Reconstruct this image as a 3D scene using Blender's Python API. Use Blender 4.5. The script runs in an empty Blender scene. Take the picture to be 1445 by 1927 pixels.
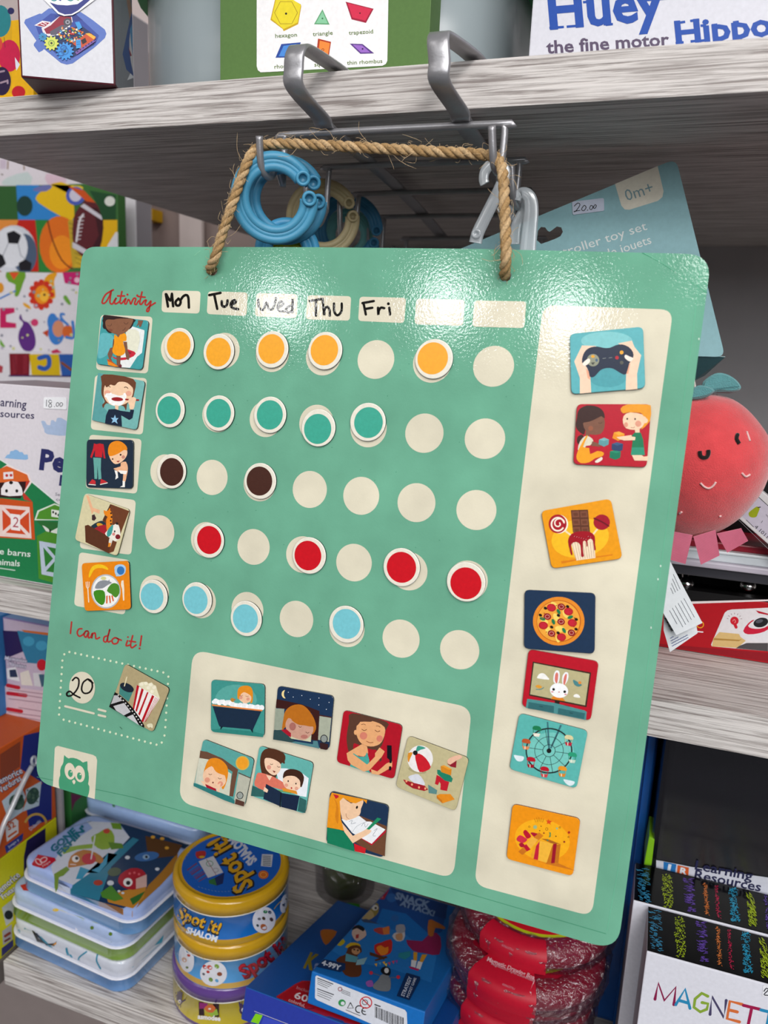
import bpy, bmesh, math, random
from mathutils import Vector, Matrix
V = Vector
PI = math.pi
random.seed(7)
SC = bpy.context.scene
COL = SC.collection

# ------------------------------------------------------------------ camera, world, lights, exposure
Z0 = 1.30                                             # height of the phone above the floor
RC = ((0.94203017, 0.33261126, 0.04414659), (0.10894104, -0.17875918, -0.97784304), (-0.31734999, 0.92596701, -0.20463156))
FPX, CXP, CYP = 1450.0, 722.5, 963.5
cam = bpy.data.cameras.new('camera')
cam_o = bpy.data.objects.new('camera', cam)
COL.objects.link(cam_o)
cam_o.matrix_world = Matrix(((RC[0][0], -RC[1][0], -RC[2][0], 0), (RC[0][1], -RC[1][1], -RC[2][1], 0),
                             (RC[0][2], -RC[1][2], -RC[2][2], Z0), (0, 0, 0, 1)))
cam.sensor_fit = 'VERTICAL'
cam.sensor_height = 36
cam.lens = FPX / 1927 * 36
cam.clip_start = 0.02
cam.clip_end = 60
cam.dof.use_dof = True
cam.dof.focus_distance = 0.47
cam.dof.aperture_fstop = 9.0
SC.camera = cam_o

w = bpy.data.worlds.new('shop_light')
SC.world = w
w.use_nodes = True
nt = w.node_tree
bg = nt.nodes['Background']
tc = nt.nodes.new('ShaderNodeTexCoord')
sp = nt.nodes.new('ShaderNodeSeparateXYZ')
mr = nt.nodes.new('ShaderNodeMapRange')
mr.inputs['From Min'].default_value = -0.5
mr.inputs['From Max'].default_value = 0.7
rp = nt.nodes.new('ShaderNodeValToRGB')
rp.color_ramp.elements[0].color = (0.022, 0.02, 0.02, 1)
rp.color_ramp.elements[1].color = (0.27, 0.275, 0.285, 1)
nt.links.new(tc.outputs['Generated'], sp.inputs[0])
nt.links.new(sp.outputs['Z'], mr.inputs['Value'])
nt.links.new(mr.outputs[0], rp.inputs[0])
nt.links.new(rp.outputs[0], bg.inputs['Color'])
bg.inputs['Strength'].default_value = 0.62


def area(name, loc, target, sx, sy, power, col=(1, 1, 1)):
    l = bpy.data.lights.new(name, 'AREA')
    l.shape = 'RECTANGLE'
    l.size, l.size_y, l.energy, l.color = sx, sy, power, col
    o = bpy.data.objects.new(name, l)
    COL.objects.link(o)
    o.location = loc
    o.rotation_euler = (V(target) - V(loc)).to_track_quat('-Z', 'Y').to_euler()
    return o


# ceiling fittings: one over the aisle beside the shelf, and the row further back that glints on the chart
area('overhead_light', (0.55, -1.95, 2.62), (-0.15, 0.45, 1.2), 1.3, 0.4, 29, (1.0, 0.99, 0.97))
area('overhead_light', (-1.25, -0.9, 2.62), (-0.35, 0.5, 1.1), 1.0, 0.35, 5, (1.0, 0.97, 0.95))
area('overhead_light', (0.75, -0.55, 2.62), (0.1, 0.5, 1.0), 0.9, 0.3, 15, (1.0, 0.96, 0.95))  # extra light added to brighten the right of the middle shelf
# fill light added to lift the lower shelves, behind and to the right
area('added_fill', (1.5, -2.3, 2.0), (0.0, 0.6, 1.05), 1.6, 0.9, 38, (0.97, 0.985, 1.0))
for gx, gy in ((-2.32, -3.03), (-1.28, -2.93), (-0.67, -3.08)):
    area('overhead_light', (gx, gy, 2.57), (-0.2, 0.4, 1.2), 0.24, 0.24, 5.0, (1, 1, 1))

SC.view_settings.view_transform = 'Standard'
SC.view_settings.look = 'None'
SC.view_settings.exposure = 0.0
SC.view_settings.gamma = 1.0
SC.view_settings.use_curve_mapping = False


# ------------------------------------------------------------------ sight lines: photo pixel -> point on a real surface
def ray(x, y):
    a, b = (x - CXP) / FPX, (y - CYP) / FPX
    return V([RC[0][i] * a + RC[1][i] * b + RC[2][i] for i in range(3)])


CAM = V((0, 0, Z0))


def at_Y(x, y, Y):
    d = ray(x, y)
    return CAM + d * (Y / d.y)


def at_Z(x, y, z):                                    # z above the camera height
    d = ray(x, y)
    return CAM + d * (z / d.z)


def at_X(x, y, X):
    d = ray(x, y)
    return CAM + d * (X / d.x)


def at_plane(x, y, o, n):
    d = ray(x, y)
    return CAM + d * ((o - CAM).dot(n) / d.dot(n))


def C(x, y, z):                                       # a point given relative to the camera
    return V((x, y, z + Z0))


def zoom(x0, y0, s, f):                               # a mapper for a detail of the photo that starts at x0, y0
    return lambda x, y: f(x0 + x * s, y0 + y * s)


# ------------------------------------------------------------------ colours and materials
def lin(h):
    if not isinstance(h, str):
        return h
    r = []
    for i in (0, 2, 4):
        c = int(h[i:i + 2], 16) / 255
        r.append(c / 12.92 if c < 0.04045 else ((c + 0.055) / 1.055) ** 2.4)
    return (r[0], r[1], r[2], 1.0)


MATS = {}


def mat(name, rough=0.5, spec=0.4, metal=0.0, bump=0.0, bscale=300.0, mottle=0.0, mscale=60.0, coat=0.0, trans=0.0,
        alpha=1.0, sheen=0.0, color=None, stretch=(1, 1, 1), bdist=0.0005, sss=0.0, mdetail=3.0):
    if name in MATS:
        return MATS[name]
    m = bpy.data.materials.new(name)
    m.use_nodes = True
    t = m.node_tree
    b = t.nodes['Principled BSDF']
    b.inputs['Roughness'].default_value = rough
    b.inputs['Specular IOR Level'].default_value = spec
    b.inputs['Metallic'].default_value = metal
    b.inputs['Coat Weight'].default_value = coat
    b.inputs['Coat Roughness'].default_value = 0.08
    b.inputs['Transmission Weight'].default_value = trans
    b.inputs['Alpha'].default_value = alpha
    b.inputs['Sheen Weight'].default_value = sheen
    if color:
        rgb = t.nodes.new('ShaderNodeRGB')
        rgb.outputs[0].default_value = lin(color)
        src = rgb.outputs[0]
    else:
        a = t.nodes.new('ShaderNodeAttribute')
        a.attribute_name = 'Col'
        src = a.outputs['Color']
    tcn = t.nodes.new('ShaderNodeTexCoord')
    mp = t.nodes.new('ShaderNodeMapping')
    mp.inputs['Scale'].default_value = stretch
    t.links.new(tcn.outputs['Object'], mp.inputs[0])
    if mottle:
        n = t.nodes.new('ShaderNodeTexNoise')
        n.inputs['Scale'].default_value = mscale
        n.inputs['Detail'].default_value = mdetail
        t.links.new(mp.outputs[0], n.inputs['Vector'])
        r = t.nodes.new('ShaderNodeMapRange')
        r.inputs['From Min'].default_value = 0.25
        r.inputs['From Max'].default_value = 0.75
        r.inputs['To Min'].default_value = 1 - mottle
        r.inputs['To Max'].default_value = 1 + mottle
        t.links.new(n.outputs['Fac'], r.inputs['Value'])
        x = t.nodes.new('ShaderNodeVectorMath')
        x.operation = 'SCALE'
        t.links.new(src, x.inputs[0])
        t.links.new(r.outputs[0], x.inputs['Scale'])
        src = x.outputs[0]
    t.links.new(src, b.inputs['Base Color'])
    if bump:
        n2 = t.nodes.new('ShaderNodeTexNoise')
        n2.inputs['Scale'].default_value = bscale
        n2.inputs['Detail'].default_value = 2
        t.links.new(mp.outputs[0], n2.inputs['Vector'])
        bp = t.nodes.new('ShaderNodeBump')
        bp.inputs['Strength'].default_value = bump
        bp.inputs['Distance'].default_value = bdist
        t.links.new(n2.outputs['Fac'], bp.inputs['Height'])
        t.links.new(bp.outputs[0], b.inputs['Normal'])
    MATS[name] = m
    return m


def film(name, color, clear, rough=0.12, bump=0.0, bscale=60, bdist=0.002, facing=0.0):
    """thin clear plastic: mostly see-through with a glossy and a faint milky share"""
    m = bpy.data.materials.new(name)
    m.use_nodes = True
    t = m.node_tree
    b = t.nodes['Principled BSDF']
    b.inputs['Base Color'].default_value = lin(color)
    b.inputs['Roughness'].default_value = rough
    b.inputs['Specular IOR Level'].default_value = 0.7
    tr = t.nodes.new('ShaderNodeBsdfTransparent')
    mx = t.nodes.new('ShaderNodeMixShader')
    mx.inputs[0].default_value = 1 - clear
    t.links.new(tr.outputs[0], mx.inputs[1])
    t.links.new(b.outputs[0], mx.inputs[2])
    gl = t.nodes.new('ShaderNodeBsdfGlossy')
    gl.inputs['Roughness'].default_value = rough
    m2 = t.nodes.new('ShaderNodeMixShader')
    m2.inputs[0].default_value = facing
    t.links.new(mx.outputs[0], m2.inputs[1])
    t.links.new(gl.outputs[0], m2.inputs[2])
    t.links.new(m2.outputs[0], t.nodes['Material Output'].inputs['Surface'])
    if bump:
        tcn = t.nodes.new('ShaderNodeTexCoord')
        n2 = t.nodes.new('ShaderNodeTexNoise')
        n2.inputs['Scale'].default_value = bscale
        n2.inputs['Detail'].default_value = 4
        t.links.new(tcn.outputs['Object'], n2.inputs['Vector'])
        bp = t.nodes.new('ShaderNodeBump')
        bp.inputs['Strength'].default_value = bump
        bp.inputs['Distance'].default_value = bdist
        t.links.new(n2.outputs['Fac'], bp.inputs['Height'])
        t.links.new(bp.outputs[0], b.inputs['Normal'])
        t.links.new(bp.outputs[0], gl.inputs['Normal'])
    MATS[name] = m
    return m


def wood(name, light, dark, sz, sx=1.2, rough=0.5):
    """pale laminate with a fine rippled grain that runs along X"""
    m = bpy.data.materials.new(name)
    m.use_nodes = True
    t = m.node_tree
    b = t.nodes['Principled BSDF']
    b.inputs['Roughness'].default_value = rough
    b.inputs['Specular IOR Level'].default_value = 0.3
    tcn = t.nodes.new('ShaderNodeTexCoord')
    mp = t.nodes.new('ShaderNodeMapping')
    mp.inputs['Scale'].default_value = (sx, sz, sz)
    t.links.new(tcn.outputs['Object'], mp.inputs[0])
    n1 = t.nodes.new('ShaderNodeTexNoise')
    n1.inputs['Scale'].default_value = 5.0
    n1.inputs['Detail'].default_value = 5
    n1.inputs['Roughness'].default_value = 0.65
    n1.inputs['Distortion'].default_value = 0.6
    t.links.new(mp.outputs[0], n1.inputs['Vector'])
    r = t.nodes.new('ShaderNodeValToRGB')
    r.color_ramp.elements[0].position = 0.38
    r.color_ramp.elements[1].position = 0.56
    r.color_ramp.elements[0].color = lin(dark)
    r.color_ramp.elements[1].color = lin(light)
    t.links.new(n1.outputs['Fac'], r.inputs[0])
    t.links.new(r.outputs[0], b.inputs['Base Color'])
    bp = t.nodes.new('ShaderNodeBump')
    bp.inputs['Strength'].default_value = 0.9
    bp.inputs['Distance'].default_value = 0.0009
    t.links.new(n1.outputs['Fac'], bp.inputs['Height'])
    t.links.new(bp.outputs[0], b.inputs['Normal'])
    MATS[name] = m
    return m


M_CARD = mat('printed_card', 0.42, 0.25, mottle=0.05, mscale=400, bump=0.05, bscale=900)
M_MATTE = mat('matte_card', 0.6, 0.2, mottle=0.05, mscale=300)
M_TILE = mat('printed_tile', 0.3, 0.4, mottle=0.07, mscale=500, mdetail=6, bump=0.25, bscale=1500, bdist=0.0001)
M_BOARD = mat('printed_board', 0.06, 0.45, mottle=0.12, mscale=34, mdetail=8, bump=0.5, bscale=750, bdist=0.00010)
M_TIN = mat('printed_tin', 0.22, 0.6, coat=0.5, mottle=0.04, mscale=200)
M_PLAS = mat('coloured_plastic', 0.32, 0.5, mottle=0.04, mscale=150)
M_RUBBER = mat('soft_plastic', 0.42, 0.4, mottle=0.05, mscale=200, bump=0.1, bscale=800)
M_STEEL = mat('grey_painted_steel', 0.36, 0.5, metal=0.55, mottle=0.10, mscale=120, bump=0.12, bscale=900, color='9a999c')
M_ROPE = mat('jute', 0.85, 0.15, mottle=0.35, mscale=900, bump=0.6, bscale=2500)
M_PLUSH = mat('plush_fabric', 0.9, 0.1, sheen=0.6, mottle=0.10, mscale=140, bump=0.5, bscale=1400, bdist=0.001)
M_RIB = mat('ribbon', 0.75, 0.15, sheen=0.3, mottle=0.05, mscale=300)
M_PAINT = mat('painted_panel', 0.55, 0.3, mottle=0.04, mscale=25)
M_SILVER = mat('chrome', 0.12, 0.6, metal=1.0, color='d8d8d8', mottle=0.05, bump=0.2, bscale=300)
M_CLEAR = film('clear_plastic', 'cdd3d8', 0.50, 0.2, facing=0.06)
M_WRAP = film('shrink_wrap', '4a3a50', 0.74, 0.05, 1.0, 130, 0.010, 0.14)
M_TUB = film('frosted_plastic', 'a9b4b8', 0.25, 0.3)
M_ACRYL = film('acrylic', 'b9b2b8', 0.55, 0.15)
M_SMOKE = film('smoky_plastic', '1c1a20', 0.45, 0.2, 0.15, 30, 0.002, 0.03)
M_WOOD = wood('laminate_grain', 'd6d0cc', '8f8682', 105, 2.6)


# ------------------------------------------------------------------ mesh builder
def pts_of(s):
    if isinstance(s, str):
        return [tuple(float(q) for q in p.split(',')) for p in s.split()]
    return list(s)


def smooth_closed(p, k=4):
    n = len(p)
    out = []
    for i in range(n):
        a, b, c, d = p[i - 1], p[i], p[(i + 1) % n], p[(i + 2) % n]
        for j in range(k):
            t = j / k
            out.append(tuple(0.5 * (2 * b[q] + (c[q] - a[q]) * t + (2 * a[q] - 5 * b[q] + 4 * c[q] - d[q]) * t * t
                                    + (3 * b[q] - a[q] - 3 * c[q] + d[q]) * t ** 3) for q in range(len(b))))
    return out


def smooth_open(p, k=5):
    p = [p[0]] + list(p) + [p[-1]]
    out = []
    for i in range(1, len(p) - 2):
        a, b, c, d = p[i - 1], p[i], p[i + 1], p[i + 2]
        for j in range(k):
            t = j / k
            out.append(tuple(0.5 * (2 * b[q] + (c[q] - a[q]) * t + (2 * a[q] - 5 * b[q] + 4 * c[q] - d[q]) * t * t
                                    + (3 * b[q] - a[q] - 3 * c[q] + d[q]) * t ** 3) for q in range(len(b))))
    out.append(tuple(p[-1]))
    return out


def smooth3(p, k=6):
    return [V(q) for q in smooth_open([tuple(v) for v in p], k)]


ORIGIN = {}                                           # world place of every Empty or mesh root
TXT = {}


def text_mesh(s, bold):
    if (s, bold) not in TXT:
        c = bpy.data.curves.new('lettering', 'FONT')
        c.body = s
        c.resolution_u = 2
        c.offset = bold
        o = bpy.data.objects.new('lettering', c)
        me = bpy.data.meshes.new_from_object(o)
        vs = [(v.co.x, v.co.y) for v in me.vertices]
        fs = [tuple(f.vertices) for f in me.polygons]
        bpy.data.objects.remove(o)
        bpy.data.curves.remove(c)
        bpy.data.meshes.remove(me)
        x0 = min(v[0] for v in vs)
        x1 = max(v[0] for v in vs)
        TXT[(s, bold)] = ([((v[0] - x0) / (x1 - x0), v[1] / 0.72) for v in vs], fs)
    return TXT[(s, bold)]


class MB:
    def __init__(s):
        s.v, s.f, s.c, s.sm = [], [], [], []

    def face(s, idx, col, sm=False):
        s.f.append(tuple(idx))
        s.c.append(lin(col))
        s.sm.append(sm)

    def poly(s, pts, col, sm=False):
        i = len(s.v)
        s.v += [V(p) for p in pts]
        s.face(range(i, i + len(pts)), col, sm)

    def hexa(s, b, t, col, bevel=0.0, seg=2, cols=None):
        """box from four bottom and four top corners (front-left, front-right, back-right, back-left).
        cols: bottom, top, front, right, back, left"""
        bm = bmesh.new()
        vs = [bm.verts.new(p) for p in list(b) + list(t)]
        fl = [(3, 2, 1, 0), (4, 5, 6, 7), (0, 1, 5, 4), (1, 2, 6, 5), (2, 3, 7, 6), (3, 0, 4, 7)]
        for k, q in enumerate(fl):
            bm.faces.new([vs[i] for i in q]).material_index = k
        if bevel:
            bmesh.ops.bevel(bm, geom=list(bm.edges), offset=bevel, segments=seg, profile=0.6, affect='EDGES')
        bm.verts.index_update()
        i = len(s.v)
        s.v += [v.co.copy() for v in bm.verts]
        for f in bm.faces:
            cc = cols[min(max(f.material_index, 0), 5)] if cols else col
            s.face([i + v.index for v in f.verts], cc, bool(bevel) and f.calc_area() < 1e-9)
        bm.free()
        return s

    def box(s, x0, y0, z0, x1, y1, z1, col, bevel=0.0, cols=None):
        b = [C(x0, y0, z0), C(x1, y0, z0), C(x1, y1, z0), C(x0, y1, z0)]
        t = [C(x0, y0, z1), C(x1, y0, z1), C(x1, y1, z1), C(x0, y1, z1)]
        return s.hexa(b, t, col, bevel, cols=cols)

    def lathe(s, prof, c, n=64, cap_b=True, cap_t=True, ax=None):
        """prof: (radius, height, colour of the band up to the next point)"""
        i = len(s.v)
        c = V(c)
        X, Y, Z = ax or (V((1, 0, 0)), V((0, 1, 0)), V((0, 0, 1)))
        for r, z, _ in prof:
            for k in range(n):
                a = 2 * PI * k / n
                s.v.append(c + X * (r * math.cos(a)) + Y * (r * math.sin(a)) + Z * z)
        for j in range(len(prof) - 1):
            for k in range(n):
                k2 = (k + 1) % n
                s.face((i + j * n + k, i + j * n + k2, i + (j + 1) * n + k2, i + (j + 1) * n + k), prof[j][2], True)
        if cap_b:
            s.face([i + k for k in range(n)][::-1], prof[0][2])
        if cap_t:
            s.face([i + (len(prof) - 1) * n + k for k in range(n)], prof[-1][2])
        return s

    def tube(s, path, r, col, n=10, closed=False, caps=True):
        path = [V(p) for p in path]
        m = len(path)
        tang = []
        for k in range(m):
            a = path[k - 1] if (k > 0 or closed) else path[k]
            b = path[(k + 1) % m] if (k < m - 1 or closed) else path[k]
            tang.append((b - a).normalized())
        u = tang[0].orthogonal().normalized()
        i = len(s.v)
        for k in range(m):
            if k:
                u = (u - tang[k] * u.dot(tang[k])).normalized()
            w_ = tang[k].cross(u)
            rr = r[k] if isinstance(r, (list, tuple)) else r
            for j in range(n):
                a = 2 * PI * j / n
                s.v.append(path[k] + u * (rr * math.cos(a)) + w_ * (rr * math.sin(a)))
        for k in range(m if closed else m - 1):
            k2 = (k + 1) % m
            for j in range(n):
                j2 = (j + 1) % n
                s.face((i + k * n + j, i + k * n + j2, i + k2 * n + j2, i + k2 * n + j), col, True)
        if caps and not closed:
            s.face([i + j for j in range(n)][::-1], col)
            s.face([i + (m - 1) * n + j for j in range(n)], col)
        return s

    def sweep(s, path, wdt, thk, side, col):
        """flat bar: section wdt along 'side', thk across it"""
        path = [V(p) for p in path]
        side = V(side).normalized()
        i = len(s.v)
        m = len(path)
        for k in range(m):
            t = (path[min(k + 1, m - 1)] - path[max(k - 1, 0)]).normalized()
            nn = t.cross(side).normalized()
            b = thk * 0.35
            for a, c in ((-wdt / 2 + b, -thk / 2), (wdt / 2 - b, -thk / 2), (wdt / 2, -thk / 2 + b), (wdt / 2, thk / 2 - b),
                         (wdt / 2 - b, thk / 2), (-wdt / 2 + b, thk / 2), (-wdt / 2, thk / 2 - b), (-wdt / 2, -thk / 2 + b)):
                s.v.append(path[k] + side * a + nn * c)
        for k in range(m - 1):
            for j in range(8):
                j2 = (j + 1) % 8
                s.face((i + k * 8 + j, i + k * 8 + j2, i + (k + 1) * 8 + j2, i + (k + 1) * 8 + j), col, True)
        s.face([i + j for j in range(8)][::-1], col)
        s.face([i + (m - 1) * 8 + j for j in range(8)], col)
        return s

    def slab(s, out, nrm, thk, top, side, back=None, bev=0.0):
        """flat plate: outline lies in the front face, nrm points to the viewer"""
        nrm = V(nrm).normalized()
        n = len(out)
        i = len(s.v)
        cen = sum((V(p) for p in out), V((0, 0, 0))) / n
        ins = []
        for p in out:
            d = cen - V(p)
            ins.append(V(p) + d.normalized() * bev)
        s.v += ins + [V(p) - nrm * bev for p in out] + [V(p) - nrm * thk for p in out]
        s.face(range(i, i + n), top)
        for k in range(n):
            k2 = (k + 1) % n
            if bev:
                s.face((i + k, i + n + k, i + n + k2, i + k2), top)
            s.face((i + n + k, i + 2 * n + k, i + 2 * n + k2, i + n + k2), side)
        s.face([i + 2 * n + k for k in range(n)][::-1], back or side)
        return s

    def ellipsoid(s, c, rx, ry, rz, col, nu=16, nv=10, ax=None):
        X, Y, Z = ax or (V((1, 0, 0)), V((0, 1, 0)), V((0, 0, 1)))
        i = len(s.v)
        for a in range(nv + 1):
            th = PI * a / nv
            for b in range(nu):
                ph = 2 * PI * b / nu
                s.v.append(V(c) + X * (rx * math.sin(th) * math.cos(ph)) + Y * (ry * math.sin(th) * math.sin(ph)) + Z * (rz * math.cos(th)))
        for a in range(nv):
            for b in range(nu):
                b2 = (b + 1) % nu
                s.face((i + a * nu + b, i + (a + 1) * nu + b, i + (a + 1) * nu + b2, i + a * nu + b2), col, True)
        return s

    def build(s, name, material, parent=None, origin=None, merge=0.0):
        """one mesh object; with a parent its points are stored relative to the parent's place"""
        og = ORIGIN.get(parent.name) if parent is not None else None
        if og is None:
            if origin is None:
                lo = [min(v[k] for v in s.v) for k in range(3)]
                hi = [max(v[k] for v in s.v) for k in range(3)]
                origin = V(((lo[0] + hi[0]) / 2, (lo[1] + hi[1]) / 2, lo[2]))
            og = V(origin)
        me = bpy.data.meshes.new(name)
        me.from_pydata([tuple(V(v) - og) for v in s.v], [], s.f)
        ca = me.color_attributes.new('Col', 'FLOAT_COLOR', 'CORNER')
        li = 0
        buf = []
        for f, c in zip(me.polygons, s.c):
            for _ in range(f.loop_total):
                buf += c
        ca.data.foreach_set('color', buf)
        me.polygons.foreach_set('use_smooth', s.sm)
        me.materials.append(material)
        me.update()
        o = bpy.data.objects.new(name, me)
        COL.objects.link(o)
        if parent is not None:
            o.parent = parent
        else:
            o.location = og
        ORIGIN[o.name] = og
        return o


class Art:
    """flat print on a surface: shapes are drawn in the coordinates of a mapper, each a hair above the last"""
    STEP = 6e-6

    def __init__(s, mb, mp, nrm, base=4e-5, step=None):
        s.mb, s.mp, s.n, s.k, s.step = mb, mp, nrm, base, step or Art.STEP

    def at(s, x, y):
        p = s.mp(x, y)
        n = s.n(p) if callable(s.n) else s.n
        return p + n * s.k

    def up(s):
        s.k += s.step

    def pg(s, col, pts, sm=0):
        pts = pts_of(pts)
        if sm:
            pts = smooth_closed(pts, sm)
        s.mb.poly([s.at(x, y) for x, y in pts], col)
        s.up()
        return s

    def el(s, col, cx, cy, rx, ry=None, rot=0, n=22, rings=1):
        ry = ry or rx
        ca, sa = math.cos(math.radians(rot)), math.sin(math.radians(rot))
        if rings == 1:
            s.mb.poly([s.at(cx + rx * math.cos(2 * PI * k / n) * ca - ry * math.sin(2 * PI * k / n) * sa,
                            cy + rx * math.cos(2 * PI * k / n) * sa + ry * math.sin(2 * PI * k / n) * ca) for k in range(n)], col)
        else:
            i = len(s.mb.v)
            for j in range(1, rings + 1):
                q = j / rings
                for k in range(n):
                    a, b = q * rx * math.cos(2 * PI * k / n), q * ry * math.sin(2 * PI * k / n)
                    s.mb.v.append(s.at(cx + a * ca - b * sa, cy + a * sa + b * ca))
            s.mb.face([i + k for k in range(n)], col)
            for j in range(rings - 1):
                for k in range(n):
                    k2 = (k + 1) % n
                    s.mb.face((i + j * n + k, i + (j + 1) * n + k, i + (j + 1) * n + k2, i + j * n + k2), col)
        s.up()
        return s

    def ln(s, col, wd, pts, sm=0, caps=True):
        pts = pts_of(pts)
        if sm and len(pts) > 2:
            pts = smooth_open(pts, sm)
        if len(pts) < 2:
            return s.el(col, pts[0][0], pts[0][1], wd / 2, n=10)
        L, Rr = [], []
        m = len(pts)
        for k in range(m):
            a, b = pts[max(k - 1, 0)], pts[min(k + 1, m - 1)]
            dx, dy = b[0] - a[0], b[1] - a[1]
            q = math.hypot(dx, dy) or 1
            nx, ny = -dy / q * wd / 2, dx / q * wd / 2
            L.append((pts[k][0] + nx, pts[k][1] + ny))
            Rr.append((pts[k][0] - nx, pts[k][1] - ny))
        i = len(s.mb.v)
        s.mb.v += [s.at(*p) for p in L] + [s.at(*p) for p in Rr]
        for k in range(m - 1):
            s.mb.face((i + k, i + k + 1, i + m + k + 1, i + m + k), col)
        s.up()
        if caps:
            for p in (pts[0], pts[-1]):
                s.mb.poly([s.at(p[0] + wd / 2 * math.cos(PI * k / 5), p[1] + wd / 2 * math.sin(PI * k / 5)) for k in range(10)], col)
            s.up()
        return s

    def ring(s, col, wd, cx, cy, rx, ry=None, rot=0, n=28, a0=0, a1=360):
        ry = ry or rx
        ca, sa = math.cos(math.radians(rot)), math.sin(math.radians(rot))
        p = []
        for k in range(n + 1):
            a = math.radians(a0 + (a1 - a0) * k / n)
            p.append((cx + rx * math.cos(a) * ca - ry * math.sin(a) * sa, cy + rx * math.cos(a) * sa + ry * math.sin(a) * ca))
        return s.ln(col, wd, p, caps=False)

    def tx(s, col, text, x0, y0, x1, y1, h, bold=0.0, up=None):
        """one line of lettering whose baseline runs from x0,y0 to x1,y1; h is the capital height"""
        vs, fs = text_mesh(text, bold)
        dx, dy = x1 - x0, y1 - y0
        q = math.hypot(dx, dy)
        if up is None:
            up = (dy / q, -dx / q)
        i = len(s.mb.v)
        s.mb.v += [s.at(x0 + dx * a + up[0] * h * b, y0 + dy * a + up[1] * h * b) for a, b in vs]
        for f in fs:
            s.mb.face([i + k for k in f], col)
        s.up()
        return s

    def rr(s, col, q, r):
        """rounded quad from four corners"""
        s.mb.poly([s.at(*p) for p in round2(pts_of(q), r)], col)
        s.up()
        return s


def round2(q, r, k=5):
    out = []
    n = len(q)
    for i in range(n):
        a, b, c = V(q[i - 1]), V(q[i]), V(q[(i + 1) % n])
        p0 = b + (a - b).normalized() * r
        p1 = b + (c - b).normalized() * r
        for j in range(k + 1):
            t = j / k
            out.append((1 - t) ** 2 * p0 + 2 * t * (1 - t) * b + t * t * p1)
    return [tuple(p) for p in out]


def thing(name, label, cat, loc, group=None):
    o = bpy.data.objects.new(name, None)
    o.empty_display_size = 0.02
    COL.objects.link(o)
    o.location = loc
    ORIGIN[o.name] = V(loc)
    return tag(o, label, cat, group)


def tag(o, label, cat, group=None):
    o['label'] = label
    o['category'] = cat
    if group:
        o['group'] = group
    return o


def struct(o):
    o['kind'] = 'structure'
    return o


def note(o, label):                                   # a part that looks different from its thing
    o['label'] = label
    return o

# ================================================================== the shop: walls, floor
mb = MB()
mb.box(-3.2, -3.6, -1.32, 2.2, 2.2, -1.30, '6f7178')
struct(mb.build('floor', mat('floor_vinyl', 0.35, 0.4, mottle=0.06, mscale=6)))
mb = MB()
mb.box(-3.2, 1.30, -1.30, 2.2, 1.34, 1.45, 'd9c9c6')
struct(mb.build('wall_back', M_PAINT))
mb = MB()
mb.box(-3.24, -3.6, -1.30, -3.2, 1.34, 1.45, 'd9cfcd')
struct(mb.build('wall_left', M_PAINT))

# ================================================================== the shelving the chart hangs from
SH_F, SH_B = 0.46, 1.015                              # front and back of the shelves
TOP_Z, MID_Z, LOW_Z = 0.161, -0.1955, -0.557          # their upper faces, from the camera's height
unit = thing('shelving_unit', 'pale grey wood-grain shop shelving with three shelves around the green chart', 'shelf', C(0.15, 0.74, -1.30))
for z, x0 in ((TOP_Z, -0.511), (MID_Z, -0.508), (LOW_Z, -0.5035)):
    mb = MB()
    mb.box(x0, SH_F, z - 0.0252, 0.85, SH_B, z, 'c8c4c0', 0.0008)
    mb.build('shelf_board', M_WOOD, unit)
mb = MB()
mb.box(-0.505, SH_B, -1.28, 0.85, SH_B + 0.016, 0.75, 'aaa7a9')
mb.build('back_panel', M_PAINT, unit)
mb = MB()
mb.box(0.85, SH_F, -1.30, 0.875, SH_B + 0.016, 0.75, 'c8c4c0')
mb.build('side_panel', M_WOOD, unit)
mb = MB()
mb.box(-0.50, 0.86, -1.30, -0.47, 0.89, LOW_Z - 0.0255, 'b0adab')
mb.build('leg', M_PAINT, unit)

# ================================================================== the magnetic chart
BO, BN = C(-0.18624, 0.40614, -0.08144), V((-0.02664, -0.98939, 0.14279)).normalized()


def bp(x, y):
    return at_plane(x, y, BO, BN)


def lifted(h):
    return lambda x, y: at_plane(x, y, BO + BN * h, BN)


ZA, ZB, ZC, ZD = (120, 530, .24913), (120, 900, .23529), (440, 520, .39446), (420, 820, .38754)
ZE, ZF, ZG, ZH = (1000, 560, .19377), (970, 900, .18169), (920, 1200, .17993), (890, 1480, .20069)
ZI, ZJ, ZK, ZL = (340, 1230, .20761), (590, 1310, .21453), (170, 580, .083045), (200, 1240, .089965)
ZM, ZN = (0, 1080, .26984), (50, 1400, .13841)

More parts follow.
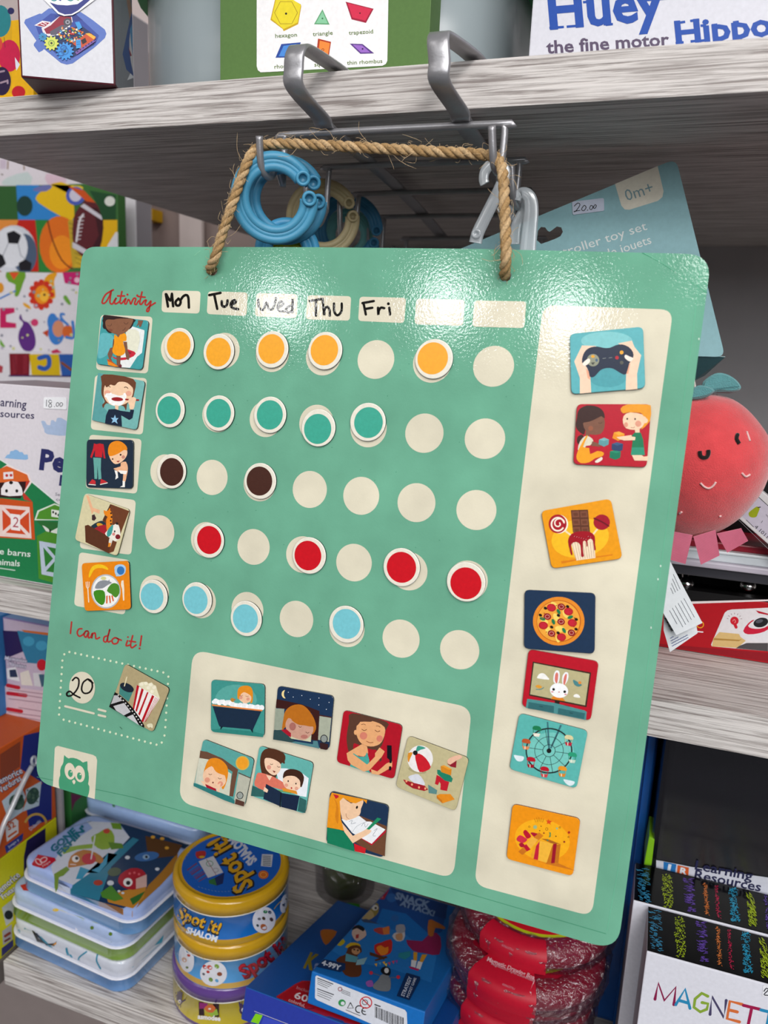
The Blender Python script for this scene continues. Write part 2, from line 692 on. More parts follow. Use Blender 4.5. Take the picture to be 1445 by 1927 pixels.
chart = thing('reward_chart', 'green magnetic activity chart hanging by a twine loop from the wire rack', 'chart', BO - BN * 0.003)
GREEN, CREAM = '6caa8e', 'ddd6bf'
outl = []
q = [(155.2, 464.3), (600, 465.2), (900, 468.3), (1339.5, 478.6), (1254, 1110), (1162, 1790), (640, 1640), (66, 1470)]
q3 = [bp(*p) for p in q]
rad = {0: .0105, 3: .012, 5: .013, 7: .014}
for i_, p in enumerate(q3):
    if i_ in rad:
        a = p + (q3[i_ - 1] - p).normalized() * rad[i_]
        b = p + (q3[(i_ + 1) % 8] - p).normalized() * rad[i_]
        outl += [(1 - t) ** 2 * a + 2 * t * (1 - t) * p + t * t * b for t in [j / 8 for j in range(9)]]
    else:
        outl.append(p)
HOLES = [(400.5, 509), (951.5, 519)]
loops = [outl]
for hx, hy in HOLES:
    c = bp(hx, hy)
    e1 = BN.cross(V((0, 0, 1))).normalized()
    e2 = BN.cross(e1)
    loops.append([c + (e1 * math.cos(2 * PI * k / 20) + e2 * math.sin(2 * PI * k / 20)) * 0.0031 for k in range(20)])
mb = MB()
for sgn in (0, 1):
    bm = bmesh.new()
    es = []
    for lp in loops:
        vs = [bm.verts.new(p - BN * (0.0026 * sgn)) for p in lp]
        es += [bm.edges.new((vs[k], vs[(k + 1) % len(vs)])) for k in range(len(vs))]
    bmesh.ops.triangle_fill(bm, edges=es, use_beauty=True, use_dissolve=False)
    bm.verts.index_update()
    i0 = len(mb.v)
    mb.v += [v.co.copy() for v in bm.verts]
    for f in bm.faces:
        ids = [i0 + v.index for v in f.verts]
        if (f.normal.dot(BN) > 0) == bool(sgn):
            ids.reverse()
        mb.face(ids, GREEN)
    bm.free()
for lp in loops:
    i0 = len(mb.v)
    n_ = len(lp)
    mb.v += list(lp) + [p - BN * 0.0026 for p in lp]
    for k in range(n_):
        mb.face((i0 + k, i0 + n_ + k, i0 + n_ + (k + 1) % n_, i0 + (k + 1) % n_), 'a9c8b0' if lp is outl else '3c5a48')

A = Art(mb, bp, BN, step=4e-6)
RED, BLK = 'b3322f', '14120f'
# the wide printed panels


def panel(q, r):
    A.pg(CREAM, round2(pts_of(q), r, 7))
panel('1022,574 1266.5,583 1113.5,1724.5 892.3,1665', 24)
panel('363.3,1222.3 888,1331.8 853,1653.8 336.4,1509', 27)
# day boxes and activity slots
DAYS = ['305.6,546.2 377.8,547.9 375.3,590.3 303.8,587.3', '391.5,548 466.3,550.4 463.8,594.8 389,591',
        '482.6,551.6 560.3,553.5 558.3,598.9 479.4,595', '578.9,555.5 660.9,557.5 658.2,603.6 575.3,600.9',
        '676.7,558.3 764.3,560.6 760.3,608 673.9,604', '783.2,562.2 874.7,564.2 871.2,613.1 780,610',
        '892.9,565.4 990.3,567.3 986.4,617.4 888.5,614.7']
for d in DAYS:
    A.rr(CREAM, d, 7)
for d in ('189.7,592.3 287.6,596 278.2,703.1 180.5,695.7', '179,705.6 276.9,711.8 268.7,818.2 170.6,808.2',
          '168.6,817.7 267,826.4 257.8,929.3 161.1,918.6', '158.8,928.2 256,941.2 247.1,1044.2 150.1,1031.8',
          '149.4,1038.8 244.7,1054.1 235.3,1157 139.3,1139.5'):
    A.rr(CREAM, d, 8)
# the grid of printed spots
HM = ((81.8958269, -8.82703063, 581.455449), (-11.3934913, 129.448973, 920.958131), (-.0253282089, .0065906633, 1.0))


def grid(u, v_):
    k = HM[2][0] * u + HM[2][1] * v_ + 1
    return ((HM[0][0] * u + HM[0][1] * v_ + HM[0][2]) / k, (HM[1][0] * u + HM[1][1] * v_ + HM[1][2]) / k)


ADJ = (-.018, .017, .016, .013, -.011, -.015, .008)
for r_ in range(5):
    for c_ in range(7):
        A.mb.poly([A.at(*grid(c_ - 3 + ADJ[c_] + .331 * math.cos(2 * PI * k / 40), r_ - 2 + .281 * math.sin(2 * PI * k / 40))) for k in range(40)], CREAM)
A.up()
# fold lines of the wrapped cover and small marks of wear
A.ln('6cb896', 1.1, '1318,500 1302,640 1262,930 1180,1540 1142,1752')
A.ln('438f6d', 1.0, '70,1462 250,1500 640,1611 1140,1757')
A.ln('3f9470', 1.2, '1209,476 1240,492 1262,506 1290,524 1330,551', 3)
A.ln('7cc3a2', .8, '1213,477 1244,494 1266,508 1294,527 1328,551', 3)
A.ln('8cc9a8', .8, '366,481 377,472')
A.ln('43725b', 1.2, '226,1368 230,1372')
for mx, my in ((1243, 1065), (1238, 1090), (1225, 1181), (1315, 638)):
    A.el('c9ddcf', mx, my, 1.4, 2.2)
A.k = 9e-5
for k in range(70):
    mx, my = random.uniform(330, 980), random.uniform(650, 1290)
    A.mb.poly([A.at(mx + 1.1 * math.cos(t), my + .8 * math.sin(t)) for t in (0, 1.3, 2.6, 4, 5.2)], '4d8f74')
A.up()

# hand lettering
A.mp = zoom(*ZA, bp)
A.k = 1.2e-4
for s_ in ('375,62 350,75 315,100 292,145 295,165 318,155 345,110 360,65 352,120 350,160 368,168 385,140 398,122 385,150 390,168 412,158 430,140',
           '440,75 425,150 435,165 450,150 470,125 460,160 472,168 488,135 500,150 507,170 527,128 545,130 535,165 548,172 565,145',
           '408,108 460,108', '592,78 575,155 585,172 608,145 625,140 615,165 630,178 660,145 650,185 642,222 627,222 640,195 692,160', '562,112 615,118'):
    A.ln(RED, 12, s_, 4)
A.el(RED, 482, 98, 8).el(RED, 556, 105, 8)
for s_ in ('772,95 788,188', '775,95 806,145 818,92', '818,92 827,186', '868,128 846,152 852,178 874,178 884,150 868,128', '886,135 905,110 928,102 942,122 946,196',
           '1100,102 1185,85', '1138,100 1160,205', '1195,148 1196,178 1215,190 1234,172 1238,142', '1262,180 1300,155 1286,140 1263,165 1272,196 1318,208'):
    A.ln(BLK, 19, s_, 4)
A.mp = zoom(*ZC, bp)
A.k = 1.2e-4
for s_ in ('116,112 123,150 140,160 156,125 166,155 186,154 202,104', '208,150 236,134 225,120 210,140 216,165 246,166', '270,140 250,155 258,173 278,160 281,108 280,172',
           '362,118 422,108', '392,115 392,188', '424,108 431,185 434,158 446,145 457,160 458,188', '478,130 480,170 496,186 514,165 515,130',
           '614,128 668,118', '619,128 630,182', '626,156 661,150', '688,150 690,184 692,165 702,150 718,152', '742,150 746,182'):
    A.ln(BLK, 11.5, s_, 4)
A.el(BLK, 738, 131, 7)
A.mp = zoom(*ZM, bp)
A.k = 1.2e-4
for s_ in ('500,335 492,415', '572,382 550,385 539,410 552,434 578,424 600,398 618,402 600,398 587,425 600,442 619,405 616,443 632,440 646,410 640,450 646,422 664,412 670,452 695,443',
           '748,432 728,440 724,468 742,472 754,432 767,384 752,440 754,474 772,468', '803,444 782,460 790,486 818,482 826,455 806,445 846,462',
           '890,465 880,500 908,495', '926,430 912,490 920,515 950,495', '903,468 946,474', '988,432 978,500'):
    A.ln(RED, 11, s_, 4)
A.el(RED, 893, 440, 6).el(RED, 974, 519, 7)
DOT = 'd5e3c3'


def dots(x0, y0, x1, y1, n):
    for k in range(n):
        A.el(DOT, x0 + (x1 - x0) * k / (n - 1), y0 + (y1 - y0) * k / (n - 1), 8, 8.5, n=10)


A.k = 1.2e-4
dots(485, 544, 1140, 687, 17)
dots(445, 1016, 1093, 1190, 17)
dots(437, 604, 414, 980, 9)
dots(1176, 716, 1155, 1068, 8)
for d in ((451, 560), (1149, 1126), (1130, 1175)):
    A.el(DOT, d[0], d[1], 8, 8.5, n=10)
A.el(CREAM, 575, 792, 90, 111, -4, 40)
A.ln(CREAM, 15, '457,922 656,972').ln(CREAM, 15, '690,944 738,957').ln(CREAM, 15, '690,983 737,994')
for s_ in ('508,742 530,722 552,738 546,792 510,840 476,851 468,832 490,818 520,842 560,862', '612,733 582,758 572,805 590,831 626,825 646,790 640,748 614,733 650,760'):
    A.ln(BLK, 12, s_, 5)
# the owl emblem in the corner
A.mp = zoom(*ZN, bp)
A.k = 1.2e-4
A.pg(CREAM, '359,577 385,62 398,36 430,26 905,148 945,172 962,222 960,250 928,748')
A.pg('479b74', '512,148 545,180 572,196 600,188 640,188 690,202 730,222 768,252 800,240 828,234 831,290 832,345 845,400 849,460 846,500 838,542 856,575 856,620 848,670 831,722 452,607 441,560 440,500 448,452 458,430 458,360 470,310 492,275 503,245 507,190')
A.el('e2d5bf', 592, 370, 72, 114, -8, 30).el('e2d5bf', 724, 406, 70, 114, -8, 30)
A.el('479b74', 597, 400, 32, 50, -6).el('479b74', 720, 436, 32, 50, -6).el('e8e2cf', 608, 378, 9).el('e8e2cf', 733, 414, 9)
A.pg('e2d5bf', '648,482 668,508 662,530 646,550 630,528 622,502')
mb.build('board', M_BOARD, chart)

# ------------------------------------------------------------------ round marker magnets
TD = 0.0016
RIMC, FACES = 'e6e0d0', {'yellow': 'f2a51f', 'teal': '3aa48d', 'brown': '45251c', 'red': 'c9101f', 'light blue': '76c3cd'}
E1 = (bp(900, 900) - bp(500, 845)).normalized()
E2 = BN.cross(E1).normalized()
DISCS = [('yellow', 336.2, 650.1, 0, 0, 'under Mon in the top row'), ('yellow', 411, 661.8, 0, 1, 'under Tue in the top row'),
         ('yellow', 511.4, 657.7, -1, -1, 'under Wed in the top row'), ('yellow', 611.2, 660, -1, -1, 'under Thu in the top row'),
         ('yellow', 816, 675.4, -2, -1, 'under the first blank day box'),
         ('teal', 319.5, 771.9, -1.5, 0, 'under Mon, beside the toothbrush tile'), ('teal', 411.2, 777.6, 0, 0, 'under Tue in the second row'),
         ('teal', 507.5, 780.8, 0, 0, 'under Wed in the second row'), ('teal', 598.6, 805.2, -1, 2, 'second-row Thu, sitting low'),
         ('teal', 691.7, 794.2, 1.5, 1, 'under Fri in the second row'),
         ('brown', 322, 887, 1, 1, 'beside the getting-dressed tile'), ('brown', 489, 905.3, -1, 0, 'in the third row, under Wed'),
         ('red', 392.5, 1017.2, 1, -1, 'leftmost in the fourth row, under Tue'), ('red', 581.2, 1045.5, -2, 0, 'under Thu in the fourth row'),
         ('red', 755.2, 1067.6, 0, 0, 'second from the right in the fourth row'), ('red', 876.5, 1095.1, 0, 2.5, 'rightmost in the fourth row'),
         ('light blue', 288, 1122.6, -2, 0, 'beside the meal plate tile'), ('light blue', 370.1, 1128.2, -2, 1, 'under Tue in the bottom row'),
         ('light blue', 462.6, 1164.1, -1, 0, 'under Wed in the bottom row, sitting low'), ('light blue', 651, 1175, 1, -1, 'under Fri in the bottom row')]
disc0 = None
for col, dx, dy, fx, fy, where in DISCS:
    c = at_plane(dx, dy, BO + BN * TD, BN)
    lab = col + ' round magnet with a cream rim ' + where
    if disc0 is None:
        mb = MB()
        R_ = 0.01085
        mb.lathe([(R_ - .0001, -TD + 0.00012, '26302c'), (R_, -.0004, '26302c'), (R_ - .00005, -.00025, 'f0ece0'), (R_ - .0004, 0, RIMC)], V((0, 0, 0)), 56, True, True,  # pale bevel ring is a highlight painted into the colour
                 (E1, E2, BN))
        disc0 = mb.build('round_magnet', M_TILE, None, V((0, 0, 0)))
        d_ = disc0
        meshes = {}
        for k_, hx_ in FACES.items():
            m2 = MB()
            m2.poly([E1 * (.0087 * math.cos(2 * PI * k / 48)) + E2 * (.0087 * math.sin(2 * PI * k / 48)) for k in range(48)], hx_)
            f_ = m2.build('coloured_face', M_TILE, None, V((0, 0, 0)))
            meshes[k_] = f_.data
            bpy.data.objects.remove(f_)
    else:
        d_ = disc0.copy()
        COL.objects.link(d_)
    d_.location = c
    tag(d_, lab, 'magnet', 'round magnets marking the days')
    f_ = bpy.data.objects.new('coloured_face', meshes[col])
    COL.objects.link(f_)
    f_.parent = d_
    off = at_plane(dx + fx, dy + fy, BO + BN * TD, BN) - c
    f_.location = off + BN * 5e-5

# ------------------------------------------------------------------ picture magnets
TT = 0.0017
SKIN, HAIR = 'f0c9a4', 'e2901f'


def tile(corners, bg, label, zm, side='23302f', r=.0028):
    """a picture magnet from its four corners in the photo; returns the print to draw on"""
    f = lifted(TT)
    q = round2([tuple(f(*p)) for p in pts_of(corners)], r)
    m = MB()
    m.slab(q, BN, TT - 0.00032, bg, side, side, bev=0.0003)
    a = Art(m, zoom(*zm, f), BN, 2e-5)
    return m, a, label


def done(m, label):
    o = m.build('picture_magnet', M_TILE, None, sum((V(p) for p in m.v[:24]), V((0, 0, 0))) / 24)
    tag(o, label, 'magnet', 'picture magnets on the chart')


def smile(a, c, x, y, r, wd, a0=20, a1=160, ry=None):
    a.ring(c, wd, x, y, r, ry or r, 0, 10, a0, a1)


# toilet
m, a, L = tile('191,593.5 279.4,603 267,696.4 180.5,684.9', '3f9da0', 'picture magnet of a child in an orange shirt on a toilet, topmost left tile', ZK)
a.pg('62b3b8', '230,600 330,560 520,640 500,900 380,1060 180,1130 190,800', 4)
a.pg('e9ecea', '880,430 960,415 1225,500 1225,560 1170,1010 1110,1060 1060,1100 900,1350 700,1340 640,1270 600,1150')
a.pg('e4e3cd', '800,520 880,470 1020,480 1100,530 1130,700 1060,990 1010,1030 850,960')
a.ln('cfd6d2', 8, '1130,540 1120,750 1070,1000', 3)
a.pg('c8243a', '475,1080 600,1130 820,1110 850,930 1000,985 1032,1030 980,1090 800,1170 640,1185 540,1140')
a.pg('8e1d2c', '860,970 940,1010 900,1040 860,1020')
a.pg('7d5440', '450,900 540,880 520,1010 470,1130 500,1210 440,1200 420,1140 390,1040')
a.pg('c0531f', '380,1145 470,1190 600,1290 640,1325 560,1325 405,1285').pg('eb8a1d', '390,1200 480,1230 640,1325 560,1325 405,1285')
a.pg('7a523f', '590,1060 690,1080 680,1250 715,1310 700,1345 640,1330 600,1280')
a.pg('6e2230', '640,1300 700,1270 715,1310 700,1345 660,1335')
a.pg('7a523f', '750,760 830,760 850,960 900,1090 870,1175 820,1160 790,1000').pg('6b4535', '520,700 550,700 540,900 500,920')
a.pg('f09a12', '545,600 620,640 700,560 790,575 820,640 815,740 745,760 790,930 780,1020 700,1075 610,1075 530,1030 500,950 540,800', 3)
a.pg('7d5440', '595,590 690,570 640,660 625,660')
a.pg('2d1a18', '300,165 420,160 990,245 985,330 940,430 880,480 820,480 500,560 400,545 350,480 300,460 280,400 290,340 275,280 290,240', 3)
a.pg('87593f', '345,300 400,255 520,260 620,240 740,235 960,250 945,350 880,470 780,560 640,600 500,560 390,480 350,400', 3)
a.ln('4a2c22', 9, '395,385 430,405 470,390 485,350', 3).ln('4a2c22', 9, '765,325 800,360 840,350 860,320', 3).ln('4a2c22', 9, '730,505 770,490 800,440', 3)
a.el('7a4633', 460, 500, 45, 30)
a.pg('7d5440', '1080,275 1200,280 1150,420 1105,420 1110,360 1040,420 1085,330')
done(m, L)
# toothbrush
m, a, L = tile('183.5,701.4 272.5,717.3 257,809.5 172.3,790.8', '74b3ae', 'picture magnet of a girl brushing her teeth, second tile of the left column', ZA)
a.pg('5a9f9e', '260,690 320,700 290,790 300,950 330,980 310,1065 212,1045 240,850')
a.pg('6b3f28', '300,700 525,735 535,830 505,910 480,920 470,975 450,940 380,930 320,920 300,955 290,930 310,905 285,850 287,770', 3)
a.pg('f3cdaa', '305,800 330,770 380,785 400,760 470,760 520,800 518,860 480,915 400,940 340,920 305,870', 3)
a.pg('6b3f28', '320,735 400,715 500,745 522,800 480,765 420,755 385,785 370,770 318,795', 3)
a.el('e8a88f', 330, 840, 25, 20).el('e8a88f', 490, 845, 22, 20)
a.pg('f7f4f0', '315,850 360,845 420,862 470,850 468,890 440,930 390,940 345,915', 3)
for bx, by in ((320, 865), (350, 910), (460, 850), (380, 925), (430, 920), (355, 848)):
    a.el('ffffff', bx, by, 9)
a.ln('55341f', 5, '325,795 340,788 352,797', 3).ln('55341f', 5, '458,800 472,796 485,806', 3)
a.ln('9b1c22', 12, '470,890 565,895').el('9b1c22', 405, 888, 44, 15, 3)
a.pg('f3cdaa', '500,880 530,872 548,885 540,915 530,960 500,965 495,930 485,905', 2).pg('f3cdaa', '388,930 415,938 412,970 390,968')
a.pg('16243a', '340,965 390,962 430,975 500,985 505,965 532,970 520,1030 495,1045 435,1010 440,1095 312,1072 320,1010', 0)
a.pg('8fc0e0', '388,1005 396,1032 415,1030 400,1048 408,1075 385,1058 362,1068 372,1045 356,1028 378,1030')
done(m, L)
# getting dressed
m, a, L = tile('162.8,826.9 250.3,827.7 249,919.8 161.6,916.9', '1d2c3e', 'navy picture magnet of a red jumper and a child pulling on a sock', ZA)
a.pg('c3202b', '228,1222 248,1228 270,1222 300,1228 304,1250 315,1335 302,1335 292,1270 290,1328 235,1322 236,1270 212,1332 200,1325 222,1260')
a.pg('64a69c', '222,1328 282,1332 280,1420 285,1490 262,1495 255,1390 252,1490 232,1490 228,1400')
a.pg('c62a30', '190,1525 215,1492 240,1505 240,1530').pg('c62a30', '275,1528 280,1490 305,1500 330,1515')
a.ln('f3eee2', 6, '188,1531 240,1536').ln('f3eee2', 6, '277,1532 330,1520')
a.pg('ecb48c', '430,1370 470,1360 485,1410 475,1470 462,1520 445,1510 450,1450 420,1440 385,1420 380,1410 430,1395', 2)
a.pg('f4f1ea', '410,1425 480,1430 470,1455 430,1450').pg('f4f1ea', '383,1425 405,1430 412,1480 390,1495 395,1465').pg('f4f1ea', '445,1505 463,1508 462,1552 425,1552 445,1540')
a.pg('f2c6a2', '345,1300 400,1280 470,1260 478,1310 440,1360 390,1378 355,1345', 3)
a.pg('ea8a1a', '335,1270 350,1225 395,1203 440,1212 475,1245 478,1275 455,1272 410,1300 360,1318 340,1310', 3)
a.el('c98a78', 450, 1325, 13).el('30201a', 430, 1308, 7).el('30201a', 370, 1340, 6).pg('a02a2a', '398,1356 425,1352 412,1366')
done(m, L)
# toy chest
m, a, L = tile('158.4,928.7 244,959.3 220,1047 140,1015.8', 'd6cda4', 'picture magnet of a brown toy chest with a giraffe and a dog, tilted', ZB, side='5f5a45')
a.pg('eab28a', '178,135 200,140 232,235 290,255 285,285 240,265 225,290 212,240')
a.pg('40272c', '225,295 245,288 260,320 245,340 225,335')
a.pg('6d3d24', '372,206 524,262 440,480 300,400 312,330')
a.pg('54301d', '312,330 372,206 380,215 330,345')
a.pg('1f3440', '220,380 280,345 320,345 350,400 300,430 230,405', 2).el('d69a2a', 290, 375, 28, 16, 20)
a.pg('a3212c', '240,405 330,370 350,430 330,460 280,455', 2)
a.pg('e9861c', '320,255 335,262 355,258 370,235 372,258 388,290 382,400 345,420 340,330 352,310 325,290', 2)
for gx, gy in ((378, 280), (382, 310), (376, 340), (378, 365)):
    a.el('3b241a', gx, gy, 7, 8)
a.pg('efe9dd', '350,470 330,440 390,380 430,365 450,410 450,480 420,500 400,515 370,520 320,470', 2)
a.pg('3f9c95', '345,455 355,410 395,370 385,440 360,468', 3).el('7b1c26', 433, 468, 20).el('d98a86', 400, 447, 12).el('1d1a18', 408, 425, 6, 9)
a.pg('23201e', '412,362 425,350 438,360 430,375')
a.pg('6d3d24', '170,380 175,510 360,600 400,585 425,510 380,490 300,440')
a.pg('5a311d', '170,380 195,372 330,450 400,500 380,510 360,600 175,510')
a.pg('e4ded0', '365,480 395,485 375,545 355,550').pg('e48a23', '360,515 380,518 372,548 354,550')
done(m, L)
# plate of food
m, a, L = tile('152.9,1060 241.9,1055.3 245.9,1147 158.8,1150.1', 'e8860f', 'orange picture magnet of a plate with fish and vegetables, bottom left tile', ZB)
a.pg('f2c21c', '200,795 205,750 230,705 280,688 330,700 355,722 350,733 320,722 275,718 240,735 215,780', 3)
a.pg('a6c9e8', '405,720 420,695 460,688 492,705 495,740 480,770 420,785', 2).el('3274b8', 455, 738, 30, 34)
a.el('b9bfc4', 337, 905, 118, 137, -3, 36).el('f2f1ee', 337, 905, 108, 126, -3, 36)
a.pg('8b9096', '250,880 275,830 330,815 385,835 350,850 385,842 350,855 310,880', 3).pg('8b9096', '350,830 365,808 368,828 385,838 350,848').el('d9d493', 318, 800, 22, 14)
a.pg('3f8a1d', '240,905 290,892 328,910 330,985 305,1015 262,985 245,950', 2).pg('4b8b2a', '345,900 375,850 410,838 442,860 445,920 415,955 380,925', 2)
a.pg('d9642a', '340,940 352,938 350,1000 338,1002').pg('d9642a', '360,940 372,938 378,995 368,1000').pg('d9642a', '380,938 392,936 402,980 392,985')
a.ln('efe2cd', 8, '193,880 200,990').ln('efe2cd', 5, '178,830 182,868 192,880 202,868 204,828', 2).ln('efe2cd', 5, '190,828 192,875')
a.pg('efe2cd', '462,820 478,815 485,880 485,978 475,978 468,890 458,850')
done(m, L)
# cinema
m, a, L = tile('235.1,1249 318.8,1295.8 287.3,1378.6 206.7,1330.9', 'b0a079', 'picture magnet of striped popcorn, a drink and film, beside the number 20', ZL, side='2c2a22')
a.pg('41837c', '285,560 560,680 465,900 265,730').el('1b2532', 432, 598, 155, 85, 26, 26).ln('e3d7b0', 22, '380,565 430,380')
a.pg('e2dcbb', '680,560 720,490 760,480 820,480 860,520 950,490 990,540 1040,560 1060,640 1110,780 1110,830 1000,780', 2)
for px, py in ((740, 530), (830, 510), (930, 540), (1000, 600), (880, 600), (960, 680)):
    a.el('efe9d0', px, py, 40, 34)
a.pg('efe8e4', '635,545 1000,760 1115,830 810,1310 770,1330 555,1040')
for p_ in ('640,540 690,570 585,1060 555,1035', '740,610 785,640 640,1110 610,1075', '855,690 885,700 700,1190 670,1150', '960,755 1005,780 770,1330 735,1290'):
    a.pg('b5121f', p_)
for k in range(3):
    a.ln('b5121f', 8, '%d,%d %d,1315' % (1035 + k * 28, 800 + k * 12, 790 + k * 16), caps=False)
a.pg('100f10', '180,695 250,730 400,850 560,1030 700,1230 800,1400 790,1440 60,1000 100,900')
a.pg('b9b8ba', '165,760 230,760 340,870 100,945').pg('c4c3c5', '150,985 375,920 515,1105 370,1180 210,1080').pg('c9c8ca', '430,1215 560,1160 690,1385')
for k in range(12):
    t = k / 11
    a.el('e6e4dd', 255 + 485 * t + 30 * math.sin(t * 3), 755 + 620 * t, 16, 14, 40, 8)
a.pg('e2dcbb', '850,1380 900,1350 960,1350 980,1400 965,1450 930,1420 890,1440', 2)
done(m, L)
# bath
m, a, L = tile('397.1,1279.2 497.8,1287.7 496.7,1387.2 396.1,1377.4', '3f938a', 'teal picture magnet of a child in a navy bathtub full of foam', ZI)
a.el('58a69c', 500, 420, 190, 140)
a.pg('2f8379', '275,690 360,680 660,705 750,730 745,757 300,710')
a.pg('ead0bb', '560,430 600,440 600,470 565,468').pg('f0c4a0', '525,350 640,350 650,410 610,445 560,440 525,405', 3)
a.pg('e28c20', '515,400 518,330 545,298 600,290 640,308 655,360 650,440 630,445 640,390 580,350 545,370 530,410', 3)
a.el('dd9b82', 545, 398, 16).el('dd9b82', 610, 412, 15).ln('70401c', 3, '538,378 550,384 562,378', 3).ln('70401c', 3, '590,384 602,390 614,384', 3)
a.pg('b98436', '452,410 470,400 485,412 480,430 495,450 480,462 455,440', 2).el('c8602a', 488, 418, 8, 6)
for k in range(26):
    t = k / 25
    a.el('eef1f3' if k % 3 else 'ffffff', 300 + 435 * t, 452 + 45 * t - 10 * abs(math.sin(k * 2.1)) - (14 if t < .38 else 0), 17 + 8 * abs(math.sin(k * 1.7)), None, 0, 12)
a.pg('df7a3a', '284,458 742,508 740,522 286,472').pg('f0a262', '284,458 742,508 741,513 285,463')
a.pg('1a2c42', '292,476 732,522 655,690 635,685 355,660 345,640').pg('14202f', '365,655 385,660 362,690').pg('14202f', '632,684 656,690 655,718')
done(m, L)
# night
m, a, L = tile('522.3,1290.8 627.9,1309.9 618.8,1411 514,1391.5', '1c3352', 'picture magnet of a child asleep under a night sky with a moon', ZI)
a.pg('efd896', '945,330 920,345 915,375 930,400 950,405 938,385 936,355', 3)
for sx, sy in ((975, 350), (1020, 393), (1098, 380), (1175, 413), (1253, 403), (1252, 465), (1345, 442), (1320, 505)):
    a.el('dfe6ee', sx, sy, 4, None, 0, 8)
a.pg('97a08f', '860,495 940,500 930,700 846,690').pg('a9ae9b', '1258,565 1365,582 1345,800 1245,780')
a.pg('3b1a18', '870,412 960,430 1100,460 1258,520 1245,790 1180,780 1190,540 940,500 862,490').ln('4a2420', 10, '1258,558 1366,578')
a.pg('c9cba9', '930,690 1190,680 1180,800 1000,770')
a.pg('b96c1c', '920,690 930,600 950,520 1010,470 1090,462 1150,500 1205,580 1228,660 1215,710 1190,730 1190,650 1100,640 1060,640 960,660', 3)
a.pg('c99a86', '950,650 970,590 1000,590 1060,630 1190,650 1195,720 1130,780 1050,770 980,730', 3)
a.pg('b96c1c', '1000,590 1060,640 1120,650 1195,660 1210,620 1150,540 1030,520', 3)
a.el('a86a60', 1015, 660, 30, 36).el('b57468', 1120, 752, 32, 18).ln('553020', 4, '1070,655 1082,668 1095,660', 3).ln('553020', 4, '1135,710 1150,720 1165,712', 3)
a.pg('a8182c', '910,690 960,685 1000,720 1000,760 940,720')
a.pg('2f4a4c', '845,695 910,690 1040,800 1020,805 838,778').pg('4f8087', '1040,795 1200,820 1200,790 1240,790 1258,860 1000,805')
a.pg('3a2020', '1262,805 1338,820 1335,865 1320,872 1266,862').el('23272a', 1300, 772, 34, 38).el('8d948f', 1300, 772, 27, 31)
done(m, L)
# morning
m, a, L = tile('382.1,1390.9 478.1,1428.3 459.4,1518.6 363.9,1479.1', '5aa39c', 'picture magnet of a red-haired child waking under a bright sun', ZI)
a.el('d9b04a', 560, 992, 62, 64).el('efa02a', 560, 992, 50, 54)
a.pg('b9b9a8', '525,1090 632,1130 575,1385 480,1350').pg('6b4a39', '178,880 240,890 380,950 520,1050 475,1295 435,1290 470,1070 360,1000 170,945').ln('5b4034', 8, '525,1080 632,1128')
a.pg('cfd0bd', '168,945 260,960 460,1090 440,1300 380,1270 130,1170')
a.pg('e58a1c', '205,1110 215,1050 250,965 310,945 370,965 420,1020 430,1090 410,1180 385,1230 370,1200 390,1120 300,1040 230,1090', 3)
a.pg('f2c7a4', '205,1080 280,1020 320,1070 390,1090 410,1160 370,1210 290,1220 220,1180', 3)
a.pg('e58a1c', '290,1005 320,1070 390,1100 415,1100 400,1020 340,985', 3)
a.el('e0987e', 242, 1145, 24).el('e0987e', 360, 1180, 24).ln('5a331c', 4, '255,1090 268,1098 282,1092', 3).ln('5a331c', 4, '340,1125 355,1136 370,1130', 3).el('6b2a22', 293, 1168, 6, 8)
a.pg('f2c7a4', '180,1150 215,1160 240,1200 210,1195').pg('f2c7a4', '330,1190 365,1170 350,1260 330,1250')
a.pg('a5182c', '222,1180 320,1225 328,1258 240,1225')
a.pg('2f7a78', '118,1172 240,1215 440,1290 490,1330 488,1362 400,1330 117,1200', 0)
a.pg('5a3a30', '500,1315 580,1345 572,1385 492,1362').el('23272a', 538, 1285, 31, 34).el('99a099', 538, 1285, 25, 28)
done(m, L)
# story
m, a, L = tile('487.8,1403.3 589.7,1435.5 573.6,1532.5 471.8,1497.8', '63b0a8', 'picture magnet of a woman and a boy reading a dark blue book', ZI)
a.pg('e9edf2', '860,1040 960,1040 1110,1090 1160,1130 1140,1300 1080,1290 900,1220')
a.pg('53301f', '720,960 740,890 790,858 870,870 940,910 945,970 900,1010 860,1130 830,1130 780,1090 745,1105 725,1040', 3)
a.pg('f3ceb0', '760,960 790,945 850,960 905,1000 900,1060 860,1100 815,1090 770,1040', 3)
a.pg('53301f', '790,930 860,940 940,1000 930,940 880,900 800,890', 3)
a.el('dd9a86', 800, 1030, 20).ln('4a2a1c', 4, '812,1000 824,1006 836,1000', 3).ln('4a2a1c', 4, '875,1020 888,1030 900,1026', 3).pg('7d1d22', '832,1058 862,1068 848,1080')
a.pg('dd7560', '700,1080 770,1090 850,1120 960,1190 940,1240 800,1200 760,1240 670,1195 680,1130', 2).pg('f3ceb0', '775,1100 830,1110 805,1150')
a.pg('2f625f', '650,1195 760,1245 760,1300 636,1290').pg('2f625f', '1080,1300 1140,1330 1130,1445 1060,1425')
a.pg('f3ceb0', '930,1120 1000,1090 1090,1150 1080,1220 1010,1245 940,1200', 3)
a.pg('3f241a', '928,1130 940,1070 1000,1045 1080,1065 1118,1120 1100,1200 1085,1205 1080,1150 1030,1110 960,1110', 3)
a.el('231714', 975, 1155, 6, 8).el('231714', 1045, 1178, 6, 8).el('c0392f', 1005, 1218, 7, 9).el('e4a48c', 958, 1192, 16).el('e4a48c', 1050, 1222, 16)
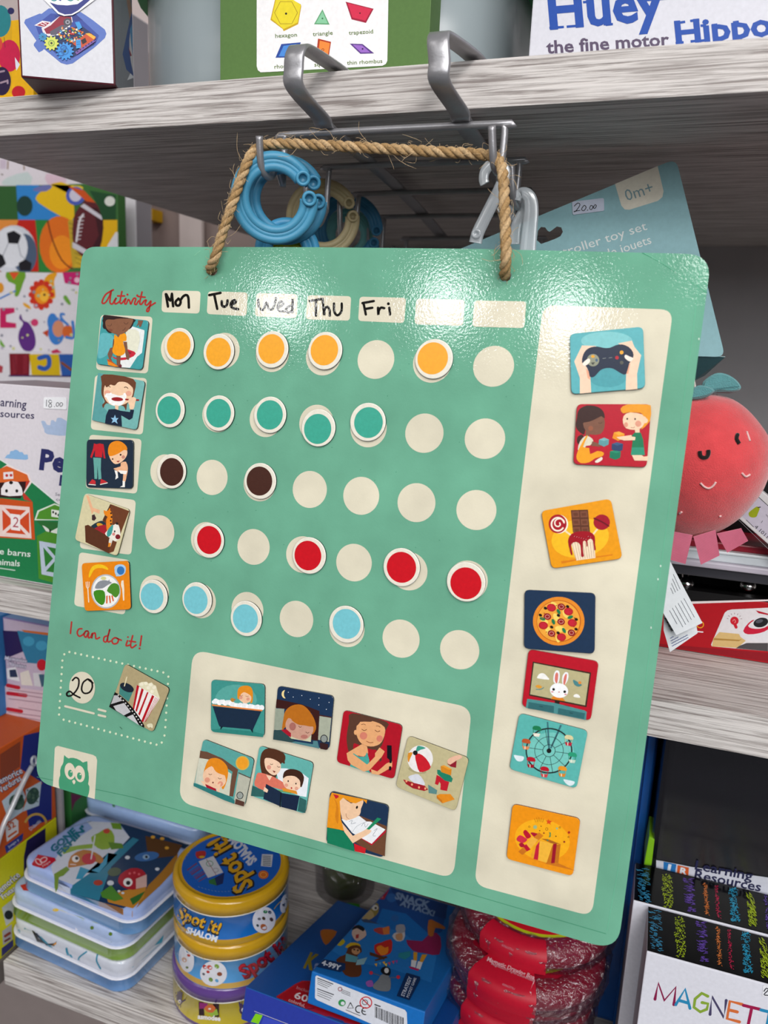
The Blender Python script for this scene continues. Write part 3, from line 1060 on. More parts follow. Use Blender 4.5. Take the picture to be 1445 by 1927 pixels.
a.pg('e0902a', '920,1215 1050,1245 1060,1275 930,1245').ln('6f9a4a', 8, '890,1240 1000,1262')
a.pg('1b2b43', '775,1180 905,1250 905,1385 750,1315').pg('182640', '915,1262 1078,1290 1052,1425 910,1388').ln('0f1826', 12, '910,1260 902,1385')
a.pg('f3ceb0', '760,1205 795,1235 785,1260 750,1245')
done(m, L)
# comb
m, a, L = tile('646.2,1336.2 757.3,1364.7 741.2,1467 632.5,1434.4', 'b01426', 'red picture magnet of a girl in a teal top holding a comb', ZJ)
a.pg('5a3a2c', '340,150 640,225 632,300 600,430 540,470 450,450 380,420 350,420 345,500 318,505 300,460 290,360 310,230', 3)
a.pg('5a3a2c', '520,440 580,460 600,560 580,580 575,500')
a.pg('e5a874', '375,300 390,220 460,215 540,225 622,270 620,350 580,420 500,442 420,415 380,350', 3).el('e5a874', 368, 318, 14, 22)
a.pg('5a3a2c', '345,160 600,220 635,260 620,270 550,215 500,225 410,225 380,260', 2)
a.el('d6806a', 438, 348, 33).el('d6806a', 580, 372, 28).ln('6a3b22', 5, '422,290 445,302 466,292', 3).ln('6a3b22', 5, '540,298 560,312 582,304', 3).ln('6a3b22', 4, '420,250 440,245 455,252', 3).ln('6a3b22', 4, '550,262 570,262 585,272', 3).ln('8b4a2c', 5, '465,395 495,408 522,405', 3)
a.pg('e5a874', '425,420 470,440 480,500 440,530 390,520 330,600 300,560 290,500 340,470')
a.pg('47a398', '350,500 400,530 450,530 470,490 490,560 480,640 500,675 320,615 330,570')
a.pg('e5a874', '300,540 350,510 470,600 540,530 540,500 580,450 625,485 600,530 490,650 440,660 330,600', 0)
a.pg('e5a874', '505,640 560,660 640,590 690,570 690,620 640,650 570,690 510,680')
a.pg('16121a', '645,430 685,432 688,560 680,650 660,650 668,560 645,540').pg('e5a874', '640,590 690,585 690,615 650,615')
done(m, L)
# toys
m, a, L = tile('768,1384.4 882.4,1426.9 857,1527.1 743.8,1480.5', 'bfb58b', 'picture magnet of a beach ball, toy saucer and wooden blocks', ZJ, side='4f4a38')
a.el('a79d75', 910, 650, 80, 26, 12)
a.el('eae6e4', 935, 550, 112, 118, 0, 34)
a.pg('c81e2b', '890,515 930,505 985,545 1028,620 990,655 930,665 905,600', 2).pg('3f9b86', '900,490 905,450 925,435 985,455 940,470', 2).pg('d98d2a', '825,560 830,500 870,495 850,540 835,580', 2).el('1d1b1c', 892, 497, 21)
a.pg('d5d7df', '830,710 870,690 920,685 965,740 972,785 880,760', 2).pg('a11c26', '785,730 880,760 975,785 1005,820 970,832 870,808 810,770', 0)
for sx, sy in ((815, 745), (863, 775), (925, 800), (980, 810)):
    a.el('f2a27a', sx, sy, 9, 11, 0, 10)
a.pg('5a8785', '1005,775 1085,825 1078,860 1010,850')
a.pg('d28420', '1115,615 1145,605 1212,640 1205,695 1120,665').pg('e79a2c', '1120,612 1145,605 1212,640 1190,645').pg('1f7d62', '1085,645 1110,648 1120,665 1200,695 1222,725 1210,755 1150,740 1085,680')
a.pg('bd1d2d', '1080,690 1110,705 1150,740 1190,752 1170,832 1112,820 1115,770 1105,750 1090,780 1065,770').pg('e08a1e', '1080,870 1110,858 1200,858 1238,905 1130,940').pg('c8741a', '1080,870 1130,915 1130,940 1082,895')
a.pg('e9b89c', '1175,560 1210,535 1280,515 1305,540 1240,570 1215,610 1180,590', 2).pg('8d1b2b', '1168,590 1200,600 1255,565 1250,628 1205,618')
done(m, L)
# writing
m, a, L = tile('620.7,1488.7 731.6,1515.9 721.3,1614.6 613,1585.6', '1d3350', 'picture magnet of a girl writing in a book with a green pen', ZJ)
a.pg('6c4630', '385,1040 640,1140 625,1405 470,1350 360,1280')
a.pg('b8152e', '330,1190 510,1310 632,1195 640,1170 500,1290 335,1170').pg('eceef0', '245,1080 400,1050 465,1100 500,1100 630,1170 510,1295 410,1240 340,1200')
a.ln('b5babd', 4, '340,1195 380,1140 465,1100', 3).ln('9aa0a6', 4, '310,1100 340,1090 330,1120 370,1110', 3).ln('9aa0a6', 4, '420,1140 445,1110 455,1150 480,1120', 3).ln('9aa0a6', 4, '530,1180 560,1160 520,1220 545,1225', 3)
a.pg('efc7a2', '225,900 260,890 330,940 420,910 438,930 415,990 405,1040 330,1080 250,1075', 2)
a.pg('e9951d', '160,845 470,910 465,942 435,910 370,940 320,930 260,890 230,920 240,1080 260,1150 285,1185 200,1165 118,1150 140,900', 0)
a.pg('d4801a', '180,900 200,960 190,1060 215,1120 220,1000 205,930', 3).pg('c3222e', '172,858 218,870 222,885 195,902')
a.el('1d1614', 381, 975, 9, 14, 20).ln('b07a5c', 4, '285,1030 290,1060 312,1078', 3)
a.pg('147a56', '118,1152 230,1170 270,1190 345,1280 362,1362 120,1290', 0).pg('efc7a2', '250,1110 300,1170 345,1225 440,1180 470,1160 510,1180 490,1205 345,1290 270,1190', 0)
a.pg('1f8a5e', '465,1165 560,1065 595,1075 490,1170').pg('c81e26', '355,1290 460,1335 452,1380 362,1360')
done(m, L)
# games pad
m, a, L = tile('1071.7,628.2 1209.9,614.3 1214.1,730.5 1074.6,742.1', '58aeb4', 'picture magnet of two hands on a navy games controller, top right tile', ZE, side='2b4448')
a.el('7cc4c6', 730, 420, 250, 90).el('4a9ea6', 740, 780, 180, 90)
a.pg('f4cfb2', '490,465 630,470 520,560 545,700 570,740 580,922 470,932 470,780 415,620 440,570')
a.pg('f4cfb2', '840,445 975,418 1000,480 1065,560 1025,740 1028,888 915,898 920,720 960,600 985,540')
a.pg('e9a684', '530,690 565,720 570,800 545,780').pg('e9a684', '925,650 960,640 940,740 918,740')
a.pg('17243c', '500,560 530,510 580,482 640,476 700,488 760,488 820,462 880,455 945,480 985,530 988,580 950,640 920,742 880,742 840,718 790,690 730,685 670,705 620,760 590,775 565,765 555,715 525,660 490,630', 2)
a.el('8f927c', 598, 608, 60).el('e5a21c', 597, 572, 18, 14).el('45607a', 632, 608, 12, 16).pg('3f4038', '578,632 618,628 596,655').ln('99a09c', 4, '692,592 720,588').ln('99a09c', 4, '752,586 782,582')
a.el('e9a52c', 875, 533, 19).el('b51c2b', 830, 584, 18).el('54544c', 876, 632, 18)
a.pg('fbe8da', '495,640 545,595 568,600 565,630 520,665', 2).pg('fbe8da', '915,555 950,572 990,590 960,622 920,600 903,575', 2)
done(m, L)
# playing
m, a, L = tile('1085.3,760.2 1225.4,760.5 1216.6,879.7 1078.1,873.9', 'b8122a', 'red picture magnet of two children playing with toy blocks', ZE, side='4a1a20')
a.pg('3a201c', '440,1180 460,1090 540,1048 640,1060 700,1110 705,1180 620,1160 540,1210 520,1300 505,1330 450,1290 430,1240', 3).pg('3a201c', '450,1350 490,1330 510,1360 490,1400 455,1425 440,1390', 2)
a.pg('7d5340', '500,1220 560,1200 640,1150 705,1170 708,1260 670,1325 580,1330 530,1300', 2).pg('7d5340', '525,1300 570,1310 560,1350 525,1345').el('96583f', 575, 1270, 24).ln('3a201c', 4, '650,1215 668,1222 685,1212', 3)
a.pg('3a201c', '500,1200 560,1205 640,1170 700,1130 640,1080 540,1090', 2)
a.pg('dcd6bd', '470,1400 520,1345 570,1355 600,1390 570,1435 530,1440 500,1490 450,1480', 2).pg('f0a01e', '440,1520 470,1450 530,1345 545,1350 500,1450 560,1460 570,1520 640,1490 700,1505 690,1540 620,1560 560,1600 480,1608 440,1570', 2)
a.pg('7d5340', '590,1395 660,1420 730,1395 735,1410 660,1448 580,1440').pg('5e9b9e', '655,1380 705,1360 752,1378 748,1428 705,1448 652,1425').pg('79b3b4', '655,1380 705,1360 752,1378 705,1392').pg('e8e0d0', '615,1590 680,1548 688,1575 640,1605', 2)
a.pg('e9901d', '800,1310 850,1300 905,1325 895,1370 840,1392 785,1365').pg('f3ab3a', '800,1310 850,1300 905,1325 850,1340')
a.pg('2b4268', '780,1420 830,1405 890,1420 885,1480 835,1502 778,1475').pg('3d5980', '780,1420 830,1405 890,1420 835,1438').pg('16795a', '762,1495 835,1505 868,1495 862,1555 815,1575 758,1555').pg('23906c', '762,1492 800,1485 868,1495 820,1512')
a.pg('f5cfae', '895,1150 960,1115 1090,1140 1125,1200 1060,1270 1000,1285 920,1270 890,1220', 2).pg('eb9a20', '865,1080 935,1037 1130,1040 1160,1070 1150,1200 1060,1285 1120,1180 1085,1150 1060,1120 940,1115 890,1125', 2).el('f5cfae', 1105, 1195, 25)
a.el('2a1a15', 930, 1178, 8, 10).el('2a1a15', 1006, 1180, 8, 10).el('dd9a80', 1037, 1225, 30).el('dd9a80', 918, 1235, 20, 24).ln('a96b54', 4, '965,1262 990,1265 1002,1255', 3)
a.pg('f5cfae', '1000,1270 1050,1270 1050,1310 1010,1320').pg('1b7a52', '975,1340 1000,1312 1060,1310 1085,1380 1100,1525 965,1525 985,1370').pg('2f9374', '975,1455 1092,1455 1100,1530 965,1528')
a.pg('f5cfae', '825,1355 900,1345 970,1335 975,1350 1010,1355 1005,1385 900,1388 850,1375').pg('f5cfae', '975,1530 1070,1530 1090,1545 1130,1540 1128,1585 1000,1582')
done(m, L)
# sweets
m, a, L = tile('1017.6,961.8 1149,938.2 1171.1,1051.2 1037.8,1070.4', 'ea9a12', 'orange picture magnet of a cupcake, chocolate bar and lollipops', ZF, side='5e3c18')
a.el('f4bb22', 670, 620, 300, 200, -10, 34).pg('d97d12', '470,860 1010,785 1000,800 640,850 480,885')
a.ln('f0dbb0', 18, '515,545 580,595').ln('f0dbb0', 18, '845,530 795,590')
a.el('f5ead8', 450, 475, 95, 97, 0, 34).el('a81524', 436, 472, 93, 97, 0, 34).ring('f5e7d6', 17, 438, 476, 66, 68, 0, 26, 30, 345)
a.ln('f5e7d6', 14, '503,462 500,440 470,420 432,424 408,450 412,486 440,500 462,484 458,462', 5)
a.el('a3152a', 893, 455, 85, 80, 0, 30).ln('6a0e1c', 16, '815,415 900,455 965,495', 3)
a.pg('5d3423', '573,330 750,325 772,560 595,560')
for r_ in range(3):
    for c_ in range(2):
        x_, y_ = 583 + c_ * 86 + r_ * 6, 342 + r_ * 82
        a.pg('7d4b36', '%d,%d %d,%d %d,%d %d,%d' % (x_, y_, x_ + 74, y_ - 3, x_ + 80, y_ + 62, x_ + 5, y_ + 64)).pg('6a3c29', '%d,%d %d,%d %d,%d %d,%d' % (x_ + 14, y_ + 16, x_ + 60, y_ + 14, x_ + 64, y_ + 46, x_ + 18, y_ + 48))
a.pg('f3dcbd', '560,620 810,600 828,825 630,852 600,760')
for k in range(9):
    a.ln('a9866a', 4, '%d,660 %d,%d' % (585 + k * 27, 630 + k * 23, 845 - k * 3), caps=False)
a.pg('a00f20', '545,660 560,600 610,560 690,548 770,555 820,600 825,690 832,735 815,745 805,660 780,625 745,650 748,700 735,705 728,655 700,655 700,760 710,800 695,815 678,800 675,700 640,662 600,665 575,700 592,785 575,790 560,730', 2)
for k in range(16):
    a.ln('e8909a' if k % 2 else '3a0a12', 4, '%d,%d %d,%d' % (595 + k * 12, 600 + (k * 37) % 34, 601 + k * 12, 596 + (k * 37) % 34))
done(m, L)
# pizza
m, a, L = tile('986.7,1109.9 1120.3,1116.2 1118.6,1230.7 985.4,1220.7', '1e3450', 'navy picture magnet of a whole pizza', ZF, side='141c28')
a.el('e58a28', 447, 1480, 267, 252, 0, 48).el('b95c1c', 447, 1480, 230, 218, 0, 40).el('eda43c', 445, 1480, 222, 210, 0, 40)
for px, py, rr_ in ((400, 1310, 40), (520, 1400, 50), (340, 1580, 45), (560, 1600, 44), (300, 1480, 40), (460, 1560, 52), (420, 1440, 44), (600, 1500, 30), (440, 1660, 40)):
    a.el('f6d668', px, py, rr_, rr_ * .6, px % 90)
for px, py in ((372, 1340), (548, 1380), (588, 1498), (288, 1524), (475, 1645)):
    a.el('b21524', px, py, 48, 40, 10).el('c52436', px, py, 38, 31, 10)
for px, py in ((472, 1485), (373, 1607), (330, 1432), (475, 1330), (580, 1600)):
    a.el('8e1520', px, py, 40, 34, 20).ring('e0a08a', 5, px, py, 22, 18)
for px, py in ((310, 1345), (540, 1328), (258, 1417), (445, 1420), (630, 1460), (375, 1540), (442, 1600), (628, 1562)):
    a.el('1a1512', px, py, 18, 14, 30)
for px, py, ro in ((447, 1380, 60), (280, 1455, 20), (393, 1485, 70), (568, 1438, -20), (503, 1575, 60)):
    a.el('1e7a4c', px, py, 30, 16, ro)
for k in range(22):
    a.el('b0451c', 447 + 170 * math.cos(k * 2.4), 1480 + 165 * math.sin(k * 2.4), 6, None, 0, 8)
done(m, L)
# television
m, a, L = tile('994.3,1222 1126.4,1245 1111.3,1356.9 981.5,1329.5', 'b81528', 'red picture magnet of a white rabbit on a television', ZG, side='4a1a20')
a.pg('3a2a20', '458,250 1068,365 1020,728 418,605').pg('b9b085', '470,265 1052,378 1005,708 430,592')
a.pg('f1f0ea', '505,410 525,380 560,370 590,385 612,410 628,440 510,425', 2).pg('f1f0ea', '885,605 905,590 935,595 955,628 890,620', 2)
a.pg('eeeff0', '675,460 680,380 705,342 735,355 740,420 720,480', 3).pg('eeeff0', '765,470 770,400 800,360 830,375 825,440 790,495', 3).pg('d9776a', '690,450 692,390 710,362 725,390 712,478', 3).pg('d9776a', '778,480 785,410 805,378 815,400 795,490', 3)
a.pg('df8424', '645,640 680,605 760,615 800,665').el('f3f4f5', 733, 552, 96, 76, 12, 30).el('1c1a1b', 676, 540, 14).el('1c1a1b', 792, 565, 14).el('d9909a', 662, 566, 13, 8).el('d9909a', 801, 593, 13, 8).el('c07078', 733, 568, 8, 6)
a.pg('4a8487', '880,440 910,452 940,470 972,495 940,512 905,500 885,475', 2).el('df8a3a', 950, 470, 16).pg('e09a30', '487,505 520,492 555,515 530,530 500,520', 2).ln('4a8487', 8, '495,540 545,538 572,522', 3)
a.pg('2d1c18', '690,660 740,668 735,695 688,690').ln('4a1a1c', 8, '590,672 840,720', 0)
a.pg('4d8c8d', '400,640 420,640 680,680 1000,760 1022,775 1015,860 385,730').pg('33686c', '415,672 682,715 678,785 408,738').pg('33686c', '725,735 1005,790 995,850 720,798').ln('1f4448', 6, '530,716 562,722').ln('1f4448', 6, '845,785 875,792')
done(m, L)
# fair
m, a, L = tile('977.2,1342.1 1106.2,1375.4 1084.6,1484.6 957.8,1447.4', '5ab2aa', 'teal picture magnet of a ferris wheel, tilted above the gift tile', ZG)
a.el('74c4ba', 640, 1200, 250, 210)
a.pg('dbe8ec', '258,1228 300,1232 365,1245 355,1285 320,1295 285,1280', 2).pg('dbe8ec', '778,1480 830,1490 895,1505 885,1535 845,1550 800,1520', 2)
a.pg('3b6e76', '605,880 620,880 640,1160 618,1160').pg('3b6e76', '745,910 762,918 655,1160 640,1150')
a.ring('23302f', 15, 628, 1182, 238, 232, 0, 44).ring('23302f', 5, 628, 1182, 150, 146, 0, 36).ring('23302f', 6, 628, 1182, 65, 63, 0, 28)
for k in range(10):
    t = PI * 2 * k / 10 + .15
    a.ln('23302f', 5, '%f,%f %f,%f' % (628 + 62 * math.cos(t), 1182 + 60 * math.sin(t), 628 + 236 * math.cos(t), 1182 + 230 * math.sin(t)), caps=False)
a.el('1a1a1a', 628, 1182, 25)
for gx, gy, c1, c2 in ((500, 970, '1d7a4e', 'e6e0d0'), (388, 1105, 'b9542c', 'd98a5a'), (440, 1295, 'b2182b', '9a1525'), (582, 1395, 'b8152a', 'c9434a'), (768, 1390, 'e3962a', 'd8862a'), (872, 1245, '2a9a74', 'bfd8c4'), (835, 1065, 'd9cf9e', 'b8253a')):
    a.pg(c1, '%d,%d %d,%d %d,%d %d,%d' % (gx - 40, gy - 12, gx - 28, gy - 48, gx + 32, gy - 40, gx + 44, gy), 3)
    a.ln(c1, 5, '%d,%d %d,%d' % (gx - 36, gy - 8, gx - 34, gy + 40), caps=False).ln(c1, 5, '%d,%d %d,%d' % (gx + 36, gy, gx + 28, gy + 48), caps=False)
    a.pg(c2, '%d,%d %d,%d %d,%d %d,%d' % (gx - 40, gy + 26, gx + 36, gy + 34, gx + 24, gy + 66, gx - 28, gy + 60))
    a.ln('efe6d4', 8, '%d,%d %d,%d' % (gx - 10, gy + 30, gx - 10, gy + 60), caps=False)
done(m, L)
# gift
m, a, L = tile('964.3,1513.1 1092.1,1541.2 1077.7,1649.6 952.2,1616.5', 'ec9212', 'orange picture magnet of an opened gift box, lowest in the right panel', ZH, side='6a3a16')
a.el('f4ad1a', 650, 500, 260, 190, 12, 34)
a.pg('c9741c', '420,640 680,720 800,720 960,790 700,730')
a.pg('e7a224', '570,560 630,500 760,535 690,720 540,660').pg('c2701a', '690,560 822,540 800,718 684,722').pg('a8621c', '640,490 700,492 820,540 740,535')
a.pg('c01f38', '590,560 630,505 608,690 568,680').pg('9a1428', '752,538 785,535 765,718 732,720').pg('f0b43a', '625,510 750,535 690,715 610,690')
a.pg('b9152f', '470,430 490,405 520,430 545,470 510,490 490,470', 2).pg('cf2f44', '410,485 440,455 490,480 510,500 470,530 415,510', 2).pg('a81430', '540,440 560,430 640,455 600,490', 2).pg('a81430', '430,540 460,525 490,560 450,570', 2)
a.pg('d07a1c', '425,610 620,430 660,462 470,640').pg('eeb040', '490,545 555,470 612,500 535,590').pg('b9152f', '470,560 500,540 540,590 505,608').pg('c8701c', '425,610 465,580 500,605 460,640')
a.pg('d84a1c', '705,305 716,320 742,325 724,338 728,358 710,345 692,352 697,332 684,318 704,318')
for cx_, cy_, rr_, cc_ in ((583, 380, 18, '9db88a'), (787, 393, 10, '9db88a'), (665, 436, 7, '8a1a20'), (638, 372, 5, '5a3a14'), (626, 413, 5, '5a3a14'), (900, 430, 12, 'a52a1c'), (856, 518, 9, '8a1a20'), (778, 466, 6, '5a3a14'), (700, 503, 8, '4a8a5a')):
    a.el(cc_, cx_, cy_, rr_, None, 0, 10)
a.ring('7a4a14', 3, 692, 398, 12).ring('7a4a14', 3, 815, 382, 7).ring('7a4a14', 3, 528, 376, 8).ring('7a4a14', 3, 895, 472, 6)
a.pg('3f8a55', '715,428 730,430 728,470 712,476 720,450')
for k in range(5):
    a.ln('a5641a', 3, '%d,%d %d,%d' % (592 + k * 15, 335 - 4 * (2 - abs(k - 2)), 575 + k * 22, 300 - 8 * (2 - abs(k - 2))), caps=False)
done(m, L)

# ================================================================== helpers for the things around the chart
from mathutils.bvhtree import BVHTree
FRONT, UP, RIGHT = V((0, -1, 0)), V((0, 0, 1)), V((1, 0, 0))


def toward(p):
    return (CAM - p).normalized()


def on_mesh(m):
    """mapper that lays print on a curved surface built so far"""
    tr = BVHTree.FromPolygons([tuple(v) for v in m.v], m.f)

    def f(x, y):
        d = ray(x, y).normalized()
        h = tr.ray_cast(CAM, d)[0]
        if h is None:
            q = CAM + d * 0.6
            h = tr.find_nearest(q)[0]
        return h
    return f


def clampf(f, o, *axes):
    """keep print inside its panel: axes = (direction, low, high) from the corner o"""
    def g(x, y):
        p = f(x, y)
        for d, lo, hi in axes:
            t = (p - o).dot(d)
            p = p + d * (min(max(t, lo), hi) - t)
        return p
    return g


def plate(m, loops, nrm, thk, col, side):
    nrm = V(nrm).normalized()
    for sgn in (0, 1):
        b = bmesh.new()
        es = []
        for lp in loops:
            vs = [b.verts.new(p - nrm * (thk * sgn)) for p in lp]
            es += [b.edges.new((vs[k], vs[(k + 1) % len(vs)])) for k in range(len(vs))]
        bmesh.ops.triangle_fill(b, edges=es, use_beauty=True, use_dissolve=False)
        b.verts.index_update()
        i = len(m.v)
        m.v += [v.co.copy() for v in b.verts]
        for fc in b.faces:
            m.face([i + v.index for v in fc.verts], col)
        b.free()
    for lp in loops:
        i, n = len(m.v), len(lp)
        m.v += list(lp) + [p - nrm * thk for p in lp]
        for k in range(n):
            m.face((i + k, i + n + k, i + n + (k + 1) % n, i + (k + 1) % n), side)


def loft_rr(m, c, sx, sy, rot, rad_, prof, k=7):
    """rounded rectangle stacked up: prof = (inset, height, colour above)"""
    ca, sa = math.cos(math.radians(rot)), math.sin(math.radians(rot))
    i = len(m.v)
    n = 4 * (k + 1)
    for ins, z, _ in prof:
        hx, hy, r = sx / 2 - ins, sy / 2 - ins, max(rad_ - ins, .001)
        for cx, cy, a0 in ((hx - r, hy - r, 0), (-hx + r, hy - r, 90), (-hx + r, -hy + r, 180), (hx - r, -hy + r, 270)):
            for j in range(k + 1):
                a = math.radians(a0 + 90 * j / k)
                x, y = cx + r * math.cos(a), cy + r * math.sin(a)
                m.v.append(c + V((x * ca - y * sa, x * sa + y * ca, z)))
    for q in range(len(prof) - 1):
        for j in range(n):
            j2 = (j + 1) % n
            m.face((i + q * n + j, i + q * n + j2, i + (q + 1) * n + j2, i + (q + 1) * n + j), prof[q][2], True)
    m.face([i + j for j in range(n)][::-1], prof[0][2])
    m.face([i + (len(prof) - 1) * n + j for j in range(n)], prof[-1][2])


def scribble(a, col, x0, y0, x1, y1, w, n, l=10, lw=2.5, seed=1, ang=None):
    rg = random.Random(seed)
    for k in range(n):
        t = rg.random()
        px = x0 + (x1 - x0) * t + rg.uniform(-w / 2, w / 2)
        py = y0 + (y1 - y0) * t + rg.uniform(-4, 4)
        g = ang if ang is not None else rg.uniform(0, PI)
        g += rg.uniform(-.4, .4)
        a.ln(col, lw, [(px, py), (px + l * math.cos(g), py + l * math.sin(g))], caps=False)


# ================================================================== wire rack under the top shelf
rack = thing('wire_hook_rack', 'grey metal under-shelf rack with two flat arms clipped over the top shelf', 'rack', C(-0.17, 0.46, 0.128))
ARMS = []
for px in (((634, 131), (556, 87), (556, 96), (553, 160), (612, 238)), ((890, 109), (836, 62), (824, 70), (826, 148), (868, 227))):
    a_ = at_Z(*px[0], .1640)
    b_ = at_Y(*px[2], .421)
    c_ = at_Y(*px[3], .421)
    d_ = at_Y(*px[4], .4545)
    b_.z = a_.z
    xm = (a_.x + b_.x) / 2
    back = V((a_.x + .001, .484, a_.z))
    path = smooth3([back, V((a_.x, .462, a_.z)), V((b_.x, .432, a_.z)), V((b_.x, .4215, a_.z - .005)), V((c_.x, .4205, c_.z + .008)),
                    V((c_.x, .423, c_.z - .001)), V((d_.x, .447, d_.z + .003)), V((d_.x - .001, .462, .1292 + Z0)), V((d_.x - .004, .54, .1288 + Z0)),
                    V((d_.x - .008, .62, .1266 + Z0)), V((d_.x - .013, .70, .1224 + Z0)), V((d_.x - .018, .79, .1150 + Z0))], 6)
    mb = MB()
    mb.sweep(path, .0118, .0026, (1, 0, 0), '8d8c8e')
    mb.build('arm', M_STEEL, rack)
BARS = [(-.232, .458, .1265), (-.2375, .538, .126), (-.246, .618, .1235), (-.252, .698, .1193), (-.256, .778, .112)]
WB = .136
RW = .0021
for k, (bx, by, bz) in enumerate(BARS):
    L_, R_ = C(bx, by, bz), C(bx + WB, by, bz)
    cr = .005
    mb = MB()
    mb.tube(smooth3([L_ + V((-.001, 0, -.030)), L_ + V((0, 0, -cr)), L_ + V((.0015, 0, -.0015)), L_ + V((cr, 0, 0)), R_ + V((-cr, 0, 0)), R_ + V((-.0015, 0, -.0015)),
                     R_ + V((0, 0, -cr)), R_ + V((-.001, 0, -.030))], 5), RW, '8d8c8e', 10)
    bar = mb.build('cross_bar', M_STEEL, rack)
    for side in (0, 1):
        e_ = (R_ if side else L_) + V((-.001, 0, -.029))
        if k == 0 and side == 0:
            pp = [e_, at_Y(521, 316, .452), at_Y(510, 333, .443), at_Y(498, 328, .435), at_Y(490.5, 305, .430), at_Y(488, 256, .427)]
        elif k == 0:
            pp = [e_, at_Y(944, 312, .452), at_Y(940, 326, .443), at_Y(932, 318, .435), at_Y(928, 295, .430), at_Y(925.3, 237, .427)]
        elif k == 1 and side:
            pp = [e_, at_Y(979, 382, .530), at_Y(974, 390, .521), at_Y(967, 378, .514), at_Y(965, 360, .510), at_Y(962.6, 309, .507)]
        else:
            pp = [e_, e_ + V((-.001, -.006, -.009)), e_ + V((-.002, -.015, -.013)), e_ + V((-.002, -.024, -.010)), e_ + V((-.002, -.029, -.001)), e_ + V((-.002, -.031, .018))]
        mb = MB()
        mb.tube(smooth3(pp, 5), RW, '8d8c8e', 10)
        mb.build('hook', M_STEEL, bar)

# ================================================================== twine
tw_path = [at_plane(400.5, 509, BO - BN * .004, BN), bp(400.5, 507) + BN * .003, at_Y(405, 484, .418), at_Y(416, 447, .419), at_Y(433, 396, .421), at_Y(452, 340, .424), at_Y(469, 297, .427),
           at_Y(487, 278, .4335), at_Y(510, 271, .437), at_Y(560, 271, .437), at_Y(640, 275, .437), at_Y(740, 281, .437), at_Y(830, 286, .437), at_Y(900, 290, .437),
           at_Y(928, 295, .4365), at_Y(941, 306, .431), at_Y(947, 335, .425), at_Y(949, 380, .420), at_Y(951, 430, .416), at_Y(952, 480, .412), bp(951.5, 516) + BN * .003, at_plane(951.5, 519, BO - BN * .004, BN)]
tw = smooth3(tw_path, 14)
dist = [0]
for k in range(1, len(tw)):
    dist.append(dist[-1] + (tw[k] - tw[k - 1]).length)
# even steps along the twine
fine = []
tot = dist[-1]
j = 0
NT = 430
for k in range(NT):
    s_ = tot * k / (NT - 1)
    while j < len(dist) - 2 and dist[j + 1] < s_:
        j += 1
    t_ = (s_ - dist[j]) / max(dist[j + 1] - dist[j], 1e-9)
    fine.append(tw[j].lerp(tw[j + 1], t_))
u_ = V((0, 1, 0))
frames = []
for k in range(NT):
    tg = (fine[min(k + 1, NT - 1)] - fine[max(k - 1, 0)]).normalized()
    u_ = (u_ - tg * u_.dot(tg)).normalized()
    frames.append((u_.copy(), tg.cross(u_)))
mb = MB()
for st in range(3):
    pth = []
    for k in range(NT):
        a_ = 2 * PI * st / 3 + 2 * PI * (tot * k / (NT - 1)) / .0165
        pth.append(fine[k] + frames[k][0] * (.00145 * math.cos(a_)) + frames[k][1] * (.00145 * math.sin(a_)))
    mb.tube(pth, .00165, ('b3946b', 'a5855b', 'c0a27a')[st], 8)
rg = random.Random(5)
for k in range(260):
    q = rg.randrange(4, NT - 4)
    a_ = rg.uniform(0, 2 * PI)
    n_ = frames[q][0] * math.cos(a_) + frames[q][1] * math.sin(a_)
    tg = (fine[q + 1] - fine[q - 1]).normalized()
    ln_ = rg.choice((.002, .003, .004, .006, .010)) * rg.uniform(.6, 1.2)
    p0 = fine[q] + n_ * .0026
    p1 = p0 + n_ * ln_ * .5 + tg * ln_ * rg.uniform(-.8, .8)
    p2 = p1 + n_ * ln_ * rg.uniform(-.2, .6) + tg * ln_ * rg.uniform(-1, 1) + UP * rg.uniform(-.3, .3) * ln_
    mb.tube(smooth3([p0, p1, p2], 3), [.00011] * 6 + [.00005], 'c4a985', 4, caps=False)
tag(mb.build('twine_loop', M_ROPE), 'hairy brown jute twine tied through the chart and over two hooks', 'rope')


# ================================================================== linking rings on the left hooks
def link_ring(cx, cy, Y, rad_, col, label, turn=0.0, gap=(-38, -2), knobs=True, tilt=(0, 0)):
    c = at_Y(cx, cy, Y)
    vw = toward(c)
    nn = (vw + V((tilt[0], 0, tilt[1]))).normalized()
    X_ = UP.cross(nn).normalized()
    Y_ = nn.cross(X_)
    m = MB()
    a0, a1 = gap[1], gap[0] + 360
    for dr in (.0028, -.0028):
        m.tube([c + X_ * ((rad_ + dr) * math.cos(math.radians(a0 + (a1 - a0) * k / 60 + turn))) - Y_ * ((rad_ + dr) * math.sin(math.radians(a0 + (a1 - a0) * k / 60 + turn))) for k in range(61)],
               .0029, col, 10)
    m.tube([c + X_ * (rad_ * math.cos(math.radians(a0 + (a1 - a0) * k / 60 + turn))) - Y_ * (rad_ * math.sin(math.radians(a0 + (a1 - a0) * k / 60 + turn))) for k in range(61)], .0024, col, 8)
    o = m.build('link_ring', M_RUBBER)
    tag(o, label, 'ring', 'linking rings on the rack hooks')
    for a_ in gap:
        t = math.radians(a_ + turn)
        kc = c + X_ * (rad_ * math.cos(t)) - Y_ * (rad_ * math.sin(t)) + nn * .0005
        m = MB()
        m.lathe([(.0043, -.0035, col), (.0045, .0030, col), (.0040, .0042, col), (.0027, .0042, col), (.0025, .0022, lin_dark(col)), (.0, .0020, lin_dark(col))], kc, 22, True, False, (X_, Y_, nn))
        m.build('end_knob', M_RUBBER, o)
    return o


def lin_dark(c):
    return tuple([q * .55 for q in lin(c)[:3]] + [1.0])


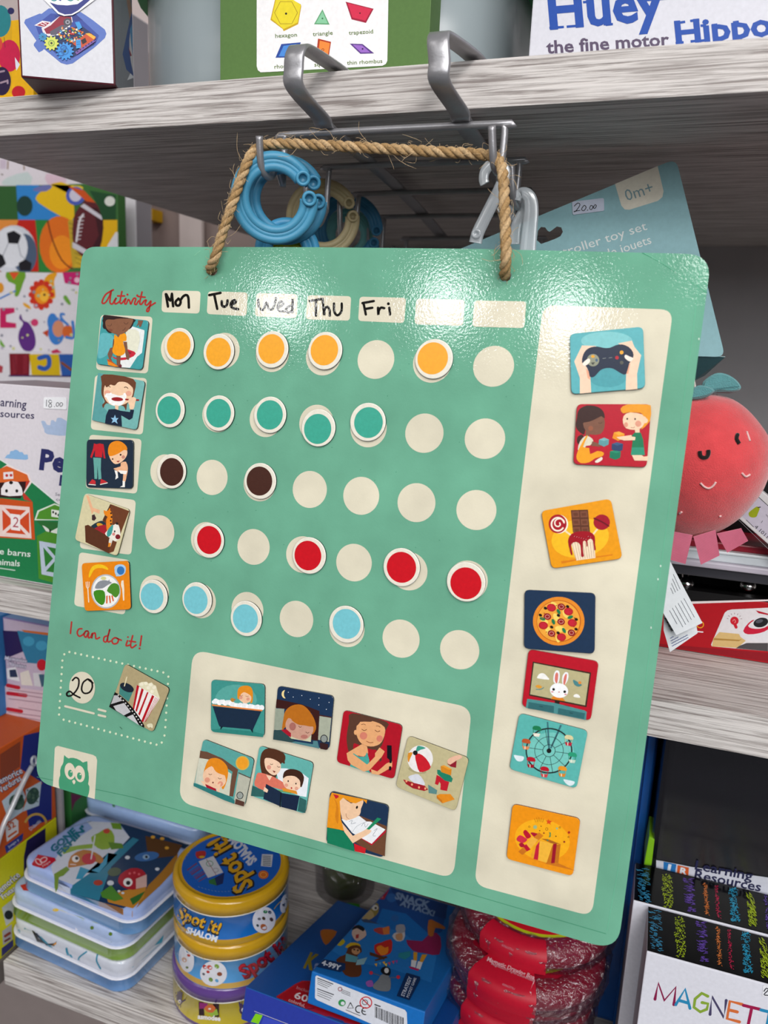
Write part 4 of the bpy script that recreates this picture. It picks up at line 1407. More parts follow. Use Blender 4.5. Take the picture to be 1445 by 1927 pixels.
link_ring(517, 374, .439, .0205, '4690b2', 'blue linking ring hanging in front on the left hook behind the twine', 0, (-37, -4))
link_ring(536, 377, .455, .0205, '3f87aa', 'second blue linking ring, just behind the front one', 0, (-33, -2))
link_ring(541, 474, .462, .0150, '3f8fb8', 'blue linking ring hanging low, mostly hidden behind the chart', 90, (-30, 10))
link_ring(540, 498, .470, .0165, 'e8cf2c', 'yellow linking ring peeping out above the chart edge', 90, (-20, 20))
link_ring(608, 411, .575, .0228, 'c9b88e', 'beige linking ring on the rack behind the blue ones', 0, (-33, -8), tilt=(.1, 0))
link_ring(655, 433, .640, .0240, '357ba4', 'dark blue linking ring furthest back on the rack', 0, (-2, 22))
link_ring(655, 442, .662, .0165, '6fb3b2', 'aqua linking ring inside the dark blue one', 0, (60, 80))

# ================================================================== clear plastic hangers on the right hooks
ZQ5 = (860, 280, .13841)


def hanger(path, wd, Y, label, hole=None):
    m = MB()
    f = zoom(*ZQ5, lambda x, y: at_Y(x, y, Y))
    pp = smooth3([f(*p) for p in pts_of(path)], 6)
    i = len(m.v)
    n = len(pp)
    for k in range(n):
        tg = (pp[min(k + 1, n - 1)] - pp[max(k - 1, 0)]).normalized()
        sd = tg.cross(FRONT).normalized()
        w_ = wd[0] + (wd[1] - wd[0]) * k / (n - 1)
        for a_, b_ in ((-w_, .0006), (-w_, -.0006), (-w_ * .75, -.0012), (w_ * .75, -.0012), (w_, -.0006), (w_, .0006)):
            m.v.append(pp[k] + sd * (a_ / 2) + V((0, b_, 0)))
    for k in range(n - 1):
        for j_ in range(6):
            m.face((i + k * 6 + j_, i + k * 6 + (j_ + 1) % 6, i + (k + 1) * 6 + (j_ + 1) % 6, i + (k + 1) * 6 + j_), 'd0d6da', True)
    m.face([i + j_ for j_ in range(6)], 'd0d6da')
    m.face([i + (n - 1) * 6 + j_ for j_ in range(6)][::-1], 'd0d6da')
    o = tag(m.build('plastic_hanger', M_CLEAR), label, 'hanger', 'clear hangers on the right hooks')
    if hole:
        m = MB()
        c = f(*hole) + FRONT * .0016
        m.lathe([(.0030, -.0004, 'd0d6da'), (.0030, .0003, 'e4e8ea'), (.0014, .0003, 'e4e8ea'), (.0012, -.0002, '1c1c1e'), (0, -.0003, '1c1c1e')], c, 20, True, False, (V((1, 0, 0)), V((0, 0, 1)), FRONT))
        m.build('eyelet', M_CLEAR, o)
    return o


hanger('378,478 362,420 372,330 410,260 470,210 560,200 640,290 640,380 570,560 470,760 370,960 285,1140 250,1280', (.0055, .0078), .478, 'clear plastic hanger with a curled tip and a holed end, left of the twine', (268, 1160))
hanger('810,700 830,640 880,600 950,620 1000,700 1010,860 985,1100 955,1440', (.0050, .0105), .512, 'clear plastic hanger hanging straight down right of the twine')
hanger('850,700 890,720 905,790 870,900 820,1010 790,1150 775,1300', (.0042, .0085), .522, 'clear plastic hanger crossing behind the straight one')
hanger('560,850 640,800 720,830 745,900 720,960', (.0045, .0055), .53, 'short clear plastic hanger loop half hidden by the twine')

# ================================================================== stroller toy card and plush strawberry
CY = .560
cf = lambda x, y: at_Y(x, y, CY)
TEAL = '8db6bc'
loops = [[V(p) for p in round2([tuple(cf(*p)) for p in ((740, 521), (1272, 298.5), (1364.5, 672), (800, 655))], .006)]]
slot = [(1012, 434), (1018, 427), (1026, 428), (1030, 434), (1034, 436), (1040, 432), (1048, 426), (1056, 428), (1059, 436), (1055, 444), (1046, 449), (1030, 455), (1018, 459), (1010, 452)]
loops.append([cf(*p) for p in slot])
card = thing('toy_card', 'pale teal stroller toy card hanging askew behind the top right of the chart', 'packaging', cf(1030, 455) + V((0, .001, 0)))
mb = MB()
plate(mb, loops, FRONT, .0007, TEAL, 'b5c7c9')
a = Art(mb, zoom(925, 0, .35986, cf), FRONT)
a.pg('ded7c6', '645,962 868,868 899,1000 893,1030 870,1050 720,1097 695,1095 678,1075')
a.tx('7d9aa0', '0m+', 708, 1052, 850, 1005, 62)
a.tx('dfe3e0', 'stroller toy set', 350, 1350, 815, 1200, 48)
a.tx('dfe3e0', 'ensemble de jouets', 330, 1440, 838, 1272, 48)
head = mb.build('header', M_CARD, card)
mb = MB()
f = lambda x, y: at_Y(x, y, CY - .0006)
mb.slab([V(p) for p in round2([tuple(zoom(925, 0, .35986, f)(*p)) for p in ((420, 1055), (587, 1035), (589, 1102), (424, 1124))], .0012)], FRONT, .0003, 'c9cfe0', 'c9cfe0')
a = Art(mb, zoom(925, 0, .35986, f), FRONT)
for s_ in ('432,1078 450,1062 462,1072 440,1104 430,1106 462,1100', '478,1080 470,1095 482,1102 494,1085 486,1074 478,1080', '500,1100 503,1098', '518,1076 512,1090 522,1096 530,1080 520,1074', '538,1074 532,1086 540,1090 548,1076 540,1070'):
    a.ln('2c2c30', 4, s_, 3)
note(mb.build('price_sticker', M_MATTE, head), 'white sticker with a handwritten 20.00')
mb = MB()
mb.slab([at_Y(*p, CY + o_) for p, o_ in (((1300, 667), .0), ((1364.5, 672), .0), ((1345, 690), .02), ((1326, 707), .025), ((1300, 720), .025))], V((0, -.8, -.6)), .0007, '4f7c84', '9fb6b8')
note(mb.build('folded_flap', M_CARD, card), 'darker teal flap folded under the card')

paxis = (at_Y(1312, 739, .5) - at_Y(1297, 1009, .5))
plen = paxis.length
pz = paxis.normalized()
px_ = V((0, -1, 0)).cross(pz).normalized() * -1
py_ = pz.cross(px_)
plush = thing('strawberry_plush', 'red plush strawberry with stitched sleepy eyes hanging right of the chart', 'toy', at_Y(1297, 1009, .5))
prof = []
for t, r in ((0, .0005), (.008, .007), (.03, .0125), (.067, .0185), (.13, .0255), (.204, .0310), (.367, .0395), (.555, .0428), (.69, .0405), (.79, .0352), (.89, .0275), (.955, .0195), (.988, .0105), (1, .0005)):
    prof.append((r, t, 0))
prs = smooth_open([(p[0], p[1]) for p in prof], 3)
mb = MB()
mb.lathe([(r, t * plen, 'd6474b') for r, t in prs], at_Y(1297, 1009, .5), 56, False, False, (px_, py_, pz))
body_mesh = mb
pm = on_mesh(mb)
mb.build('body', M_PLUSH, plush)
mb = MB()
for s_ in ('1317,849 1318,857 1323,861 1330,860 1333,854 1333,847', '1388,817 1386,826 1391,835', ):
    pp = [pm(*p) for p in smooth_open(pts_of(s_), 3)]
    mb.tube([p + toward(p) * .0006 for p in pp], .0011, '1d1513', 7)
mb.build('stitched_eyes', M_RIB, plush)
mb = MB()
for s_ in ('1318,909 1325,916 1334,919 1342,914 1347,907', '1396,890 1403,897 1411,893', '1278,967 1283,963', '1353,972 1357,971', '1405,812 1411,830'):
    pp = [pm(*p) for p in smooth_open(pts_of(s_), 3)]
    mb.tube([p + toward(p) * .0004 for p in pp], .0006, 'e6b9b6', 7)
mb.build('stitched_seeds', M_RIB, plush)
mb = MB()
lf = lambda x, y: at_Y(x, y, .488)
for pts, Yl in (('1322,722 1332,710 1350,701 1370,704 1388,716 1395,730 1380,737 1350,737 1325,742', .488), ('1300,735 1318,724 1345,733 1330,746 1300,750', .478)):
    pp = smooth_closed(pts_of(pts), 4)
    mb.slab([at_Y(x, y, Yl) for x, y in pp], V((0.1, -1, .25)), .004, '5d979a', '3f7478', bev=.0012)
a = Art(mb, lf, FRONT, .0016)
a.ln('39686c', 1.2, '1318,739 1345,732 1390,727', 4)
note(mb.build('felt_leaf', M_PLUSH, plush), 'teal felt leaves on top')
mb = MB()
ct = at_Y(1312, 740, .5)
mb.tube(smooth3([ct + V((0, 0, -.002)), ct + V((-.004, .012, .012)), ct + V((-.006, .035, .016)), ct + V((-.008, .0596, .022))], 5), .0007, 'd8d0c8', 7)
mb.build('hanging_cord', M_RIB, plush)
f = zoom(1240, 1000, .14187, lambda x, y: at_Y(x, y, .478))
for q in ('180,0 445,50 350,432 120,370', '455,70 750,-20 802,320 555,442', '765,30 1090,-40 1182,125 905,282'):
    mb = MB()
    mb.slab([f(*p) for p in pts_of(q)], FRONT, .0008, 'd06f86', 'd06f86')
    a = Art(mb, f, FRONT)
    c0, c1, c2, c3 = pts_of(q)
    for k in range(1, 22):
        t = k / 22
        a.ln('b95c74', 4, [(c0[0] + (c3[0] - c0[0]) * t, c0[1] + (c3[1] - c0[1]) * t), (c1[0] + (c2[0] - c1[0]) * t, c1[1] + (c2[1] - c1[1]) * t)], caps=False)
    note(mb.build('ribbon_tab', M_RIB, plush), 'pink ribbed ribbon tab')
for q, Yt, cc in (('60,1000 60,1310 145,1602 512,1350 485,1180', .462, '3c4a86'), ('130,360 215,530 575,1215 228,1378 20,1020', .455, '6a6a74')):
    f = zoom(1240, 1000, .14187, lambda x, y, Yt=Yt: at_Y(x, y, Yt))
    mb = MB()
    mb.slab([f(*p) for p in pts_of(q)], FRONT, .0003, 'e8ebee', 'e8ebee')
    a = Art(mb, f, FRONT)
    if Yt < .46:
        for k in range(6):
            x_, y_ = 330 - k * 38, 890 + k * 32
            a.ln(cc, 7, [(x_ + 10 * q_, y_ + 18 * q_ + (3 if q_ % 2 else -3)) for q_ in range(15 - (k == 5) * 4)], caps=False)
            x_, y_ = 190 - k * 12, 570 + k * 60
            if k < 4:
                a.ln(cc, 7, [(x_ + 9 * q_, y_ + 20 * q_ + (3 if q_ % 2 else -3)) for q_ in range(11 - 2 * k)], caps=False)
    else:
        for k in range(14):
            a.ln('2c2c30', 9 if k % 3 else 14, [(70 + k * 9, 1150 + k * 17), (130 + k * 7, 1170 + k * 14)], caps=False) if k < 11 else None
        for k in range(4):
            a.ln(cc, 9, [(145 + k * 8 + 17 * q_, 1420 + k * 34 - 9 * q_ + (4 if q_ % 2 else -4)) for q_ in range(4 + 3 * k if k < 2 else 14)], caps=False)
    note(mb.build('care_tag', M_MATTE, plush), 'white paper tag with small print')

# ================================================================== red toy set on the middle shelf
rb = thing('red_toy_set', 'red boxed toy set with silver knobs in a black window, under the strawberry', 'box', C(.07, .62, MID_Z))
rf = clampf(lambda x, y: at_Y(x, y, .55), C(0, .55, MID_Z), (RIGHT, -.029, .199), (UP, .0012, .2))
ZU = (1240, 1000, .14187)
mb = MB()
lowz, topz = MID_Z + .0005, at_Y(1400, 1128, .55).z - Z0
mb.box(-.03, .55, lowz, .20, .566, topz, 'a9101c', .0005, ['a9101c', '0c0b0c', 'a9101c', 'a9101c', '0c0b0c', 'a9101c'])
mb.box(-.03, .566, lowz, .20, .71, lowz + .012, '0c0b0c')
mb.box(-.03, .69, lowz + .012, .20, .71, -.075, '0a0a0b')
a = Art(mb, zoom(*ZU, rf), FRONT)
a.pg('0c0b0c', '-300,692 1440,908 -300,952').pg('ddd3d3', '-300,948 1445,903 1900,885 1900,925 1445,925 -300,985')
a.pg('8a0f1c', '-300,1470 1445,1612 1900,1650 1900,1800 -300,1600')
a.pg('d9d4d6', '905,1050 960,1035 1445,1012 1900,1000 1900,1640 1445,1590 700,1525 690,1500 870,1080')
a.pg('cfae72', '800,1335 1060,1360 1080,1400 1150,1450 1040,1545 700,1525 720,1420').pg('a8803c', '730,1415 1060,1438 1100,1430 1060,1455 725,1440')
a.pg('4a4648', '1160,1480 1445,1480 1445,1590 1020,1550 1060,1520')
a.pg('d8d6da', '1070,1340 1120,1240 1220,1160 1330,1120 1445,1110 1900,1100 1900,1450 1445,1470 1180,1450 1100,1400', 2)
a.pg('c01838', '1115,1320 1180,1220 1260,1170 1250,1260 1330,1290 1445,1230 1445,1300 1330,1350 1180,1365', 2).pg('d9d6d8', '1180,1250 1260,1180 1330,1150 1445,1170 1445,1250 1340,1290 1230,1285', 2)
a.el('1b1b20', 1350, 1208, 100, 62, -14).el('50505a', 1330, 1190, 50, 24, -14)
a.pg('b0182c', '1280,1045 1445,1090 1445,1110 1320,1085').el('c21a2c', 1000, 1185, 56, 56).ln('c21a2c', 40, '1005,1230 1022,1270')
a.ln('e8c0b8', 5, '975,1190 1000,1165 1015,1200 1000,1210', 2)
for k in range(7):
    t = math.radians(190 + k * 27)
    a.ln('8a6a70', 6, [(1000 + 80 * math.cos(t), 1170 + 70 * math.sin(t)), (1000 + 102 * math.cos(t), 1170 + 92 * math.sin(t))], caps=False)
a.ring('e8a020', 12, 545, 1235, 45, 42).ln('e6dfe2', 16, '512,1328 580,1334')
mb.build('carton', M_CARD, rb)
mb = MB()
z1 = at_Y(1400, 1076, .552).z - Z0
z2 = at_Y(1400, 1042, .552).z - Z0
mb.box(-.03, .553, z1 - .0075, .20, .60, z1, '34343a', .001)
mb.box(-.03, .549, z1, .20, .60, z1 + .0045, 'b9b3bf', .0012)
mb.box(-.03, .553, z1 + .0045, .20, .60, z2 - .002, 'cfd6da', .001)
mb.box(-.03, .551, z2 - .002, .20, .60, z2, 'd6dcdf', .0008)
note(mb.build('silver_rail', M_PLAS, rb), 'silver and grey plastic rail across the window')
mb = MB()
z3 = at_Y(1400, 1037, .556).z - Z0
mb.box(-.03, .556, z2, .20, .68, z3 + .004, '8d1026', .001)
mb.box(-.03, .60, z3 + .004, .095, .68, z3 + .03, '0d0c0e', .001)
note(mb.build('red_top_panel', M_PLAS, rb), 'dark red upper panel')
for kx, ky in ((1291, 1099), (1407, 1103)):
    mb = MB()
    mb.ellipsoid(at_Y(kx, ky, .572), .0054, .0054, .0054, 'd8d8d8', 20, 12)
    mb.tube([at_Y(kx, ky, .573), at_Y(kx, ky, .573) + V((0, .12, 0))], .0022, 'd8d8d8', 8)
    note(mb.build('silver_knob', M_SILVER, rb), 'shiny round silver knob')

pf = lambda x, y: at_Y(x, y, .535)
mb = MB()
p0, p1, p2, p3 = pf(1417, 910), pf(1735, 1173), pf(1704, 1250), pf(1382, 969)
d_ = V((0, .02, 0))
mb.hexa([p3, p2, p2 + d_, p3 + d_], [p0, p1, p1 + d_, p0 + d_], 'c9c6c6', .0006)
a = Art(mb, zoom(1370, 880, .10376, pf), FRONT)
a.pg('b7b1be', '395,400 723,690 1300,1200 1200,1700 460,1075 160,800')
a.ln('2a2a2c', 12, '400,395 723,690').ln('2a2a2c', 9, '330,950 460,1075').ln('8d8a8c', 6, '120,880 723,1470')
a.pg('8f9a10', '370,830 400,790 500,715 540,710 570,740 540,830 510,890 450,905 390,885', 3).ln('141414', 16, '540,722 585,716')
a.tx('2a2a2c', '4 101144', 470, 1085, 800, 1370, 70)
a.ln('3a3a3c', 8, '600,1000 625,965').ln('3a3a3c', 8, '690,850 700,880 723,860 723,900')
tag(mb.build('pear_box', M_CARD), 'white slim box printed with a green pear, leaning at the right edge', 'box')

# ================================================================== top shelf
# gears box
ga = math.radians(27)
ex_, ey_ = V((math.cos(ga), math.sin(ga), 0)), V((-math.sin(ga), math.cos(ga), 0))
g0 = C(-.3545, .4565, TOP_Z + .0002)
gL = .0585
b = [g0 - ex_ * gL, g0, g0 + ey_ * .068, g0 - ex_ * gL + ey_ * .068]
t = [p + V((0, 0, .15)) for p in b]
mb = MB()
mb.hexa(b, t, 'd6d6dc', .0012, 2, ['4e1522', 'd6d6dc', 'd6d6dc', '7b7f86', 'c0c0c4', 'b9b9bf'])
gn = V((ex_.y, -ex_.x, 0))
gn = gn if gn.dot(CAM - g0) > 0 else -gn
gp = lambda x, y: at_plane(x, y, g0, gn)
a = Art(mb, zoom(0, 0, .15917, gp), gn)
a.pg('5872bb', '285,270 300,230 470,160 490,165 575,100 640,100 720,150 900,160 950,140 1020,185 1100,240 1240,350 1258,400 1240,450 1120,560 860,750 790,765 720,745 520,580 500,600 460,620 400,540 400,520 430,480', 0)
a.pg('34499c', '420,300 600,160 900,170 1170,420 1130,520 860,690 720,690 480,470')
a.pg('2d3a86', '640,180 900,170 980,240 700,260')
a.pg('20305c', '470,430 760,350 960,300 1130,430 1110,530 860,680 720,680')
a.pg('ece4e6', '405,300 500,245 600,260 545,330').pg('9c1c38', '435,300 510,260 585,270 530,318').ln('e8d8dc', 12, '485,285 525,300').ln('e8d8dc', 12, '510,265 550,285')
a.pg('e4dcdf', '490,330 560,300 700,195 850,200 860,260 780,320 650,420 570,430 510,390').pg('8f2038', '520,345 600,300 710,190 840,200 850,250 800,300 600,400 550,400').pg('5a5666', '590,375 720,300 860,280 800,340 680,415 600,415')
a.el('4a4a54', 800, 262, 50, 46).el('9a9aa4', 800, 262, 28, 26).el('3a3a44', 800, 262, 12)
for k in range(5):
    a.pg('f4f2f0', [(660 + k * 34, 415 - k * 24), (690 + k * 34, 395 - k * 24), (692 + k * 34, 420 - k * 24)])


def gear(c, c2, x, y, r, teeth):
    a.pg(c, [(x + (r if k % 4 < 2 else r * .78) * math.cos(PI * k / (2 * teeth)), y + (r if k % 4 < 2 else r * .78) * math.sin(PI * k / (2 * teeth))) for k in range(4 * teeth)])
    a.el(c2, x, y, r * .45).el(c, x, y, r * .3).el('2a3a30', x, y, r * .16)


rg = random.Random(3)
for k in range(70):
    a.el(rg.choice(('c8342c', '3f9ad0', 'd8b040', '5a9a50', 'e8dcc0', '7a3a6a', 'e07a30', '2a5aa0')), rg.uniform(690, 980), rg.uniform(330, 500), rg.uniform(9, 20), rg.uniform(7, 15), rg.uniform(0, 90), 7)
a.pg('c8502c', '860,520 1010,410 1080,400 1135,450 1110,500 960,590').pg('e8b040', '1010,400 1060,395 1135,440 1110,470').pg('2a2024', '960,480 1010,450 1030,500 980,530')
a.pg('7a55a0', '890,620 1120,470 1135,490 910,650')
for k in range(7):
    a.el('20305c', 920 + k * 33, 612 - k * 22, 9, None, 0, 8)
gear('3f8fc0', '2f77a8', 510, 440, 52, 9)
gear('d2d862', '8fae50', 612, 515, 88, 11)
gear('3f93dc', '2f77b8', 770, 610, 108, 14)
a.ring('2a62a8', 14, 755, 570, 34, 26, 0, 20).ring('2a62a8', 14, 725, 640, 34, 26, 0, 20)
a.pg('3f9adc', '890,270 940,260 975,330 930,360').pg('3f9adc', '900,480 955,470 962,570 905,580').ln('2a6ab0', 8, '912,505 950,500').ln('2a6ab0', 8, '912,530 950,525')
a.pg('f2f0f2', '500,-20 520,0 690,170 760,195 860,185 940,140 1130,0 1160,-20').pg('2d3480', '540,-20 700,150 770,178 850,172 925,130 1100,-20').pg('f0eef2', '520,-20 580,30 680,62 800,70 920,55 1010,-10 1010,-20')
a.ln('2f8a8a', 14, '590,-10 640,15 670,5', 3).ln('2a3a8a', 16, '690,-5 720,10', 0).ln('2f8a8a', 14, '800,0 840,15 870,0', 3).ln('6a9a3a', 14, '900,-5 930,8', 0)
a.pg('c9cbd4', '180,680 240,770 200,840 190,800')
gs = ey_.cross(UP)
gs = gs if gs.dot(CAM - g0) > 0 else -gs
a = Art(mb, zoom(210, 0, .14533, clampf(lambda x, y: at_plane(x, y, g0, gs), g0, (ey_, .002, .066), (UP, .001, .149))), gs)
a.pg('7d8288', '150,-10 700,-10 640,1080 330,1100 130,1050')
a.pg('b9b4b4', '380,-10 460,-10 560,900 420,1060 400,240').pg('d5d8dc', '240,950 420,1060 330,1100 200,1040').pg('55436a', '250,-10 380,-10 400,240 330,260 270,180').pg('9a7a68', '190,-10 235,-10 290,200 290,350 250,370 225,200')
a.pg('1f4a86', '140,700 220,330 300,230 380,380 415,600 415,1000 380,1070 320,1060 190,900', 0).el('c6c4c6', 320, 700, 85, 360, -6).pg('3a86b4', '235,380 300,380 330,520 330,720 280,740 250,560').pg('9aa040', '295,270 340,340 335,430 300,400').pg('8a2030', '215,600 260,720 240,730', 0).pg('8a9a38', '320,720 360,700 370,780 320,860').ln('8a2030', 18, '325,700 300,900', 0)
a.pg('22262a', '500,-10 700,-10 660,1080 480,1090 560,600')
tag(mb.build('gears_box', M_CARD), 'white box picturing a blue case of toy gears, overhanging the top shelf', 'box')

# tub of pattern blocks
tub = thing('pattern_block_tub', 'frosted plastic tub with green lid and green shape label on the top shelf', 'tub', C(-.262, .60, TOP_Z))
mb = MB()
tz = at_Y(318, 54, .6).z - Z0
loft_rr(mb, C(-.2595, .6265, TOP_Z + .0006), .285, .235, 0, .075, [(.006, 0, 'a9b4b8'), (.002, .004, 'a9b4b8'), (0, .02, 'a9b4b8'), (-.001, tz - TOP_Z, 'a9b4b8')], 8)
mb.build('tub_body', M_TUB, tub)
mb = MB()
loft_rr(mb, C(-.2595, .6265, TOP_Z + .004), .270, .220, 0, .07, [(.004, 0, '8f9aa0'), (0, .01, '7f8a90'), (0, tz - TOP_Z - .012, '7a868a')], 8)
note(mb.build('packed_blocks', M_MATTE, tub), 'pale grey bags of blocks seen through the wall')
mb = MB()
loft_rr(mb, C(-.2595, .6265, tz), .302, .252, 0, .082, [(.001, -.004, '159a52'), (-.001, 0, '159a52'), (0, .022, '1aa85a'), (.006, .025, '1aa85a')], 8)
note(mb.build('lid', M_PLAS, tub), 'bright green lid')
lf = lambda x, y: at_Y(x, y, .4895)
mb = MB()
lx0, lx1 = lf(414, 100).x, lf(806, 100).x
mb.box(lx0, .4897, TOP_Z + .0006, lx1, .5105, .30, '55763c', .0003)
a = Art(mb, zoom(400, 0, .41522, lf), FRONT)
a.pg('f1efef', '200,-30 200,300 205,318 218,328 240,327 770,298 785,290 792,275 797,-30')
a.pg('c9a41a', '262,90 285,-10 330,-20 400,20 402,30 388,110 322,142 318,132').pg('e8d42a', '268,85 290,-14 345,-14 400,22 385,102 322,132').ring('a88a18', 3, 333, 58, 52, 58, 0, 6).el('1a1a14', 333, 62, 5)
a.pg('5fa070', '460,110 498,42 530,112').pg('8acaa0', '468,105 498,52 522,106').el('3a7a50', 498, 84, 4)
a.pg('a01838', '603,8 730,40 695,104 630,88').pg('d42a4c', '612,14 722,42 692,94 634,80').el('6a1024', 668, 60, 4)
a.pg('2a4a9a', '285,262 312,200 400,192 380,260').pg('4a8ad8', '300,255 322,208 380,200 365,256').pg('b0381a', '468,268 478,175 537,190 524,275').pg('ee8a3a', '478,262 486,184 532,196 520,268').ring('a0481a', 3, 500, 226, 5)
a.pg('5a3a86', '622,198 680,200 732,242 670,244').pg('9a6ac4', '635,203 678,206 715,238 672,238').el('3a2050', 680, 222, 4)
TX = '5f7a34'
a.tx(TX, 'hexagon', 285, 172, 383, 166, 19, .006).tx(TX, 'triangle', 455, 164, 545, 157, 19, .006).tx(TX, 'trapezoid', 618, 158, 728, 151, 19, .006).tx(TX, 'rhombus', 281, 312, 385, 304, 19, .006).tx(TX, 'thin rhombus', 610, 294, 770, 285, 19, .006).tx(TX, 'square', 462, 302, 540, 297, 19, .006)
note(mb.build('label_sleeve', M_CARD, tub), 'green sleeve with named shapes on a white panel')

# hippo box
hf = lambda x, y: at_Y(x, y, .495)
mb = MB()
hx = hf(998, 60).x
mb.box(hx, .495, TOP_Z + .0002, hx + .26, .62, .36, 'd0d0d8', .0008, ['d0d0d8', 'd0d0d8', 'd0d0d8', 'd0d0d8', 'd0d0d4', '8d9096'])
a = Art(mb, zoom(925, 0, .35986, hf), FRONT)
BL = '1848a0'
for s_ in ('302,147 378,141', '392,140 452,135', '478,12 520,8', '596,130 634,126', '778,4 838,-2', '872,-4 918,-8', '962,122 1012,114', '1038,110 1086,103', '962,226 1004,221', '1040,217 1082,213', '1092,135 1122,132', '1090,214 1130,209', '1150,133 1180,129', '1262,118 1292,114'):
    a.ln(BL, 13, s_, caps=False)
a.tx(BL, 'Huey', 305, 150, 905, 98, 200, .028).tx(BL, 'Hippo', 965, 232, 1470, 182, 124, .03).tx('554860', 'the fine motor', 288, 280, 930, 236, 68, .022)
tag(mb.build('hippo_box', M_CARD), 'white box lettered Huey the fine motor Hippo in blue at top right', 'box')

# gift bag behind the gears box
bf = lambda x, y: at_Y(x, y, .497)
mb = MB()
q0 = bf(70, 120)
mb.box(-.509, .497, TOP_Z + .0005, -.459, .510, bf(20, 38).z - Z0, 'e8b013', .001)
a = Art(mb, zoom(0, 0, .15917, bf), FRONT)
a.pg('d9a61a', '0,250 140,250 140,1100 -200,1110 -200,250')
a.el('2a7f86', 0, 250, 130, 190).el('2a2a5a', 130, 130, 40, 40).el('c81f4a', 110, 660, 130, 190).el('2a1c3e', 20, 960, 110, 170).el('c01f2c', 220, 1090, 80, 75).el('d24a3a', -30, 520, 60, 90)
a.ln('3a3a2a', 5, '50,440 60,560', 0).ln('a08a9a', 22, '0,850 50,840').ln('a08a9a', 22, '10,980 70,960').ln('a08a9a', 22, '90,950 92,985')
tag(mb.build('balloon_gift_bag', M_CARD), 'yellow gift bag printed with balloons behind the gears box', 'bag')

# ================================================================== middle shelf, left: farm box
kf = clampf(lambda x, y: at_Y(x, y, .470), C(0, .47, MID_Z), (RIGHT, -.504, -.366), (UP, .0015, .4))
mb = MB()
kz = at_Y(60, 726, .47).z - Z0
mb.box(-.505, .470, MID_Z + .0006, -.365, .535, kz, 'dcd6dc', .0008, ['dcd6dc', '8f8790', 'dcd6dc', 'b9b4ba', 'c0bcc0', 'c0bcc0'])  # top face coloured darker to stand in for shade
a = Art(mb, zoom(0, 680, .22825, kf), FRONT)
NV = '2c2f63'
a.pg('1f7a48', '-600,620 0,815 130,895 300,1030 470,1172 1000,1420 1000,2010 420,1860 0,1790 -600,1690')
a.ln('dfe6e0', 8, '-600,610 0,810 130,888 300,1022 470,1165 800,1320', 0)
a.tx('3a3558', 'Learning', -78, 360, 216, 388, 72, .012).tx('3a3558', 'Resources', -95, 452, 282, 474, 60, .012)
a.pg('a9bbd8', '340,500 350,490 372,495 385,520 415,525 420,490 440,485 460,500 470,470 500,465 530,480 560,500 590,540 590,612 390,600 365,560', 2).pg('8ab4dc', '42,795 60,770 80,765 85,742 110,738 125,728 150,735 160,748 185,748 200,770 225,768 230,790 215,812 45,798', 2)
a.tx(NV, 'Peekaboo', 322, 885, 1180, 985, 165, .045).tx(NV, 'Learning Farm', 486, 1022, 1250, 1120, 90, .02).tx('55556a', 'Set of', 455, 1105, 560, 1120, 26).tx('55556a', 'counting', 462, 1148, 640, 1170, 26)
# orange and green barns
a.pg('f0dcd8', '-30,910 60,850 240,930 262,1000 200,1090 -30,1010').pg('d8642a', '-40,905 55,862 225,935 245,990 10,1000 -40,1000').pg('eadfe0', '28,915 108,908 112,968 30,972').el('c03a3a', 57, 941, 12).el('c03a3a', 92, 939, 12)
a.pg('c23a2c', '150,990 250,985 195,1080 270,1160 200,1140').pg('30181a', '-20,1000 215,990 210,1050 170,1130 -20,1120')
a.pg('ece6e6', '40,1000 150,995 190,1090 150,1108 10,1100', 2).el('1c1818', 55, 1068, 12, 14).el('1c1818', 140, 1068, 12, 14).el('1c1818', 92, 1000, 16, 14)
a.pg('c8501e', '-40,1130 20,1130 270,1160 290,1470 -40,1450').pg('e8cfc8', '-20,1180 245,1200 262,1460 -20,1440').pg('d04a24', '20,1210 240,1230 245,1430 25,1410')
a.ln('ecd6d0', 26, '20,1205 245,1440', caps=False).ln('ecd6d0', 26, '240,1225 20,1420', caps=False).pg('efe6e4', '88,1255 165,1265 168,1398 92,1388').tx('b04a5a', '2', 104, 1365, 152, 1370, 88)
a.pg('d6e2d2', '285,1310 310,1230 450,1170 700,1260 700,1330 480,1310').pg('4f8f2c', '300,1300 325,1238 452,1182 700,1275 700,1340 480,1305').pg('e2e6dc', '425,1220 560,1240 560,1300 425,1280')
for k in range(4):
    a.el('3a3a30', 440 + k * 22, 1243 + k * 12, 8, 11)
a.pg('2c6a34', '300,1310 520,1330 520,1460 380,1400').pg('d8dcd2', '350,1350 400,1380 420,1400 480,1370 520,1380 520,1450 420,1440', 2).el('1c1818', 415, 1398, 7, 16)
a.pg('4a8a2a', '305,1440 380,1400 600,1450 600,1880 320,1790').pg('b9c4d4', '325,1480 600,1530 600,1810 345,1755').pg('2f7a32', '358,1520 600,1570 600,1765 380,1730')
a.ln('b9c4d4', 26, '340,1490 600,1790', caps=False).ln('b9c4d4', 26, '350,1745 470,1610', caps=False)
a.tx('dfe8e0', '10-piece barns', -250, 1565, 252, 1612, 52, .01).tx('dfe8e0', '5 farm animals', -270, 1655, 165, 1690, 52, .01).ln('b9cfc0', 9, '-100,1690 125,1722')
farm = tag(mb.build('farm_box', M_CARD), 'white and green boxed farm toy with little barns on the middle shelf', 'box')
mb = MB()
mb.slab([V(p) for p in round2([tuple(zoom(0, 680, .22825, lambda x, y: at_Y(x, y, .4694))(*p)) for p in ((360, 296), (549, 298), (549, 398), (358, 388))], .0014)], FRONT, .0005, 'efeff2', 'd8d8dc')
